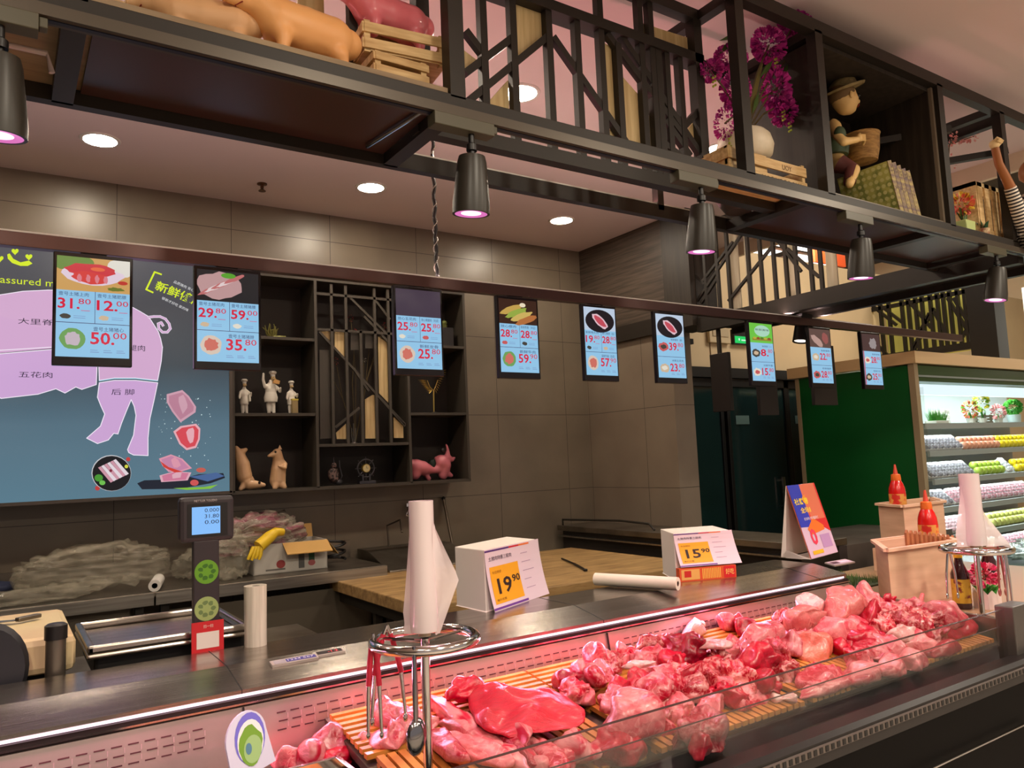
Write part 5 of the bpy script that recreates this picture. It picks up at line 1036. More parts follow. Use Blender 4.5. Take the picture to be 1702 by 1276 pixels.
for i, (x, y, l, w, h, mt) in enumerate([(466, 1262, .055, .05, .045, PALE), (484, 1258, .035, .06, .06, PALE), (518, 1256, .06, .055, .055, BELLY), (548, 1240, .07, .05, .07, MIX), (576, 1246, .06, .05, .05, PALE), (598, 1250, .08, .05, .05, PALE), (556, 1262, .09, .05, .035, LEAN)]):
    meat('pork_chunk', labs[i], x, y, l, w, h, .3+i, mt, 'fold', grp='small pork chunks in the steel tray', pos=aZ(x, y, .806+h*.38)+V((0, 0, 0)))
# film bag in left pan, card sign
def crumple(name, label, P0, size, seed, m, yaw=0, group=None, cat='plastic bag', sub=5, amp=.9):
    me = bpy.data.meshes.new(name); import bmesh
    bm = bmesh.new(); bmesh.ops.create_icosphere(bm, subdivisions=sub, radius=1); off = V((seed*7.7, seed*2.1, seed))
    for v in bm.verts:
        p = v.co.copy(); q = V((p.x*size[0], p.y*size[1], max(p.z, -.55)*size[2])); nn = p.normalized()
        d = noise.noise(p*1.2+off)*.5+abs(noise.noise(V((p.x*2.2, p.y*5, p.z*5))+off))*.55-abs(noise.noise(V((p.x*2.2+p.z, p.y*5, p.z*6))+off))*.55+(.3-abs(noise.noise(V((p.x*2.5+p.z*3, p.y*9, p.z*11-p.x*3))+off*2)))*.20
        v.co = q+V((nn.x*size[0]*.4, nn.y*size[1], nn.z*size[2]))*d*amp
    mn = min(v.co.z for v in bm.verts)
    for v in bm.verts: v.co.z = max(0.0, v.co.z-mn-size[2]*.12)
    bm.to_mesh(me); bm.free(); me.materials.append(m); me.polygons.foreach_set('use_smooth', [True]*len(me.polygons))
    o = bpy.data.objects.new(name, me); COL.objects.link(o); o.location = P0; o.rotation_euler = (0, 0, yaw); return tag(o, label, cat, group)
cp = aZ(290, 1278, .80); crumple('film_bag', 'crumpled pink-lit plastic film bag at the bottom left in the case', (cp.x, cp.y, .746), (.15, .07, .07), 3, FILM, .1)
pc_ = aY(412, 1240, 1.42); cs = thing('round_topped_sign', 'purple edged round topped card sign with a green design at bottom left', 'card sign', (pc_.x, 1.42, .79))
pts = [(-.036, -.05)]+[(-.036+.0*k, -.05) for k in range(0)]+[(.04*cos(a)-.0, .015+.045*sin(a)) for a in [pi-pi*k/14 for k in range(15)]]+[(.05, -.05)]
T = Matrix.Translation(V((pc_.x, 1.42, pc_.z)))@Matrix.Rotation(.35, 4, 'Z')@Matrix.Rotation(-.15, 4, 'Y')
MB().prism(pts, 'y', 0, .004, T=T).build('card', flat((214, 206, 236)), cs)
cpq = Pic(T@V((0, -.0004, 0)), T.to_3x3()@V((1, 0, 0)), T.to_3x3()@V((0, 0, 1))); 
cpq.ell(.006, .012, .030, .044, flat((120, 110, 214)), 1); cpq.ell(.006, .006, .026, .038, flat((236, 230, 240)), 2); cpq.ell(.005, .0, .023, .034, flat((120, 160, 60)), 3, wob=.15, seed=2); cpq.ell(.008, -.008, .018, .024, flat((160, 190, 130)), 4); cpq.ell(.0, -.004, .006, .010, flat((90, 130, 160)), 5); cpq.build('print', cs)
MB().box(pc_.x-.012, 1.415, .745, pc_.x-.004, 1.43, pc_.z-.045).build('clip_foot', WHITEP, cs)
# ================================================================ track spotlights
trk = thing('lighting_track', 'thin dark lighting track under the front beam of the frame', 'lighting track', (1.5, 1.65, 2.39))
MB().box(-1.2, 1.615, 2.374, 4.4, 1.652, 2.399).build('track_rail', mat('track_metal', (74, 66, 56), .35, metal=.3), trk); MB().box(-1.2, 1.628, 2.372, 4.4, 1.640, 2.3745).build('conductor_slot', mat('slot_blue', (20, 22, 40), .4), trk)
def spot(label, X, tilt, first=[None]):
    t = thing('track_spotlight', label, 'spotlight', (X, 1.632, 2.372), group='black track spotlights over the meat case')
    MB().box(X-.115, 1.612, 2.340, X+.06, 1.652, 2.3735).box(X+.06, 1.622, 2.352, X+.075, 1.645, 2.3735).build('track_adapter', mat('adapter_olive', (74, 70, 54), .4), t, bevel=.002)
    MB().tube([(X, 1.632, 2.342), (X, 1.632, 2.285)], .008, 10).lathe([(.014, -.004), (.014, .012), (.009, .016)], c=(X, 1.632, 2.30), seg=14).build('swivel', BLK2, t, smooth=True)
    T = Matrix.Translation(V((X, 1.632, 2.285)))@Matrix.Rotation(tilt[0], 4, 'X')@Matrix.Rotation(tilt[1], 4, 'Y')
    MB().lathe([(.02, 0), (.034, -.004), (.038, -.02), (.048, -.125), (.048, -.152), (.042, -.152), (.036, -.138), (.0, -.137)], seg=30, T=T, caps=False).build('housing', mat('spot_black', (44, 41, 35), .38), t, smooth=True)
    MB().lathe([(.0, -.1495), (.026, -.1495), (.026, -.150), (.0, -.150)], seg=26, T=T, caps=False).build('lamp_face', em('pink_spot_face', (255, 225, 245), 1.6), t)
    MB().lathe([(.0418, -.1515), (.026, -.1493)], seg=30, T=T, caps=False).build('reflector_ring', em('pink_reflector', (232, 120, 196), .9), t, smooth=True)
    l = bpy.data.lights.new('spot_lamp', 'SPOT'); l.energy = SPOTW; l.color = (1, .44, .62); l.spot_size = rad(76); l.spot_blend = .7; l.shadow_soft_size = .035
    o = bpy.data.objects.new('spot_lamp', l); COL.objects.link(o); o.matrix_world = T@Matrix.Translation(V((0, 0, -.165)))
    return t
SPOTW = 29
for X, tl, lab in [(-.02, (.10, 0), 'black track spotlight at the left edge of view'), (.99, (.10, 0), 'black track spotlight left of centre in front of the screens'), (1.835, (.10, 0), 'black track spotlight above the steak picture screen'), (2.70, (.10, 0), 'black track spotlight under the cabinet box'), (3.76, (.10, -.0), 'black track spotlight at the far right under the frame'), (-.95, (.10, 0), 'black track spotlight outside the left edge of view')]:
    spot(lab, X, (tl[0], .12 if X > 3.5 else tl[1]))
for x, y, z, lab in [(1137, 572, 2.35, 'small black spotlight hanging right of the 39.80 screen'), (1332, 548, 2.35, 'small dark spotlight tilted toward the cream wall')]:
    p = aX(x, y, XR+.2); t = thing('side_spotlight', lab, 'spotlight', p, group='spotlights on the side frame')
    T = Matrix.Translation(p)@Matrix.Rotation(.2, 4, 'Y')
    MB().lathe([(.02, .06), (.04, .05), (.052, -.08), (.046, -.08), (.04, -.07), (0, -.069)], seg=22, T=T, caps=False).build('housing', BLK2, t, smooth=True); MB().lathe([(.0, -.071), (.044, -.071), (.044, -.0715), (0, -.0715)], seg=20, T=T, caps=False).build('lamp_face', em('white_spot_face', (255, 235, 215), 3), t)
    MB().tube([tuple(p+V((0, 0, .05))), (p.x, p.y, 2.33)], .007, 8).box(p.x-.05, p.y-.05, 2.32, p.x+.05, p.y+.05, 2.36).build('mount', BLK2, t)
# ================================================================ ornaments on the pig shelf
ZB = 2.455
def bodyT(px, py, Y, s=1, rz=0):
    p = aY(px, py, Y); return Matrix.Translation(p)@Matrix.Rotation(rz, 4, 'Z')@Matrix.Scale(s, 4)
PEACH = mat('peach_glaze', (236, 176, 112), .45, rgb2=(226, 158, 96), nscale=3); PEACH2 = mat('peach_glaze_pale', (226, 182, 132), .5, rgb2=(214, 160, 112), nscale=3); PINKG = mat('pink_glaze', (222, 112, 122), .35, coat=.4)
HOOF = mat('hoof_brown', (150, 96, 60), .5); EYEB = mat('eye_black', (16, 14, 14), .2)
def pig(label, loc, L, rz, m, yaw_head=0, sit=0):
    """standing pig figurine, head toward local -X, body length L"""
    t = thing('pig_figurine', label, 'figurine', loc, rz, group='pig figurines on the top shelf')
    k = L
    J = [(.0, 0, .36*k, .225*k), (.28*k, 0, .36*k, .225*k), (.46*k, 0, .38*k, .15*k), (-.25*k, 0, .38*k, .205*k), (-.42*k, 0, .48*k, .155*k), (-.55*k, 0, .47*k, .11*k), (-.66*k, 0, .45*k, .066*k), (-.71*k, 0, .445*k, .06*k),
         (-.24*k, .11*k, .18*k, .085*k), (-.25*k, .12*k, .08*k, .06*k), (-.26*k, .12*k, .02*k, .055*k), (-.24*k, -.11*k, .18*k, .085*k), (-.25*k, -.12*k, .08*k, .06*k), (-.26*k, -.12*k, .02*k, .055*k),
         (.31*k, .11*k, .18*k, .10*k), (.35*k, .12*k, .08*k, .062*k), (.34*k, .12*k, .02*k, .055*k), (.31*k, -.11*k, .18*k, .10*k), (.35*k, -.12*k, .08*k, .062*k), (.34*k, -.12*k, .02*k, .055*k)]
    E = [(0, 1), (1, 2), (0, 3), (3, 4), (4, 5), (5, 6), (6, 7), (3, 8), (8, 9), (9, 10), (3, 11), (11, 12), (12, 13), (1, 14), (14, 15), (15, 16), (1, 17), (17, 18), (18, 19)]
    b = skin('body', J, E, m, t, sub=2)
    for s in (-1, 1):
        MB().prism([(-.06*k, 0), (.06*k, 0), (.02*k, .12*k)], 'y', -.008*k, .008*k, T=Matrix.Translation(V((-.42*k, s*.10*k, .60*k)))@Matrix.Rotation(.5*s, 4, 'X')@Matrix.Rotation(-.4, 4, 'Y')).build('ear', m, t, world=False, bevel=.004)
        MB().ball((-.53*k, s*.083*k, .535*k), .014*k).build('eye', EYEB, t, world=False, smooth=True)
    MB().lathe([(.0, 0), (.05*k, 0), (.055*k, .012*k), (.05*k, .02*k)], seg=14, T=Matrix.Translation(V((-.745*k, 0, .445*k)))@Matrix.Rotation(pi/2, 4, 'Y')).build('snout', m, t, world=False, smooth=True)
    MB().tube([(-.60*k, -.07*k, .40*k), (-.64*k, 0, .385*k), (-.60*k, .07*k, .40*k)], .006*k, 6).build('mouth', mat('mouth_red', (150, 50, 40), .5), t, world=False)
    MB().tube([(.52*k+.02*k*cos(a), .03*k*sin(a), .46*k+a*.008*k) for a in [i*.6 for i in range(14)]], .012*k, 6).build('tail', m, t, world=False, smooth=True)
    return t
p1 = aY(505, 60, 1.71); pig('peach coloured pig figurine standing at the shelf edge before the crates', (p1.x, 1.715, ZB-.002), .255, .12, PEACH)
p2 = aY(345, 20, 1.74); pig('paler peach pig figurine at the left on the shelf', (p2.x, 1.76, ZB-.002), .22, -.25, PEACH2)
def crate(name, label, C, sx, sy, sz, rz, cat='crate', group=None, m=PINE, rows=3, T0=None):
    t = thing(name, label, cat, C, rz, group)
    for x, y in ((-1, -1), (1, -1), (-1, 1), (1, 1)): MB().box(x*sx/2-.008*x-.008, y*sy/2-.008*y-.008, 0, x*sx/2-.008*x+.008, y*sy/2-.008*y+.008, sz).build('corner_post', m, t, world=False)
    hh = sz/rows*.62
    for r in range(rows):
        z = sz*(r+.5)/rows-hh/2
        for b_ in ((-sx/2, -sy/2-.006, z, sx/2, -sy/2, z+hh), (-sx/2, sy/2, z, sx/2, sy/2+.006, z+hh), (-sx/2-.006, -sy/2-.004, z, -sx/2, sy/2+.004, z+hh), (sx/2, -sy/2-.004, z, sx/2+.006, sy/2+.004, z+hh)): MB().box(*b_).build('slat', m, t, world=False)
    MB().box(-sx/2, -sy/2, .004, sx/2, sy/2, .012).build('bottom', m, t, world=False)
    return t
c0 = aY(640, 100, 1.78); crate('wooden_crate', 'lower pine slat crate beside the standing pig on the top shelf', (c0.x+.015, 1.80, ZB), .145, .17, .095, .0, group='pine crates on the top shelf')
crate('wooden_crate', 'upper pine slat crate carrying the pink pig', (c0.x+.045, 1.83, ZB+.096), .22, .22, .085, -.12, group='pine crates on the top shelf', rows=2)
p3 = aY(645, 10, 1.80); t = pig('round pink pig figurine lying on the pine crate', (p3.x, 1.80, ZB+.165), .235, .1, PINKG)
crate('wooden_crate', 'pine crate behind the left pale pig', (aY(228, 0, 1.95).x-.1, 1.95, ZB), .30, .16, .22, .0, group='pine crates on the top shelf', rows=3)
MBp = MB().box(.66, 1.99, ZB, .735, 2.0, 3.0).build('standing_plank', OAK); tag(MBp, 'tall pale ash plank standing behind the crates on the top shelf', 'plank')
# ================================================================ flower pot on a crate in the right bay
c1 = aY(1262, 270, 1.76); fc = crate('planter_crate', 'pine box crate with mirrored lettering under the white flower pot', (2.27, 1.78, 2.438), .42, .16, .115, .0, cat='crate', rows=2)
MB().box(-.21, -.075, .012, .0, .075, .115).build('solid_side', PINE, fc, world=False)
fp = Pic((2.235+.21, 1.6930, 2.438), (-1, 0, 0), (0, 0, 1)); fp.n = V((0, -1, 0)); fp.text('WOODEN BOX', .0, .015, .022, flat((110, 80, 46)), 1); fp.text('YOU', .05, .075, .018, flat((110, 80, 46)), 1); fp.build('lettering', fc)
pt = thing('flower_pot', 'white round ceramic pot with big magenta blossoms and curved stems', 'potted plant', (2.275, 1.80, 2.555))
MB().lathe([(.0, .0), (.07, .0), (.098, .03), (.105, .065), (.095, .10), (.078, .118), (.070, .116), (.085, .10), (.0, .095)], c=(2.275, 1.80, 2.555), seg=28).build('pot', mat('white_pot', (226, 214, 190), .5, rgb2=(206, 190, 160), nscale=9, bump=.4, bscale=16), pt, smooth=True)
MAG = mat('magenta_petal', (186, 30, 140), .5, rgb2=(216, 70, 168), nscale=20); MAG2 = mat('dark_magenta_petal', (146, 20, 116), .5); LEAFM = mat('leaf_green', (70, 96, 40), .5); BUD = mat('bud_green', (170, 184, 70), .5); STEM = mat('stem_brown', (84, 70, 40), .6)
def blossom(mb, c, r, n, seed, flatn=None):
    rn = random.Random(seed); c = V(c)
    for i in range(n):
        d = V((rn.gauss(0, 1), rn.gauss(0, 1), rn.gauss(0, 1))).normalized(); tpos = c+V((d.x*r[0], d.y*r[1], d.z*r[2]))
        s = min(r)*.42; u = d.orthogonal().normalized(); u = (Matrix.Rotation(rn.random()*6.28, 3, d)@u); w = d.cross(u)
        k = rn.uniform(.8, 1.3)*s
        mb.add([tpos-d*s*.7, tpos-u*k*.5+d*s*.1, tpos-u*k*.25+w*k*.25+d*s*.7, tpos+u*k*.2-w*k*.15+d*s*.85, tpos+u*k*.5+d*s*.1], [(0, 1, 2), (0, 2, 3), (0, 3, 4)], i % 3 == 0)
POTT = V((2.275, 1.80, 2.66))
for i, (x, y, rx, rz_, st) in enumerate([(1215, 95, .062, .035, 1), (1180, 118, .04, .03, 1), (1222, 150, .045, .06, 1), (1205, 205, .022, .06, 1), (1278, 75, .07, .06, 1), (1322, 38, .085, .035, 1), (1325, 80, .06, .075, 1), (1290, 150, .05, .09, 1), (1335, 175, .035, .07, 1), (1302, 185, .04, .05, 0), (1345, 110, .035, .03, 1)]):
    c = aY(x, y, 1.80); m = MB(); blossom(m, c, (rx, .045, rz_), int(130+rx*2200), i); m.build('blossom', [MAG, MAG2], pt)
    if st: mid = POTT.lerp(c, .55)+V((0, 0, .05)); MB().tube([POTT, POTT.lerp(mid, .6)+V((0, 0, .02)), mid, c], .0035, 6).build('stem', STEM, pt, smooth=True)
    b = MB()
    for q_ in range(6): e = c+V((rx*.4*(1 if x > 1250 else -1)*.3, -.02, -rz_-.008*q_)); b.ball(tuple(e+V((.006*(-1)**q_, 0, 0))), .005, seg=6, rings=4)
    b.build('buds', BUD, pt)
def leafm(mb, a, b_, w, n=V((0, -1, .3))):
    a, b_ = V(a), V(b_); d = b_-a; s = d.cross(n).normalized()*w; m_ = a.lerp(b_, .45)+n.normalized()*w*.4
    mb.add([a, m_+s, b_, m_-s], [(0, 1, 2, 3)])
m = MB()
for x0, y0, x1, y1 in [(1230, 110, 1205, 75), (1225, 60, 1195, 68), (1215, 70, 1195, 90), (1300, 130, 1310, 105), (1318, 170, 1330, 130), (1285, 100, 1262, 130), (1225, 180, 1242, 190), (1250, 190, 1262, 150)]: leafm(m, aY(x0, y0, 1.79), aY(x1, y1, 1.79), .010)
m.build('leaves', LEAFM, pt)
m = MB(); 
for k in range(8): m.tube([POTT+V((.003*k-.01, 0, -.02)), aY(1263+k*1.2-4, 120-k*2, 1.80)], .0022, 5)
m.build('straw_stems', mat('straw', (120, 110, 60), .6), pt)
vs_ = thing('dark_jar', 'dark round jar standing beside the white flower pot', 'jar', (2.40, 1.95, 2.438)); MB().lathe([(.05, 0), (.085, .05), (.09, .12), (.06, .18), (.045, .19)], c=(2.40, 1.95, 2.438), seg=22).build('jar_body', mat('dark_glaze', (50, 44, 40), .5), vs_, smooth=True)
# ================================================================ farm boy figure with a basket, books
SKN = mat('figurine_skin', (226, 188, 122), .5); HATM = mat('straw_hat', (150, 130, 84), .7, rgb2=(120, 104, 66), nscale=30, bump=.5, bscale=60); BSK = mat('basket_weave', (168, 128, 70), .7, rgb2=(130, 94, 48), nscale=30, stretch=(1, 1, 4), bump=.6, bscale=50); SHRT = mat('green_shirt', (60, 76, 50), .6); PANT = mat('dark_red_trousers', (92, 46, 42), .6)
by = thing('farm_boy_figurine', 'seated farm boy figurine in a straw hat holding a woven basket', 'figurine', (2.66, 1.80, 2.452))
def g(x, y, Y=1.80): return aY(x, y, Y)
hd = g(1404, 166); sh = g(1386, 212, 1.82); hp = g(1385, 268, 1.84)
J = [(*hp, .045), (*(hp.lerp(sh, .5)), .042), (*sh, .032), (*(sh+V((0, 0, .022))), .018), (*g(1393, 226, 1.74), .020), (*g(1402, 236, 1.71), .018), (*g(1425, 232, 1.70), .014), (*g(1392, 224, 1.88), .020), (*g(1412, 232, 1.90), .016),
     (*g(1402, 274, 1.78), .030), (*g(1420, 282, 1.74), .024), (*g(1412, 306, 1.72), .018), (*g(1395, 276, 1.88), .028), (*g(1418, 280, 1.88), .022), (*g(1414, 305, 1.86), .018)]
skin('body', J, [(0, 1), (1, 2), (2, 3), (2, 4), (4, 5), (5, 6), (2, 7), (7, 8), (0, 9), (9, 10), (10, 11), (0, 12), (12, 13), (13, 14)], SKN, None).parent = by
by.children[0].matrix_parent_inverse = by.matrix_world.inverted()
def wchild(o): o.parent = by; o.matrix_parent_inverse = by.matrix_world.inverted(); return o
import bmesh
def headmesh(nm, c, r, m, look):
    """rounded head with cheeks, brow and chin; look = facing direction"""
    bm = bmesh.new(); bmesh.ops.create_icosphere(bm, subdivisions=3, radius=1); look = V(look).normalized(); sd = look.cross(V((0, 0, 1)))
    for v in bm.verts:
        p = v.co.copy(); f = p.y; q = V((p.x*.82, p.y*.92, p.z*1.08))
        if f > .3 and -.35 < p.z < .05: q.y += .06*(1-abs(p.x))
        if p.z < -.6 and f > 0: q.y += .12; q.x *= .8
        if f > .6 and .1 < p.z < .35: q.y -= .06
        if f < -.2 and p.z < -.3: q.y *= .8
        v.co = V(c)+(sd*q.x+look*q.y+V((0, 0, 1))*q.z)*r
    me = bpy.data.meshes.new(nm); bm.to_mesh(me); bm.free(); me.materials.append(m); me.polygons.foreach_set('use_smooth', [True]*len(me.polygons)); o = bpy.data.objects.new(nm, me); COL.objects.link(o); return o
lk = V((.93, -.36, -.02)); sdv = lk.cross(V((0, 0, 1))).normalized()
wchild(headmesh('head', hd, .060, SKN, lk))
MB().ball(tuple(hd+lk*.062+V((0, 0, -.002))), .010, seg=10).build('nose', SKN, by, smooth=True)
for s in (-1, 1):
    MB().ball(tuple(hd+lk*.049+sdv*s*.024+V((0, 0, .012))), .008, .008, .010).build('eye', EYEB, by, smooth=True); MB().ball(tuple(hd+sdv*s*.050-lk*.004), .011, .007, .016).build('ear', SKN, by, smooth=True)
MB().tube([tuple(hd+lk*.056+sdv*.014+V((0, 0, -.022))), tuple(hd+lk*.061+V((0, 0, -.025))), tuple(hd+lk*.056-sdv*.014+V((0, 0, -.022)))], .003, 6).build('mouth', mat('lip_red', (150, 60, 40), .5), by)
MB().ball(tuple(hd-lk*.015+V((0, 0, .022))), .056, .056, .050).build('hair', mat('brown_hair', (110, 84, 50), .7), by, smooth=True)
Th = Matrix.Translation(hd+V((0, 0, .040)))@Matrix.Rotation(-.35, 4, V((0, 1, 0)))
MB().lathe([(.0, .055), (.035, .052), (.054, .034), (.058, .006), (.082, .0), (.088, .009), (.082, .003), (.058, .0), (.0, .0)], seg=26, T=Th).build('straw_hat', HATM, by, smooth=True)
MB().lathe([(.055, 0), (.062, .04), (.05, .085), (.03, .10)], c=tuple(hp.lerp(sh, .45)-V((0, 0, .045))), seg=18).build('shirt', SHRT, by, smooth=True)
MB().ball(tuple(g(1396, 222, 1.735)), .026, .022, .03).build('sleeve', SHRT, by, smooth=True)
MB().tube([g(1395, 272, 1.79), g(1416, 282, 1.75), g(1412, 303, 1.73)], [.038, .03, .024], 12).build('trouser_leg', PANT, by, smooth=True); MB().tube([g(1392, 274, 1.88), g(1414, 281, 1.88), g(1412, 302, 1.87)], [.036, .028, .022], 12).build('trouser_leg', PANT, by, smooth=True)
for Y in (1.715, 1.86): f0 = g(1412, 310, Y); MB().ball((f0.x+.014, Y-.005, 2.466), .030, .014, .013).build('foot', SKN, by, smooth=True)
bkc = g(1434, 250, 1.78)
MB().lathe([(.048, -.072), (.055, -.07), (.066, -.02), (.070, .035), (.074, .045), (.064, .045), (.058, -.0), (.0, -.01)], c=tuple(bkc+V((0, 0, .02))), seg=26).build('basket', BSK, by, smooth=True)
hnd = g(1430, 228, 1.715); m = MB()
for k in range(4): a = hnd+V((.004, 0, .010-.007*k)); m.tube([a, a+V((.018, -.006, .001)), a+V((.032-.003*abs(k-1), .004, -.004)), a+V((.036, .014, -.006))], .0048, 7)
m.tube([hnd+V((-.004, 0, .006)), hnd+V((.008, .006, .018)), hnd+V((.02, .012, .02))], .005, 7).ball(tuple(hnd+V((-.002, .002, -.002))), .014, .009, .016); m.build('hand', SKN, by, smooth=True)
PG = mat('green_patterned_cover', (206, 204, 112), .5, rgb2=(150, 160, 84), nscale=26, lo=.45, hi=.6); SPN = [mat('book_spine_a', (180, 160, 90), .5, rgb2=(120, 92, 80), nscale=30, stretch=(1, 1, 3)), mat('book_spine_b', (150, 128, 84), .5, rgb2=(104, 80, 86), nscale=30, stretch=(1, 1, 3))]
xb = aY(1503, 347, 1.70).x
for i in range(5):
    t = thing('book', ['book with green checked cover, leftmost of the leaning row', 'second leaning book with speckled spine', 'third leaning book, middle of the row', 'fourth leaning book with a pale spine', 'fifth leaning book, nearest the cabinet side wall'][i], 'book', (xb+i*.033, 1.78, 2.453), group='leaning books in the cabinet box')
    th = .029; hgt_ = [.245, .243, .236, .228, .225][i]; T = Matrix.Translation(V((xb+i*.033, 0, 2.4535)))@Matrix.Rotation(-.30, 4, 'Y')
    MB().box(-th, 1.70, .0, -th+.003, 1.93, hgt_, 0, T).box(-.003, 1.70, 0, 0, 1.93, hgt_, 0, T).box(-th, 1.697, 0, 0, 1.702, hgt_, 1, T).build('cover', [PG if i == 0 else SPN[i % 2], SPN[i % 2]], t)
    MB().box(-th+.003, 1.703, .004, -.003, 1.925, hgt_-.004, 0, T).build('pages', PAP, t)
    q_ = Pic(T@V((-th, 1.6965, 0)), T.to_3x3()@V((1, 0, 0)), T.to_3x3()@V((0, 0, 1)), th, hgt_)
    for r in range(3): q_.text('养生菜谱', .30+.0*r, .86-r*.055-.25*(r == 2), .035, flat((70, 44, 50)), 2, wmax=(.5,))
    q_.build('spine_lettering', t)
    if i == 0:
        q_ = Pic(T@V((-th-.0003, 1.93, 0)), V((0, -1, 0)), T.to_3x3()@V((0, 0, 1)), .23, hgt_)
        for a in range(9):
            for b_ in range(9): q_.ell(.06+a*.11, .06+b_*.11, .04, .035, flat((226, 224, 150)), 1, n=8)
        q_.build('cover_pattern', t)
# ================================================================ right end bay
RP = mat('pink_flower', (232, 130, 130), .5, rgb2=(240, 190, 180), nscale=30); RR = mat('red_flower', (206, 50, 60), .5, rgb2=(236, 120, 90), nscale=30)
t = thing('pink_flower_spray', 'spray of pink blossoms hanging beside the cabinet box', 'flowers', aY(1600, 228, 1.9)); m = MB()
for k in range(4): blossom(m, aY(1578+k*12, 232-k*2, 1.9), (.035, .03, .028), 26, 40+k)
m.build('petals', [RP, RP], t); blossom(m2 := MB(), aY(1578, 275, 1.9), (.02, .03, .06), 16, 50); m2.build('petals', [RP, RP], t); MB().tube([aY(1574, 300, 1.9), aY(1578, 240, 1.9), aY(1620, 226, 1.9)], .003, 5).build('twig', STEM, t)
MB().tube([aY(1574, 300, 1.9), V((aY(1574, 300, 1.9).x, 1.9, 2.44))], .004, 6).build('stand_stem', STEM, t)
pb = aY(1598, 345, 1.74); t = thing('tulip_pot', 'small pale green pot of red tulips beside the picket crate', 'potted plant', (pb.x, 1.74, 2.438))
MB().prism([(-.035, 0), (.035, 0), (.045, .085), (-.045, .085)], 'y', -.035, .035).build('pot', mat('pale_green_pot', (190, 204, 130), .5), t, world=False, bevel=.004)
m = MB(); blossom(m, (0, 0, .17), (.05, .045, .045), 90, 3); m.build('blossom', [RR, mat('yellow_petal', (226, 186, 60), .5)], t, world=False); m = MB()
for k in range(8): leafm(m, (0, 0, .08), (.05*cos(k), .03*sin(k*2), .13+.01*k), .01)
m.build('leaves', LEAFM, t, world=False)
t = thing('small_patterned_pot', 'small white patterned pot with green leaves before the picket crate', 'potted plant', (pb.x+.09, 1.70, 2.438)); MB().lathe([(.022, 0), (.032, .05), (.0, .048)], seg=16).build('pot', mat('patterned_pot', (216, 196, 150), .5, rgb2=(140, 70, 50), nscale=60), t, world=False, smooth=True); m = MB()
for k in range(9): leafm(m, (0, 0, .045), (.04*cos(k*.7), .03*sin(k*.7), .075+.01*(k % 3)), .012)
m.build('leaves', mat('dark_leaf', (30, 70, 40), .4), t, world=False)
a0, a1 = aY(1628, 385, 1.72), aY(1668, 395, 1.72)
t = thing('picket_crate', 'pale wood picket crate at the right end of the top frame', 'crate', (3.9, 1.80, 2.438))
for i, x in enumerate((3.80, 3.87, 3.94, 4.01)): MB().box(x, 1.70, 2.438, x+.045, 1.708, 2.72).build('picket', PINE, t)
MB().box(3.79, 1.708, 2.66, 4.05, 1.72, 2.71).build('rail', PINE, t); MB().box(3.79, 1.708, 2.46, 4.05, 1.72, 2.50).build('rail', PINE, t)
MB().box(3.785, 1.70, 2.438, 3.793, 1.98, 2.72).build('side_board', PINE, t); MB().prism([(1.70, 2.70), (1.98, 2.70), (1.98, 2.72), (1.70, 2.72)], 'x', 3.785, 4.05).build('top_board', OAK, t)
m = MB(); blossom(m, (3.93, 1.86, 2.58), (.04, .03, .05), 40, 77); m.build('white_blossom', [mat('white_petal', (240, 224, 230), .5), LEAFM], t)
# raised arm of a doll in a striped jersey
AR = mat('doll_brown', (160, 98, 50), .5); dl_ = thing('raised_arm_doll', 'doll in a black and white striped jersey raising one brown arm', 'doll', (4.12, 1.62, 2.438))
def ga(x, y): return aY(x, y, 1.60)
sm = bpy.data.materials.new('striped_jersey'); sm.use_nodes = True; nt = sm.node_tree; bb_ = nt.nodes['Principled BSDF']; tcn = nt.nodes.new('ShaderNodeTexCoord'); mpn = nt.nodes.new('ShaderNodeMapping'); mpn.inputs['Rotation'].default_value = (0, .45, 0); wv = nt.nodes.new('ShaderNodeTexWave'); wv.bands_direction = 'Z'; wv.inputs['Scale'].default_value = 20; rmp = nt.nodes.new('ShaderNodeValToRGB'); rmp.color_ramp.interpolation = 'CONSTANT'; rmp.color_ramp.elements[1].position = .5; rmp.color_ramp.elements[0].color = c3(24, 20, 24); rmp.color_ramp.elements[1].color = c3(232, 222, 206)
nt.links.new(tcn.outputs['Object'], mpn.inputs[0]); nt.links.new(mpn.outputs[0], wv.inputs[0]); nt.links.new(wv.outputs[0], rmp.inputs[0]); nt.links.new(rmp.outputs[0], bb_.inputs['Base Color'])
e3 = ga(1700, 392); tor = V((4.12, 1.60, 2.62))
MB().tube([ga(1654, 246), ga(1660, 272), ga(1674, 300), ga(1682, 318)], [.017, .018, .021, .024], 12).build('forearm', AR, dl_, smooth=True)
hb = ga(1653, 240); m = MB(); m.ball(tuple(hb), .026, .022, .022)
for k in range(4): a = hb+V((-.018+.011*k, -.012, .012)); m.tube([a, a+V((0, -.010, .008)), a+V((.001, -.016, -.002)), a+V((0, -.010, -.010))], .0062, 7)
m.tube([hb+V((.012, -.01, -.006)), hb+V((.024, -.014, .004)), hb+V((.026, -.012, .014))], .006, 7); m.build('hand', mat('doll_palm', (236, 206, 150), .5), dl_, smooth=True)
MB().tube([ga(1679, 312), ga(1689, 340), ga(1700, 372), e3+V((.02, 0, -.03)), tor], [.026, .031, .035, .04, .06], 14).tube([tor+V((.02, 0, .04)), tor, tor-V((0, 0, .12))], [.06, .08, .08], 14).build('jersey', sm, dl_, smooth=True)
MB().tube([tor-V((.02, 0, .11)), V((4.10, 1.60, 2.50)), V((4.08, 1.60, 2.44))], [.07, .06, .05], 14).build('trousers', AR, dl_, smooth=True)
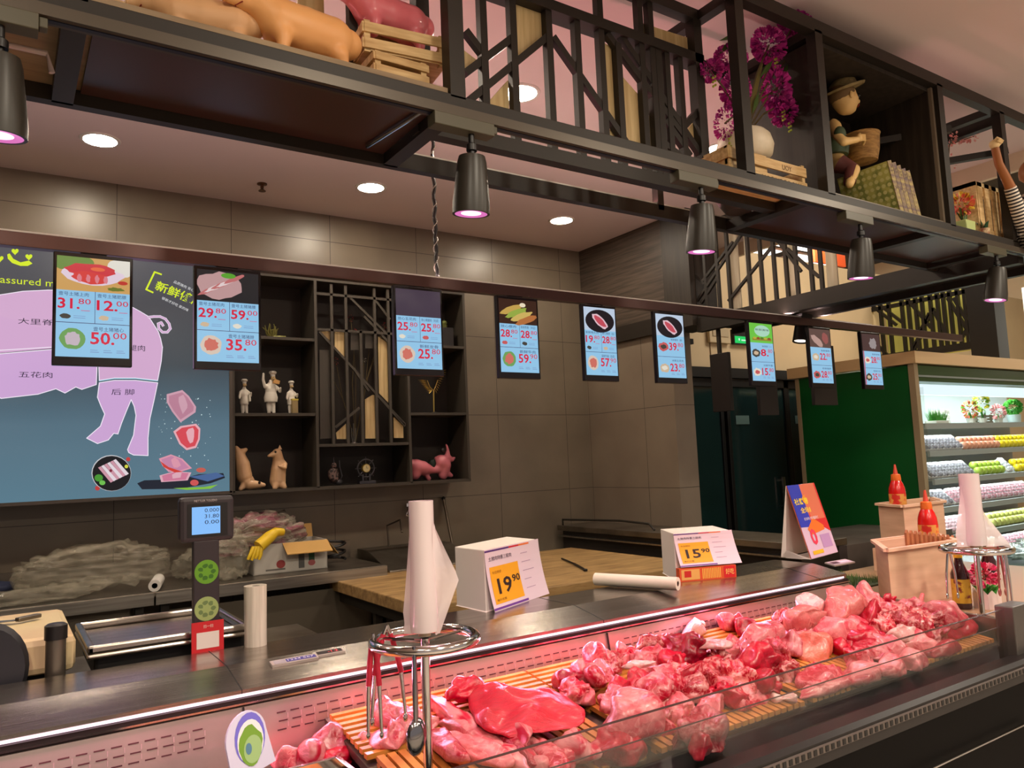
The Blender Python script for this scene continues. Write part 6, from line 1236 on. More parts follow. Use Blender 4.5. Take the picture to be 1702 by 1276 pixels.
dh = headmesh('head', tor+V((.04, 0, .17)), .07, AR, (.2, -1, 0)); dh.parent = dl_; dh.matrix_parent_inverse = dl_.matrix_world.inverted()
# ================================================================ ornaments in the wall shelf
OY = 4.80
def on_shelf(x, z): p = aY(x, 650, OY); return V((p.x, OY, z))
zA = zs[(460, 688)]+.007; zB_ = 1.392; zT = zs[(480, 562)]+.007
PORC = mat('porcelain_white', (214, 208, 196), .35); FCE = mat('figurine_face', (196, 168, 120), .5); BKT = mat('figurine_black', (30, 26, 26), .4); YEL = mat('figurine_yellow', (196, 176, 70), .4)
def chef(label, loc, k, rz, kind):
    t = thing('chef_figurine', label, 'figurine', loc, rz, group='porcelain chef figurines on the wall shelf')
    w = 1.25 if kind == 1 else 1.0
    J = [(0, 0, .40*k, .10*k*w), (0, .0, .56*k, .105*k*w), (0, 0, .68*k, .07*k), (0, 0, .76*k, .045*k), (.04*k, -.03*k, .20*k, .055*k), (.045*k, -.05*k, .03*k, .04*k), (-.045*k, .02*k, .20*k, .055*k), (-.05*k, .0, .03*k, .04*k)]
    up_ = kind == 1
    J += [(.12*k*w, -.02*k, .62*k, .042*k), (.16*k*w, -.06*k, .52*k, .034*k), (.14*k*w, -.13*k, .60*k, .028*k), (-.12*k*w, -.02*k, .62*k, .042*k), (-.16*k*w, -.03*k, (.78 if up_ else .48)*k, .036*k), (-.16*k*w, -.05*k, (.92 if up_ else .44)*k, .028*k)]
    skin('body', J, [(0, 1), (1, 2), (2, 3), (0, 4), (4, 5), (0, 6), (6, 7), (2, 8), (8, 9), (9, 10), (2, 11), (11, 12), (12, 13)], PORC, t, sub=2)
    hx = (.05*k if up_ else 0)
    h_ = headmesh('head', (hx, -.02*k, .83*k), .062*k, FCE, (.3, -1, 0)); h_.parent = t
    MB().ball((hx+.02*k, -.085*k, .82*k), .014*k).build('nose', FCE, t, world=False, smooth=True)
    MB().tube([(hx-.03*k, -.075*k, .80*k), (hx+.015*k, -.09*k, .795*k), (hx+.05*k, -.07*k, .80*k)], .008*k, 6).build('moustache', BKT, t, world=False)
    for s in (-1, 1): MB().ball((hx+.01*k+.022*k*s, -.077*k, .845*k), .008*k).build('eye', BKT, t, world=False)
    MB().lathe([(.055*k, 0), (.055*k, .05*k), (.085*k, .07*k), (.09*k, .10*k), (.06*k, .13*k), (0, .135*k)], c=(hx, -.01*k, .87*k), seg=18).build('chef_hat', PORC, t, world=False, smooth=True)
    MB().lathe([(.115*k*w, .28*k), (.125*k*w, .38*k), (.10*k*w, .50*k)], seg=20, caps=False).build('apron', PORC, t, world=False, smooth=True)
    MB().box(-.09*k, -.10*k, 0, .10*k, .06*k, .018*k).build('base', BKT, t, world=False, bevel=.002)
    if kind == 0: MB().prism([(-.02*k, .36*k), (.09*k, .34*k), (.08*k, .52*k), (.0, .55*k)], 'x', -.02*k, .02*k, T=Matrix.Translation(V((.10*k, -.14*k, 0)))).build('tray', PORC, t, world=False)
    if kind == 1: MB().prism([(-.03*k, .70*k), (.13*k, .68*k), (.15*k, .76*k), (.02*k, .80*k)], 'y', -.17*k, -.12*k).build('fish', mat('fish_yellow', (196, 150, 90), .5), t, world=False, bevel=.002)
    if kind == 2: MB().box(-.06*k, -.18*k, 0, .12*k, -.08*k, .40*k).build('wood_stand', mat('stand_tan', (150, 130, 90), .6), t, world=False); MB().box(-.07*k, -.19*k, .40*k, .13*k, -.07*k, .45*k).build('stand_top', YEL, t, world=False)
    return t
chef('slim porcelain chef figurine leaning, leftmost of the three chefs', on_shelf(406, zA), .215, .2, 0)
chef('largest porcelain chef figurine with a raised arm and fish, middle of the chefs', on_shelf(450, zA), .27, .2, 1)
chef('small porcelain chef figurine behind a yellow topped stand, right of the chefs', on_shelf(484, zA), .21, .2, 2)
PIGP = mat('shelf_pig_cream', (206, 166, 126), .4, coat=.3)
t = thing('tumbling_pig_figurine', 'cream pig figurine doing a handstand on the bottom shelf', 'figurine', on_shelf(405, zB_)); k = .25
skin('body', [(-.01, 0, .62*k, .18*k), (-.03, 0, .88*k, .13*k), (0, 0, .35*k, .19*k), (.01, -.01, .18*k, .13*k), (.10*1.0*k, -.03, .14*k, .13*k), (.30*k, -.05, .12*k, .085*k), (.40*k, -.06, .11*k, .05*k), (-.05, -.02, 1.03*k, .05*k), (.01, .0, .98*k, .05*k), (-.03, -.03, .04*k, .05*k)], [(0, 1), (0, 2), (2, 3), (3, 4), (4, 5), (5, 6), (1, 7), (1, 8), (3, 9)], PIGP, t)
MB().ball((.28*k, -.075, .17*k), .008).build('eye', EYEB, t, world=False); MB().prism([(-.015, 0), (.015, 0), (0, .03)], 'y', -.003, .003, T=Matrix.Translation(V((.14*k, -.05, .22*k)))).build('ear', PIGP, t, world=False)
t = thing('standing_pig_figurine', 'upright cream pig figurine with folded arms on the bottom shelf', 'figurine', on_shelf(460, zB_)); k = .25
skin('body', [(0, 0, .20*k, .20*k), (.005, 0, .45*k, .19*k), (.005, 0, .68*k, .145*k), (-.005, -.01, .86*k, .125*k), (-.035, -.02, .84*k, .07*k), (-.062, -.025, .81*k, .035*k), (-.03, -.04, .03*k, .06*k), (.03, -.04, .03*k, .06*k), (.04, -.03, .60*k, .05*k), (.03, -.055, .50*k, .045*k), (-.01, -.06, .55*k, .035*k), (.045, 0, .03*k, .04*k)], [(0, 1), (1, 2), (2, 3), (3, 4), (4, 5), (0, 6), (0, 7), (2, 8), (8, 9), (9, 10), (0, 11)], PIGP, t)
MB().ball((-.022, -.035, .90*k), .007).build('eye', EYEB, t, world=False); MB().prism([(-.013, 0), (.013, 0), (0, .028)], 'y', -.003, .003, T=Matrix.Translation(V((.012, -.01, .96*k)))).build('ear', PIGP, t, world=False)
GLD = mat('gold_metal', (206, 176, 96), .3, metal=.8)
t = thing('gold_palm_ornament', 'gold twin palm leaf ornament on a dark base on the wall shelf', 'ornament', on_shelf(720, zA)); cxo = on_shelf(720, zA).x
def gl_(x, y): return aY(660+x/12.157, 590+y/12.157, OY)
MB().lathe([(.03, 0), (.028, .012), (.008, .016)], seg=18).build('base', BKT, t, world=False, smooth=True)
MB().tube([on_shelf(720, zA)+V((0, 0, .01)), gl_(738, 800), gl_(740, 720)], .0055, 8).build('stem', GLD, t, smooth=True)
for lst, tips, s in (([(740, 720), (660, 640), (610, 510)], None, -1), ([(740, 720), (790, 600), (820, 500)], None, 1)):
    m = MB(); P3 = [gl_(*p) for p in lst]; m.tube(P3, .003, 6)
    for k in range(11):
        f = k/10; a = P3[0].lerp(P3[1], f*2) if f < .5 else P3[1].lerp(P3[2], (f-.5)*2)
        tip = gl_(*((640-22*k, 785-28*k) if s < 0 else (805+22*k if k < 10 else 1000, 775-48*k)))
        a = a if f > .15 else P3[0].lerp(P3[1], .3)
        if s > 0: a = gl_(770+12*k, 690-36*k)
        d = (tip-a); nn = d.cross(V((0, 1, 0))).normalized()*.0035; m.add([a, a.lerp(tip, .5)+nn, tip, a.lerp(tip, .5)-nn, a.lerp(tip, .5)+V((0, -.004, 0))], [(0, 1, 4), (1, 2, 4), (2, 3, 4), (3, 0, 4)])
    m.build('palm_leaf', GLD, t)
# elephant
PEL = mat('pink_elephant', (206, 116, 128), .35, coat=.4)
eb = on_shelf(718, zB_); t = thing('elephant_figurine', 'pink glazed elephant figurine with a dark pot in its back', 'figurine', eb)
def ge(x, y, Y=OY): p = aY(670+x/13.09, 725+y/13.09, Y); return (p.x, p.y, p.z)
J = [(*ge(280, 660), 0.0540), (*ge(420, 690), 0.0513), (*ge(640, 730), 0.0270), (*ge(780, 700), 0.0351), (*ge(830, 560), 0.0540), (*ge(900, 620), 0.0486), (*ge(960, 470), 0.0270), (*ge(975, 300), 0.0121), (*ge(940, 180), 0.0081), (*ge(1060, 500), 0.0189), (*ge(1120, 465), 0.0095), (*ge(860, 830), 0.0324), (*ge(880, 870), 0.0243), (*ge(950, 800), 0.0243), (*ge(1040, 850), 0.0162), (*ge(500, 830), 0.0189), (*ge(560, 920), 0.0175), (*ge(260, 820), 0.0405), (*ge(180, 600), 0.0351), (*ge(720, 480), 0.0162)]
E_ = [(0, 1), (1, 2), (2, 3), (3, 4), (4, 5), (4, 6), (6, 7), (7, 8), (6, 9), (9, 10), (5, 11), (11, 12), (5, 13), (13, 14), (1, 15), (15, 16), (0, 17), (0, 18), (4, 19)]
o = skin('body', J, E_, PEL, None); o.parent = t; o.matrix_parent_inverse = t.matrix_world.inverted()
c = V(ge(630, 590)); MB().lathe([(.0, -.03), (.022, -.026), (.030, 0), (.024, .025), (.018, .028)], c=tuple(c), seg=18).build('pot', mat('dark_green_glaze', (24, 40, 32), .2), t, smooth=True)
MB().ball(ge(870, 300), .02, .015, .02).build('rider_head', BKT, t, smooth=True)
# clock, bird, trident, plants, branches
t = thing('ship_wheel_clock', 'dark ship wheel desk clock in the bottom middle compartment', 'clock', on_shelf(608, zB_)); cc = aY(608, 778, OY)
DKM = mat('pewter', (74, 72, 76), .35, metal=.6)
m = MB(); m.tube([(cc.x+.058*cos(a*pi/16), OY, cc.z+.058*sin(a*pi/16)) for a in range(32)], .006, 8, closed=True)
for a in range(8): m.tube([(cc.x+.028*cos(a*pi/4), OY, cc.z+.028*sin(a*pi/4)), (cc.x+.074*cos(a*pi/4), OY, cc.z+.074*sin(a*pi/4))], .0035, 6)
m.build('wheel', DKM, t, smooth=True)
MB().lathe([(0, -.012), (.026, -.012), (.030, -.006), (.030, .01), (0, .01)], seg=24, T=Matrix.Translation(V((cc.x, OY, cc.z)))@Matrix.Rotation(-pi/2, 4, 'X')).build('clock_case', GLD, t, smooth=True)
ck = Pic((cc.x, OY-.0125, cc.z), (1, 0, 0), (0, 0, 1)); ck.ell(0, 0, .023, .023, flat((216, 200, 150)), 1); ck.rect(-.001, 0, .001, .016, flat((40, 30, 20)), 2); ck.rect(0, -.001, .012, .001, flat((40, 30, 20)), 2); ck.build('clock_face', t)
MB().box(cc.x-.055, OY-.025, zB_, cc.x+.06, OY+.025, zB_+.02).box(cc.x-.03, OY-.01, zB_+.02, cc.x-.018, OY+.01, cc.z-.04).box(cc.x+.018, OY-.01, zB_+.02, cc.x+.03, OY+.01, cc.z-.04).build('base', DKM, t, bevel=.002)
bp_ = on_shelf(555, zB_); t = thing('bird_ornament', 'dark speckled bird ornament left of the ship wheel clock', 'ornament', bp_)
o = blob('body', (.030, .024, .050), 5, mat('speckled_brown', (120, 96, 90), .45, rgb2=(40, 32, 30), nscale=60, lo=.45, hi=.55), parent=t, loc=(-.012, 0, .065)); blob('head', (.016, .014, .018), 6, mat('speckled_brown', (120, 96, 90), .45), parent=t, loc=(-.01, 0, .13))
MB().tube([(-.01, 0, .14), (-.012, 0, .17), (-.008, 0, .185)], [.008, .004, .001], 8).tube([(.01, 0, .05), (.03, 0, .03), (.045, 0, .06), (.03, .0, .12), (.028, 0, .16)], .004, 6).build('crest_and_tail', DKM, t, world=False, smooth=True)
MB().ball((.02, 0, .022), .028, .02, .022).build('base_ball', DKM, t, world=False, smooth=True)
tp0 = aY(588, 726, OY-.06); t = thing('trident_ornament', 'black three pronged ornament standing in the lattice bay', 'ornament', (tp0.x, OY-.06, zc)); m = MB()
for dx in (-.014, 0, .014): m.tube([(dx*.5, 0, .0), (dx, 0, .05), (dx, 0, .10+.03*(dx == 0))], .0035, 6)
m.lathe([(.022, 0), (.02, .006), (.004, .008)], seg=14); m.build('prongs', mat('pewter_light', (100, 96, 90), .3, metal=.7), t, world=False, smooth=True)
t = thing('red_leaf_branches', 'thin branches with red leaves in front of the lattice bay', 'branches', (aY(590, 700, OY-.02).x, OY-.02, zc)); bs = (aY(590, 700, OY-.02).x, OY-.02, zc)
m = MB(); mr = MB(); ml_ = MB()
for i, (x, y) in enumerate([(538, 600), (558, 600), (583, 529), (590, 552), (615, 560), (640, 540), (605, 598), (636, 545)]):
    e = aY(x, y, OY-.02); mid = V(bs).lerp(e, .5)+V((.02*(-1)**i, 0, .03)); m.tube([bs, mid, e], .0022, 5)
    if i == 6: blossom(ml_, e, (.016, .012, .014), 14, 90+i)
    else: blossom(mr, e, (.016, .012, .022), 16, 80+i)
m.build('twigs', STEM, t); mr.build('red_leaves', [mat('red_leaf', (170, 50, 44), .5), mat('red_leaf_dark', (110, 30, 34), .5)], t); ml_.build('white_leaf', [PORC, PORC], t)
t = thing('gold_root_ornament', 'gold green root shaped ornament on the upper left shelf', 'ornament', on_shelf(452, zT)); m = MB()
for k in range(12): a = k*.55; m.tube([(0, 0, 0), (.03*cos(a), .015*sin(a), .03+.01*(k % 3)), (.035*cos(a)+.02*sin(k), .02*sin(a), .06+.012*(k % 4))], [.007, .006, .002], 6)
m.tube([(.0, 0, .01), (.06, 0, .015), (.09, 0, .02)], [.012, .010, .004], 8); m.build('roots', mat('gold_green', (116, 112, 56), .4, metal=.4), t, world=False, smooth=True)
zq = zs[(770, 577)]+.007
t = thing('small_cactus_pot', 'small green cactus pot on a dark box in the upper right shelf', 'potted plant', on_shelf(742, zq)); MB().box(-.05, -.04, 0, .05, .04, .14).build('dark_stand', BKT, t, world=False); MB().lathe([(.018, .14), (.022, .165), (0, .165)], seg=14).build('pot', mat('olive_pot', (90, 96, 40), .5), t, world=False, smooth=True); MB().ball((0, 0, .18), .02, .02, .018).build('cactus', mat('cactus', (110, 120, 60), .6), t, world=False, smooth=True)
# ================================================================ clutter on the rear worktop
W0 = .911
def wt(x, y): return aZ(x, y, W0)
q0 = wt(150, 992); crumple('clear_plastic_bag', 'large crumpled clear plastic bag spread on the rear worktop at left', (.42, 4.72, W0), (.36, .17, .12), 11, CLEAR, .12, 'clear plastic bags on the worktop')
crumple('clear_plastic_bag', 'flat crumpled clear film lying at the left end of worktop', (.12, 4.52, W0), (.28, .09, .035), 12, CLEAR, .05, 'clear plastic bags on the worktop')
crumple('clear_plastic_bag', 'small crumpled clear bag behind the scale pole', (.95, 4.70, W0), (.14, .12, .10), 13, CLEAR, .3, 'clear plastic bags on the worktop')
PKB = bpy.data.materials.new('pink_tinted_bag'); PKB.use_nodes = True; nt = PKB.node_tree; fb = nt.nodes['Principled BSDF']; fb.inputs['Roughness'].default_value = .25; fb.inputs['Alpha'].default_value = .72; fb.inputs['Coat Weight'].default_value = .6
tcn = nt.nodes.new('ShaderNodeTexCoord'); mpn = nt.nodes.new('ShaderNodeMapping'); mpn.inputs['Scale'].default_value = (1, 3, 6); nn_ = nt.nodes.new('ShaderNodeTexNoise'); nn_.inputs['Scale'].default_value = 4; rmp = nt.nodes.new('ShaderNodeValToRGB'); rmp.color_ramp.elements[0].position = .42; rmp.color_ramp.elements[1].position = .6; rmp.color_ramp.elements[0].color = c3(196, 188, 170); rmp.color_ramp.elements[1].color = c3(170, 104, 116)
nt.links.new(tcn.outputs['Object'], mpn.inputs[0]); nt.links.new(mpn.outputs[0], nn_.inputs[0]); nt.links.new(nn_.outputs[0], rmp.inputs[0]); nt.links.new(rmp.outputs[0], fb.inputs['Base Color'])
n2 = nt.nodes.new('ShaderNodeTexNoise'); n2.inputs['Scale'].default_value = 18; n2.inputs['Distortion'].default_value = 2; bp = nt.nodes.new('ShaderNodeBump'); bp.inputs['Strength'].default_value = .8; bp.inputs['Distance'].default_value = .02; nt.links.new(n2.outputs[0], bp.inputs['Height']); nt.links.new(bp.outputs[0], fb.inputs['Normal'])
# cardboard box
bxp = wt(455, 958); bq = thing('cardboard_box', 'open white printed cardboard box with brown flaps on the worktop', 'box', (1.42, 4.62, W0), .0)
Tb = Matrix.Translation(V((1.43, 4.70, W0)))@Matrix.Rotation(-.05, 4, 'Z'); KB = mat('kraft_card', (186, 146, 84), .7); WB = mat('printed_white_card', (196, 190, 180), .6)
m = MB(); hx_, hy_, hz_ = .215, .15, .17
m.box(-hx_, -hy_, 0, hx_, -hy_+.006, hz_, 0, Tb).box(-hx_, hy_-.006, 0, hx_, hy_, hz_, 0, Tb).box(-hx_, -hy_, 0, -hx_+.006, hy_, hz_, 0, Tb).box(hx_-.006, -hy_, 0, hx_, hy_, hz_, 0, Tb).box(-hx_, -hy_, 0, hx_, hy_, .005, 0, Tb); m.build('box_walls', WB, bq)
m = MB(); m.prism([(-hy_, hz_-.003), (-hy_, hz_), (-hy_-.11, hz_-.055), (-hy_-.11, hz_-.060)], 'x', -.05, hx_, T=Tb); m.build('front_flap', KB, bq)
m = MB(); m.prism([(hx_, hz_-.003), (hx_, hz_), (hx_+.07, hz_-.09), (hx_+.067, hz_-.092)], 'y', -hy_, hy_, T=Tb); m.build('side_flap', KB, bq)
m = MB(); m.prism([(hy_, hz_-.003), (hy_, hz_), (hy_+.03, hz_+.08), (hy_+.027, hz_+.08)], 'x', -hx_, hx_, T=Tb); m.build('back_flap', KB, bq)
bpc = Pic(Tb@V((-hx_, -hy_-.0006, 0)), Tb.to_3x3()@V((1, 0, 0)), (0, 0, 1), 2*hx_, hz_); bpc.ell(.36, .3, .06, .14, flat((150, 60, 60)), 1); bpc.rect(.60, .1, .68, .6, flat((90, 90, 88)), 1); bpc.rect(.74, .3, .82, .8, flat((50, 90, 60)), 1); bpc.rect(.16, .1, .42, .16, flat((110, 106, 100)), 1); bpc.ell(.78, .25, .05, .1, flat((170, 90, 90)), 2); bpc.build('print', bq)
o = crumple('pink_tinted_bag', 'big pink tinted crumpled plastic bag draped over the cardboard box', (1.27, 4.74, W0+.10), (.30, .16, .13), 21, PKB, .25); 
crumple('clear_plastic_bag', 'clear bag hanging down in front of the cardboard box left end', (1.06, 4.58, W0), (.13, .09, .15), 22, CLEAR, .2, 'clear plastic bags on the worktop')
gp = wt(420, 940); gv = thing('yellow_glove', 'yellow rubber glove hanging over the cardboard box edge', 'glove', (1.30, 4.52, 1.05))
YG2 = mat('yellow_rubber', (226, 190, 40), .4); ga0 = aY(470, 884, 4.53); ga1 = aY(448, 892, 4.50); ga2 = aY(430, 908, 4.48)
m = MB(); m.tube([ga0, ga0.lerp(ga1, .5)+V((0, 0, .015)), ga1, ga2], [.022, .026, .034, .036], 12)
for k in range(4): m.tube([ga2+V((-.01+.014*k-.02, -.01, 0)), ga2+V((-.05+.018*k, -.02, -.035-.004*k)), ga2+V((-.065+.02*k, -.02, -.065-.006*(k % 2)))], [.013, .011, .008], 8)
m.tube([ga1, ga1+V((-.05, -.02, -.02))], [.014, .009], 8); m.build('rubber', YG2, gv, smooth=True)
cp_ = wt(259, 952); t = thing('soda_can', 'red soda can standing on the worktop beside the clear bag', 'can', (cp_.x, cp_.y-.12, W0)); MB().lathe([(.024, 0), (.031, .008), (.031, .105), (.026, .118), (.0, .116)], seg=24).build('can_body', mat('can_red', (150, 30, 34), .3, metal=.4, rgb2=(210, 200, 196), nscale=22, lo=.6, hi=.66), t, world=False, smooth=True); MB().lathe([(.026, .118), (.027, .120), (.0, .1185)], seg=24).build('can_top', CHROME, t, world=False)
a_, b_ = aZ(255, 972, W0+.028), aZ(256, 948, W0+.028); a_ = V((a_.x, 4.40, a_.z)); b_ = a_+V((.06, .26, 0)); d_ = (b_-a_).normalized(); T = d_.to_track_quat('Z', 'Y').to_matrix().to_4x4(); T.translation = a_; Lr = (b_-a_).length
t = thing('plastic_bag_roll', 'white bag roll lying end on at the worktop edge', 'bag roll', (a_+b_)/2, group='plastic bag rolls'); MB().lathe([(.014, 0), (.030, 0), (.030, Lr), (.014, Lr), (.014, 0)], seg=24, T=T, caps=False).build('film', WHITEP, t, smooth=True); MB().lathe([(.0139, .002), (.0139, Lr*.95), (.0, Lr*.95)], seg=16, T=T, caps=False).build('core', BLK2, t)
t = thing('white_carton', 'small white carton standing on the worktop behind the scale pole', 'carton', (wt(306, 935).x-.02, 4.86, W0)); MB().box(-.03, -.03, 0, .05, .03, .11).build('carton_body', WHITEP, t, world=False, bevel=.003); MB().box(-.03, -.03, .115, .05, .03, .145).build('carton_lid', PAP, t, world=False, bevel=.003)
t = thing('dark_blue_cloth_bundle', 'dark blue folded bundle at the far left of the worktop', 'bundle', (-.10, 4.74, W0)); blob('cloth', (.17, .10, .045), 9, mat('navy_cloth', (30, 36, 62), .7), amp=.3, parent=t, loc=(0, 0, .05))
t = thing('black_cable_coil', 'black cable lump beside the cardboard box on the worktop', 'cable', (1.78, 4.8, W0)); MB().tube([(.07*cos(i*.5)+.01*sin(i), .05*sin(i*.5), .012+.004*i) for i in range(30)], .009, 6).build('cable', BLK2, t, world=False, smooth=True)
# ================================================================ chopping block, knife and tools at the left, behind the ledge
t = thing('plastic_chopping_block', 'cream plastic chopping block with rounded corners at left behind the ledge', 'chopping block', (-.0, 2.72, .99)); MB().box(-.30, 2.46, .985, .178, 2.98, 1.083).build('block', mat('cream_plastic', (226, 204, 158), .4, rgb2=(214, 176, 134), nscale=3, lo=.5, hi=.8), t, bevel=.02)
MB().box(-.28, 2.5, .755, -.2, 2.96, .985).box(.06, 2.5, .755, .14, 2.96, .985).build('support', BLK, t)
kb = aZ(30, 1025, 1.088); t = thing('kitchen_knife', 'steel handled knife lying on the cream block', 'knife', kb); h0, h1, h2 = aZ(66, 1022, 1.095), aZ(28, 1030, 1.095), aZ(-20, 1034, 1.092)
MB().beam(h0, h1, .020, .012).build('handle', STEELD, t, bevel=.003); d_ = (h2-h1); n_ = d_.cross(V((0, 0, 1))).normalized(); m = MB(); m.add([h1+n_*.010, h1-n_*.012, h2-n_*.03, h2+n_*.012]+[p-V((0, 0, .002)) for p in (h1+n_*.010, h1-n_*.012, h2-n_*.03, h2+n_*.012)], [(0, 1, 2, 3), (7, 6, 5, 4), (0, 3, 7, 4), (1, 0, 4, 5), (2, 1, 5, 6), (3, 2, 6, 7)]); m.build('blade', STEEL, t)
bb0 = aY(92, 1110, 2.41); t = thing('steel_canister', 'slim steel canister with a black cap behind the ledge', 'canister', (bb0.x, 2.41, .87)); MB().lathe([(.024, 0), (.024, .245)], seg=24).build('canister_body', mat('canister_steel', (120, 112, 100), .3, metal=.8), t, world=False, smooth=True); MB().lathe([(.027, .215), (.027, .25), (.02, .255), (0, .255)], seg=24).build('cap', BLK2, t, world=False, smooth=True)
MB().box(-.03, -.03, -.115, .03, .03, 0).build('stand', BLK, t, world=False)
dq = aY(0, 1062, 2.40); t = thing('black_round_stool_back', 'black padded round edge at the left frame border behind the ledge', 'stool', (dq.x-.03, 2.41, .86)); MB().lathe([(.0, -.02), (.085, -.02), (.095, 0), (.085, .02), (0, .02)], seg=28, T=Matrix.Translation(V((0, 0, .17)))@Matrix.Rotation(pi/2, 4, 'X')@Matrix.Scale(1.25, 4, V((0, 1, 0)))).build('pad', mat('black_pad', (34, 34, 40), .5), t, world=False, smooth=True); MB().tube([(0, .03, -.86), (0, .03, .1)], .015, 10).build('post', CHROME, t, world=False, smooth=True)
# ================================================================ fruit fridge
FX0, FX1, FY_, FYB = 6.0, 9.2, 3.28, 4.34
fg = thing('open_fruit_fridge', 'tall open fruit fridge with a green end panel and lit shelves', 'fridge', (7.5, 3.8, 0))
GRN = mat('green_panel', (10, 84, 34), .35, rgb2=(14, 94, 40), nscale=1)
CRF = mat('cream_header', (222, 186, 140), .45); GREYF = mat('fridge_grey', (160, 172, 172), .35, metal=.3)
def G(nm, mb, m=GREYF, **k): return mb.build(nm, m, fg, **k)
G('end_panel', MB().box(FX0, FY_+.05, .1, FX0+.03, FYB, 2.13), GRN); G('end_trim', MB().box(FX0-.005, FY_, .1, FX0+.05, FY_+.05, 2.14), mat('fridge_trim', (170, 150, 120), .4)); G('end_trim', MB().box(FX0-.005, FYB, .1, FX0+.04, FYB+.04, 2.14), mat('fridge_trim', (170, 150, 120), .4))
G('header', MB().box(FX0-.03, FY_-.03, 2.14, FX1, FYB+.1, 2.235), CRF); G('top_canopy', MB().box(FX0+.05, FY_+.01, 2.0, FX1, FY_+.30, 2.13), mat('canopy_green', (46, 84, 44), .3)); G('canopy_edge', MB().box(FX0+.05, FY_, 2.035, FX1, FY_+.01, 2.05), GREYF)
G('back_panel', MB().box(FX0+.04, FYB-.3, .2, FX1, FYB-.27, 2.1), mat('fridge_white', (214, 226, 222), .4)); G('base', MB().box(FX0, FY_-.10, 0, FX1, FYB, .42), mat('fridge_base', (48, 60, 50), .35)); G('end_glass', MB().box(FX0+.06, FY_-.02, .6, FX0+.066, FY_+.55, 1.95), GLS)
G('lamp_tube', MB().box(FX0+.1, FY_+.06, 1.90, FX1-.05, FY_+.12, 1.985), em('fridge_tube', (222, 240, 246), 1.1))
area('fridge_lamp', (7.6, FY_+.14, 1.985), 3.0, 34, (.86, .97, 1), rot=(rad(18), 0, 0), shape='RECTANGLE', size_y=.06)
ZF = [1.66, 1.44, 1.22, 1.00, .78, .56]
for z in ZF:
    G('shelf', MB().box(FX0+.08, FY_+.02+(1.66-z)*-.08, z-.012, FX1, FYB-.32, z), GREYF); G('price_rail', MB().box(FX0+.08, FY_-.0+(1.66-z)*-.08, z-.04, FX1, FY_+.02+(1.66-z)*-.08, z+.004), mat('price_rail_m', (170, 184, 186), .3, metal=.3))
def fy(z): return FY_+.03+(1.66-z)*-.08
for z in ZF[1:]: area('shelf_lamp', (7.4, fy(z)+.10, z+.195), 2.6, 9, (.88, .98, 1), rot=(rad(-15), 0, 0), shape='RECTANGLE', size_y=.02)
protos = {}
def fruit(kind, loc, s=1, where=''):
    col_ = {'lemon': (236, 214, 30), 'peach': (232, 164, 130), 'grape': (176, 206, 80), 'melon': (206, 214, 120), 'cabbage': (190, 206, 130)}[kind]
    lab = {'lemon': 'bright yellow fruit in the yellow row of the fridge', 'peach': 'pinkish orange fruit in a net row of the fridge', 'grape': 'green fruit bunch in the green row of the fridge', 'melon': 'pale green fruit in the lower row of the fridge', 'cabbage': 'small pale cabbage in the fridge'}[kind]
    if kind not in protos:
        m = MB(); m.lathe([(.004, -.036), (.028, -.028), (.038, -.004), (.034, .018), (.018, .032), (.004, .028)], seg=14)
        nm = {'lemon': 'yellow_apple', 'peach': 'peach', 'grape': 'green_apple', 'melon': 'pale_melon', 'cabbage': 'small_cabbage'}[kind]
        o = m.build(nm, mat(nm+'_skin', col_, .35, rgb2=tuple(int(c*.88) for c in col_), nscale=20), smooth=True); tag(o, lab, 'fruit', {'peach': 'peaches'}.get(nm, nm.replace('_', ' ')+'s')+' on the fridge shelves'); protos[kind] = o
    else: o = protos[kind].copy(); COL.objects.link(o)
    o.location = loc; o.scale = (s, s, s); o['label'] = {'lemon': 'bright yellow fruit', 'peach': 'pinkish orange fruit', 'grape': 'green fruit', 'melon': 'pale green fruit', 'cabbage': 'pale cabbage'}[kind]+where; return o
packs = {}
def pack(kind, loc, rz=0, where=''):
    col_ = {'dark': (60, 46, 66), 'red': (150, 40, 66), 'green': (110, 130, 70), 'pink': (196, 140, 150), 'white': (206, 214, 216)}[kind]
    if kind not in packs:
        t = thing('wrapped_fruit_tray', 'film wrapped tray of %s fruit leaning in its fridge row' % {'dark': 'dark purple', 'red': 'dark red', 'green': 'green', 'pink': 'pale pink', 'white': 'pale'}[kind], 'fruit tray', loc, group='film wrapped %s fruit trays' % kind)
        T = Matrix.Translation(V((0, 0, .01)))@Matrix.Rotation(.75, 4, 'X'); MB().prism([(-.045, -.012), (.045, -.012), (.05, .008), (-.05, .008)], 'y', -.07, .07, T=T).build('tray', WHITEP, t, world=False); m = MB()
        for a in range(2):
            for b in range(4): m.ball(T@V((-.022+.044*a, -.05+.034*b, .016)), .02, seg=8, rings=5)
        m.build('fruit', mat('packed_'+kind, col_, .3), t, world=False, smooth=True); MB().prism([(-.048, .006), (.048, .006), (.036, .034), (-.036, .034)], 'y', -.072, .072, T=T).build('film_wrap', CLEARF, t, world=False); packs[kind] = t
    else: t = copy_tree(packs[kind], loc)
    t['label'] = 'film wrapped tray of %s fruit' % {'dark': 'dark purple', 'red': 'dark red', 'green': 'green', 'pink': 'pale pink', 'white': 'pale'}[kind]+where; return t
CLEARF = mat('glossy_wrap', (240, 244, 246), .12, alpha=.22, coat=1)
def rowx(px, z): return aY(px, 700, fy(z)+.05).x
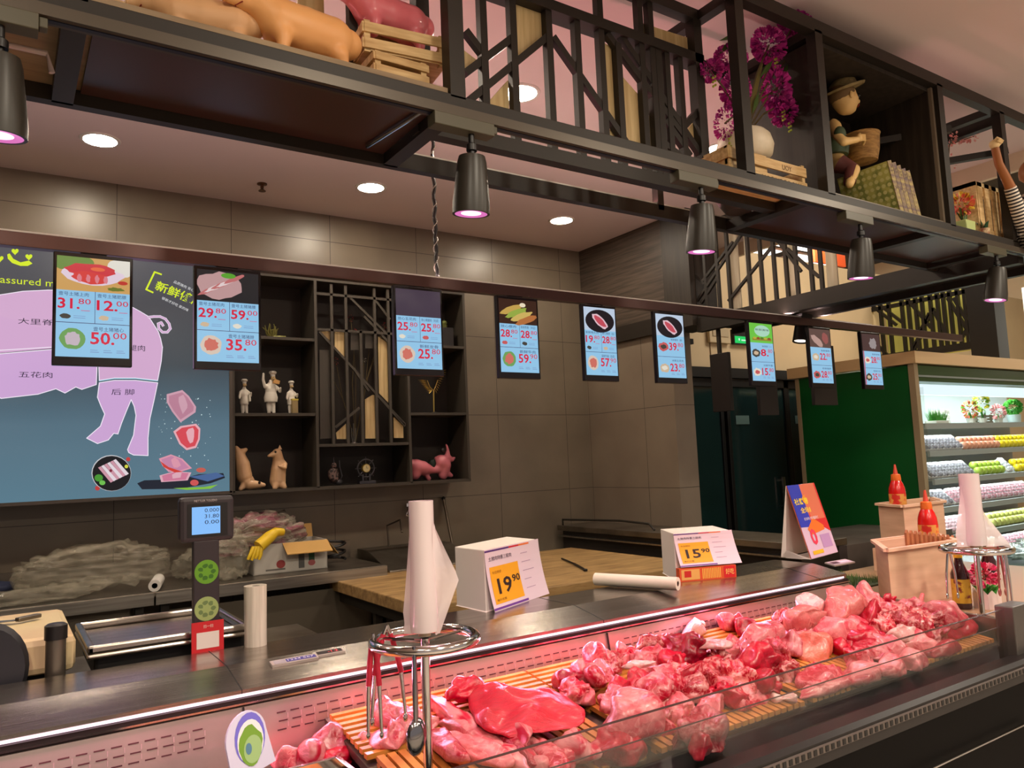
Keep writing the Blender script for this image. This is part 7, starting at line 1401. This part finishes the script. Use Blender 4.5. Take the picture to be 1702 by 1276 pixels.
def run(z, px0, px1, f, step, z0, rows=1, **k):
    x0, x1 = rowx(px0, z), rowx(px1, z); n = max(1, int((x1-x0)/step))
    for r in range(rows):
        for i in range(n): f(x0+(i+.5)*step+(step*.5 if r % 2 else 0), fy(z)+.05+r*.055, z+z0+r*.045, ', %s from left, %s%s fridge shelf' % (ORD[min(i, 19)], '' if rows == 1 else ('front row, ' if r == 0 else 'back row, '), ORD[ZF.index(z)]))
P3 = lambda kind: (lambda x, y, z, w: pack(kind, (x, y+.03, z), where=w))
F3 = lambda kind, s=1: (lambda x, y, z, w: fruit(kind, (x, y, z), s, w))
z = ZF[1]; run(z, 1528, 1592, P3('dark'), .098, .05); run(z, 1594, 1655, F3('peach'), .078, .036, 2); run(z, 1656, 1712, F3('lemon'), .080, .036, 2)
z = ZF[2]; run(z, 1532, 1612, P3('dark'), .098, .05); run(z, 1614, 1662, F3('grape'), .078, .036, 2); run(z, 1662, 1680, P3('white'), .11, .05); run(z, 1680, 1712, F3('lemon'), .080, .036, 2)
z = ZF[3]; run(z, 1534, 1570, P3('dark'), .098, .05); run(z, 1570, 1706, P3('red'), .098, .05)
z = ZF[4]; run(z, 1545, 1625, P3('pink'), .098, .05); run(z, 1628, 1712, F3('melon', 1.0), .078, .036, 2)
z = ZF[5]; run(z, 1580, 1650, P3('green'), .11, .05); run(z, 1655, 1712, P3('red'), .10, .05)
# top shelf display plants
z = ZF[0]; yy = fy(z)+.10
def topx(px): return aY(px, 680, yy).x
GR = mat('grass_green', (70, 150, 50), .6); GR2 = mat('basil_green', (80, 170, 60), .5); LTW = mat('pale_crate', (206, 206, 190), .6)
def tuft(nm, label, x, w, h, n, m_, cat='plant', pot=None, z0=0, sd=1):
    t = thing(nm, label, cat, (x, yy, z)); rn = random.Random(sd); m = MB()
    for k in range(n):
        bx_, by_ = rn.uniform(-w, w)*.6, rn.uniform(-.04, .04); tx_ = bx_*1.7; hh = h*rn.uniform(.5, 1)*(1-abs(bx_)/w*.5); m.add([(bx_-.004, by_, z0), (bx_+.004, by_, z0), (tx_, by_*1.3+rn.uniform(-.02, .02), z0+hh)], [(0, 1, 2)])
    m.build('blades', m_, t, world=False)
    MB().box(-w*.75, -.05, 0, w*.75, .05, max(.02, z0)).build('planter', pot or LTW, t, world=False, bevel=.003)
    return t
tuft('grass_planter', 'planter of bright green grass at the left of the fridge top shelf', topx(1555), .13, .13, 260, GR, z0=.03)
crate('small_crate', 'pale wooden crate tilted behind the grass on the fridge top shelf', (topx(1580), yy+.09, z), .20, .10, .13, .3, m=LTW)
def bouquet(label, px, cols, h, sd, z0=.0, w=.07):
    t = thing('artificial_bouquet', label, 'flowers', (topx(px), yy, z), group='bouquets on the fridge top shelf'); m = MB(); blossom(m, (0, 0, z0+h*.62), (w, .05, h*.36), 110, sd); m.build('blooms', cols, t, world=False)
    m = MB(); 
    for k in range(10): leafm(m, (0, 0, .02), (w*cos(k*.7), .03*sin(k), h*.5+.01*(k % 3)), .012)
    m.build('leaves', GR, t, world=False); MB().lathe([(.03, 0), (.035, .05), (0, .05)], seg=12).build('vase', LTW, t, world=False); return t
BY = mat('bouquet_yellow', (220, 210, 50), .5); BO = mat('bouquet_orange', (220, 110, 70), .5); BG = mat('bouquet_green', (140, 200, 70), .5)
bouquet('orange and green bouquet beside the pale crate', 1612, [BO, BG], .20, 5); bouquet('yellow and green bouquet standing highest on the fridge top shelf', 1632, [BY, BG], .24, 6, .05); bouquet('small pink and white bouquet before the basil pot', 1658, [mat('bouquet_pink', (226, 150, 150), .5), mat('bouquet_white', (226, 226, 210), .5)], .17, 7)
crate('small_basket', 'small dark wicker basket between bouquets on the fridge top shelf', (topx(1637), yy+.02, z), .12, .09, .08, .0, cat='basket', m=mat('wicker_grey', (120, 116, 96), .7))
t = thing('basil_pot', 'white pot of bushy green basil at the right of the fridge top shelf', 'potted plant', (topx(1684), yy, z)); MB().lathe([(.05, 0), (.058, .08), (0, .08)], seg=20).build('pot', mat('pale_blue_pot', (190, 210, 206), .4), t, world=False, smooth=True); m = MB(); blossom(m, (0, 0, .15), (.075, .06, .06), 170, 8); m.build('foliage', [GR2, GR], t, world=False)
# ================================================================ island table beside the case with crates and sauces
it = thing('island_display_table', 'low display table at the right end of the meat case', 'table', (3.7, 1.8, 0))
MB().box(3.02, 1.45, .80, 4.5, 2.55, .84).build('table_top', mat('island_top', (150, 120, 90), .5), it); MB().box(3.04, 1.5, 0, 4.48, 2.5, .80).build('table_body', mat('island_dark', (48, 54, 46), .5), it)
TZ = .84
def tz(x, y): return aZ(x, y, TZ)
g0 = tz(1425, 985); t = thing('grass_turf', 'patch of green artificial turf with shells on the island table', 'turf', (3.35, 2.36, TZ)); m = MB(); rn = random.Random(4)
for k in range(900): x_, y_ = rn.uniform(-.28, .25), rn.uniform(-.16, .16); m.add([(x_, y_, .0), (x_+.006, y_, 0), (x_+rn.uniform(-.01, .01), y_+rn.uniform(-.01, .01), .03+rn.random()*.02)], [(0, 1, 2)])
m.build('blades', mat('turf_green', (76, 110, 50), .7), t, world=False); MB().box(-.3, -.18, 0, .27, .18, .008).build('turf_base', mat('turf_base', (50, 70, 36), .8), t, world=False)
PC = mat('pale_pine_box', (224, 184, 156), .5, rgb2=(208, 166, 138), nscale=3, stretch=(1, 1, 8))
def planter(label, ps, zb, h, th=.014):
    """open box from four base corners"""
    t = thing('wooden_planter_box', label, 'planter box', ps[0], group='pale wooden planter boxes'); ps = [V(p) for p in ps]; c = sum(ps, V((0, 0, 0)))/4
    m = MB()
    for i in range(4):
        a, b = ps[i], ps[(i+1) % 4]; ai, bi = a.lerp(c, .10), b.lerp(c, .10); vs = [V((p.x, p.y, zz)) for zz in (zb, zb+h) for p in (a, b, bi, ai)]
        ot = [a+(a-c)*.06, b+(b-c)*.06]
        m.add(vs, [(0, 3, 2, 1), (4, 5, 6, 7), (0, 1, 5, 4), (1, 2, 6, 5), (2, 3, 7, 6), (3, 0, 4, 7)])
    m.build('walls', PC, t, bevel=.001); m = MB()
    for i in range(4):
        a, b = ps[i]+(ps[i]-c)*.04, ps[(i+1) % 4]+(ps[(i+1) % 4]-c)*.04; m.beam(V((a.x, a.y, zb+h)), V((b.x, b.y, zb+h)), .022, .012)
    m.build('rim', PC, t); m = MB(); m.add([V((p.x, p.y, zb+h*.5)) for p in ps], [(0, 1, 2, 3)]); m.build('filling', mat('box_floor', (150, 110, 80), .7), t); return t
xa = aY(1478, 950, 1.84).x; xb2 = aY(1592, 950, 1.80).x
planter('large pale wooden planter box behind the right meat heap', [(xa, 1.84, 0), (xb2, 1.80, 0), (xb2+.22, 2.02, 0), (aY(1458, 950, 2.06).x, 2.06, 0)], TZ, .235)
xa2 = aY(1492, 880, 2.30).x; xb3 = aY(1560, 880, 2.30).x
planter('smaller pale planter box standing higher behind the large one', [(xa2, 2.26, 0), (xb3, 2.26, 0), (xb3+.25, 2.46, 0), (aY(1463, 880, 2.46).x, 2.46, 0)], TZ+.12, .225)
MB().box(xa2, 2.27, TZ, xb3, 2.45, TZ+.118).build('riser_block', PC, it)
# picket fence in the big box
t = thing('mini_picket_fence', 'row of small brown wooden pickets in the large planter box', 'picket fence', (xa+.2, 1.9, TZ+.12)); BRW = mat('brown_picket', (184, 116, 74), .5, rgb2=(150, 90, 56), nscale=5, stretch=(8, 8, 1))
for i in range(12):
    px = 1508+i*7.6; p = aY(px, 900, 1.85); zt = aY(px, 880+i*.9, 1.85).z; MB().prism([(p.x-.0085, zt-.14), (p.x+.0085, zt-.14), (p.x+.0085, zt-.012), (p.x, zt), (p.x-.0085, zt-.012)], 'y', 1.845, 1.855).build('picket', BRW, t)
# sauce bottles
def squeeze(label, x, y, zb, Y, H):
    p = aY(x, y, Y); t = thing('chili_sauce_bottle', label, 'sauce bottle', (p.x, Y, zb), group='red chili sauce squeeze bottles'); k = H
    MB().lathe([(.0, 0), (.145*k, .0), (.155*k, .03*k), (.155*k, .46*k), (.145*k, .54*k), (.12*k, .62*k), (.09*k, .68*k)], seg=24).build('bottle', mat('chili_red', (206, 20, 16), .25, coat=.5), t, world=False, smooth=True)
    MB().lathe([(.085*k, .67*k), (.095*k, .70*k), (.085*k, .80*k), (.06*k, .81*k)], seg=20).build('cap', mat('orange_cap', (226, 110, 40), .4), t, world=False, smooth=True); MB().lathe([(.045*k, .81*k), (.035*k, .88*k), (.016*k, 1.0*k), (0, 1.0*k)], seg=14).build('nozzle', mat('red_nozzle', (206, 70, 50), .4), t, world=False, smooth=True)
    MB().lathe([(.158*k, .20*k), (.158*k, .42*k)], seg=24, caps=False, a0=-.3).build('label', mat('sauce_label', (216, 150, 70), .5, rgb2=(200, 40, 30), nscale=40, lo=.45, hi=.55), t, world=False, smooth=True); return t
squeeze('red chili sauce bottle standing highest before the green fridge side', 1494, 850, TZ+.12+.113+.055, 2.36, .27)
squeeze('red chili sauce bottle with a yellow label above the picket row', 1543, 880, TZ+.118+.06, 1.96, .27)
rn_z = TZ
p = aY(1597, 975, 1.66); t = thing('soy_sauce_bottle', 'dark soy sauce bottle with a yellow cap and label beside the planter', 'sauce bottle', (p.x, 1.66, TZ)); k = .235
MB().lathe([(0, 0), (.14*k, 0), (.145*k, .05*k), (.145*k, .58*k), (.07*k, .76*k), (.055*k, .86*k)], seg=22).build('bottle', mat('soy_dark', (50, 14, 14), .12, coat=.6), t, world=False, smooth=True); MB().lathe([(.068*k, .85*k), (.07*k, 1.0*k), (0, 1.0*k)], seg=18).build('cap', mat('yellow_cap', (226, 180, 40), .4), t, world=False, smooth=True); MB().lathe([(.147*k, .10*k), (.147*k, .50*k)], seg=22, caps=False).build('label', mat('soy_label', (206, 160, 50), .5, rgb2=(120, 40, 30), nscale=40, lo=.55, hi=.65), t, world=False, smooth=True)
p = aY(1646, 965, 1.90); t = thing('sauce_jar', 'dark sauce bottle with an orange cap behind the small flower pot', 'sauce bottle', (p.x, 1.90, TZ)); MB().lathe([(0, 0), (.03, 0), (.032, .09), (.016, .13), (.014, .15)], seg=18).build('bottle', mat('soy_dark', (50, 14, 14), .12, coat=.6), t, world=False, smooth=True); MB().lathe([(.018, .148), (.018, .175), (0, .175)], seg=16).build('cap', mat('orange_cap', (226, 110, 40), .4), t, world=False, smooth=True)
p = aY(1636, 990, 1.60); t = thing('picket_flower_pot', 'white picket flower pot with pink blossoms under the right bag stand', 'potted plant', (p.x+.02, 1.60, TZ))
for i in range(9):
    a = i*2*pi/9; MB().prism([(-.016, 0), (.016, 0), (.018, .055), (0, .075), (-.018, .055)], 'y', -.002, .002, T=Matrix.Rotation(a, 4, 'Z')@Matrix.Translation(V((0, -.045, 0)))).build('picket', mat('white_wood', (222, 200, 196), .5), t, world=False)
MB().lathe([(.0, .002), (.040, .002), (.042, .05), (0, .05)], seg=18).build('pot', LEAFM, t, world=False); m = MB(); blossom(m, (-.01, 0, .13), (.055, .045, .04), 120, 12); m.build('blossoms', [mat('hot_pink', (226, 60, 110), .5), mat('soft_pink', (236, 150, 170), .5)], t, world=False); m = MB()
for k in range(12): leafm(m, (0, 0, .05), (.06*cos(k*.6), .05*sin(k*.6), .085+.006*(k % 3)), .016)
m.build('leaves', GR, t, world=False)
# dark produce island with greens at the far right under the fridge
t = thing('produce_island', 'dark green topped produce island with film at the far right', 'produce stand', (6.4, 2.6, 0)); MB().box(5.2, 2.0, 0, 8.2, 2.9, .70).build('stand_body', mat('island_green', (34, 70, 46), .4), t); crumple('film_cover', 'clear film stretched over the produce island', (6.5, 2.45, .70), (.9, .35, .05), 31, mat('teal_film', (120, 160, 150), .2, alpha=.5, coat=.6), 0, cat='film')
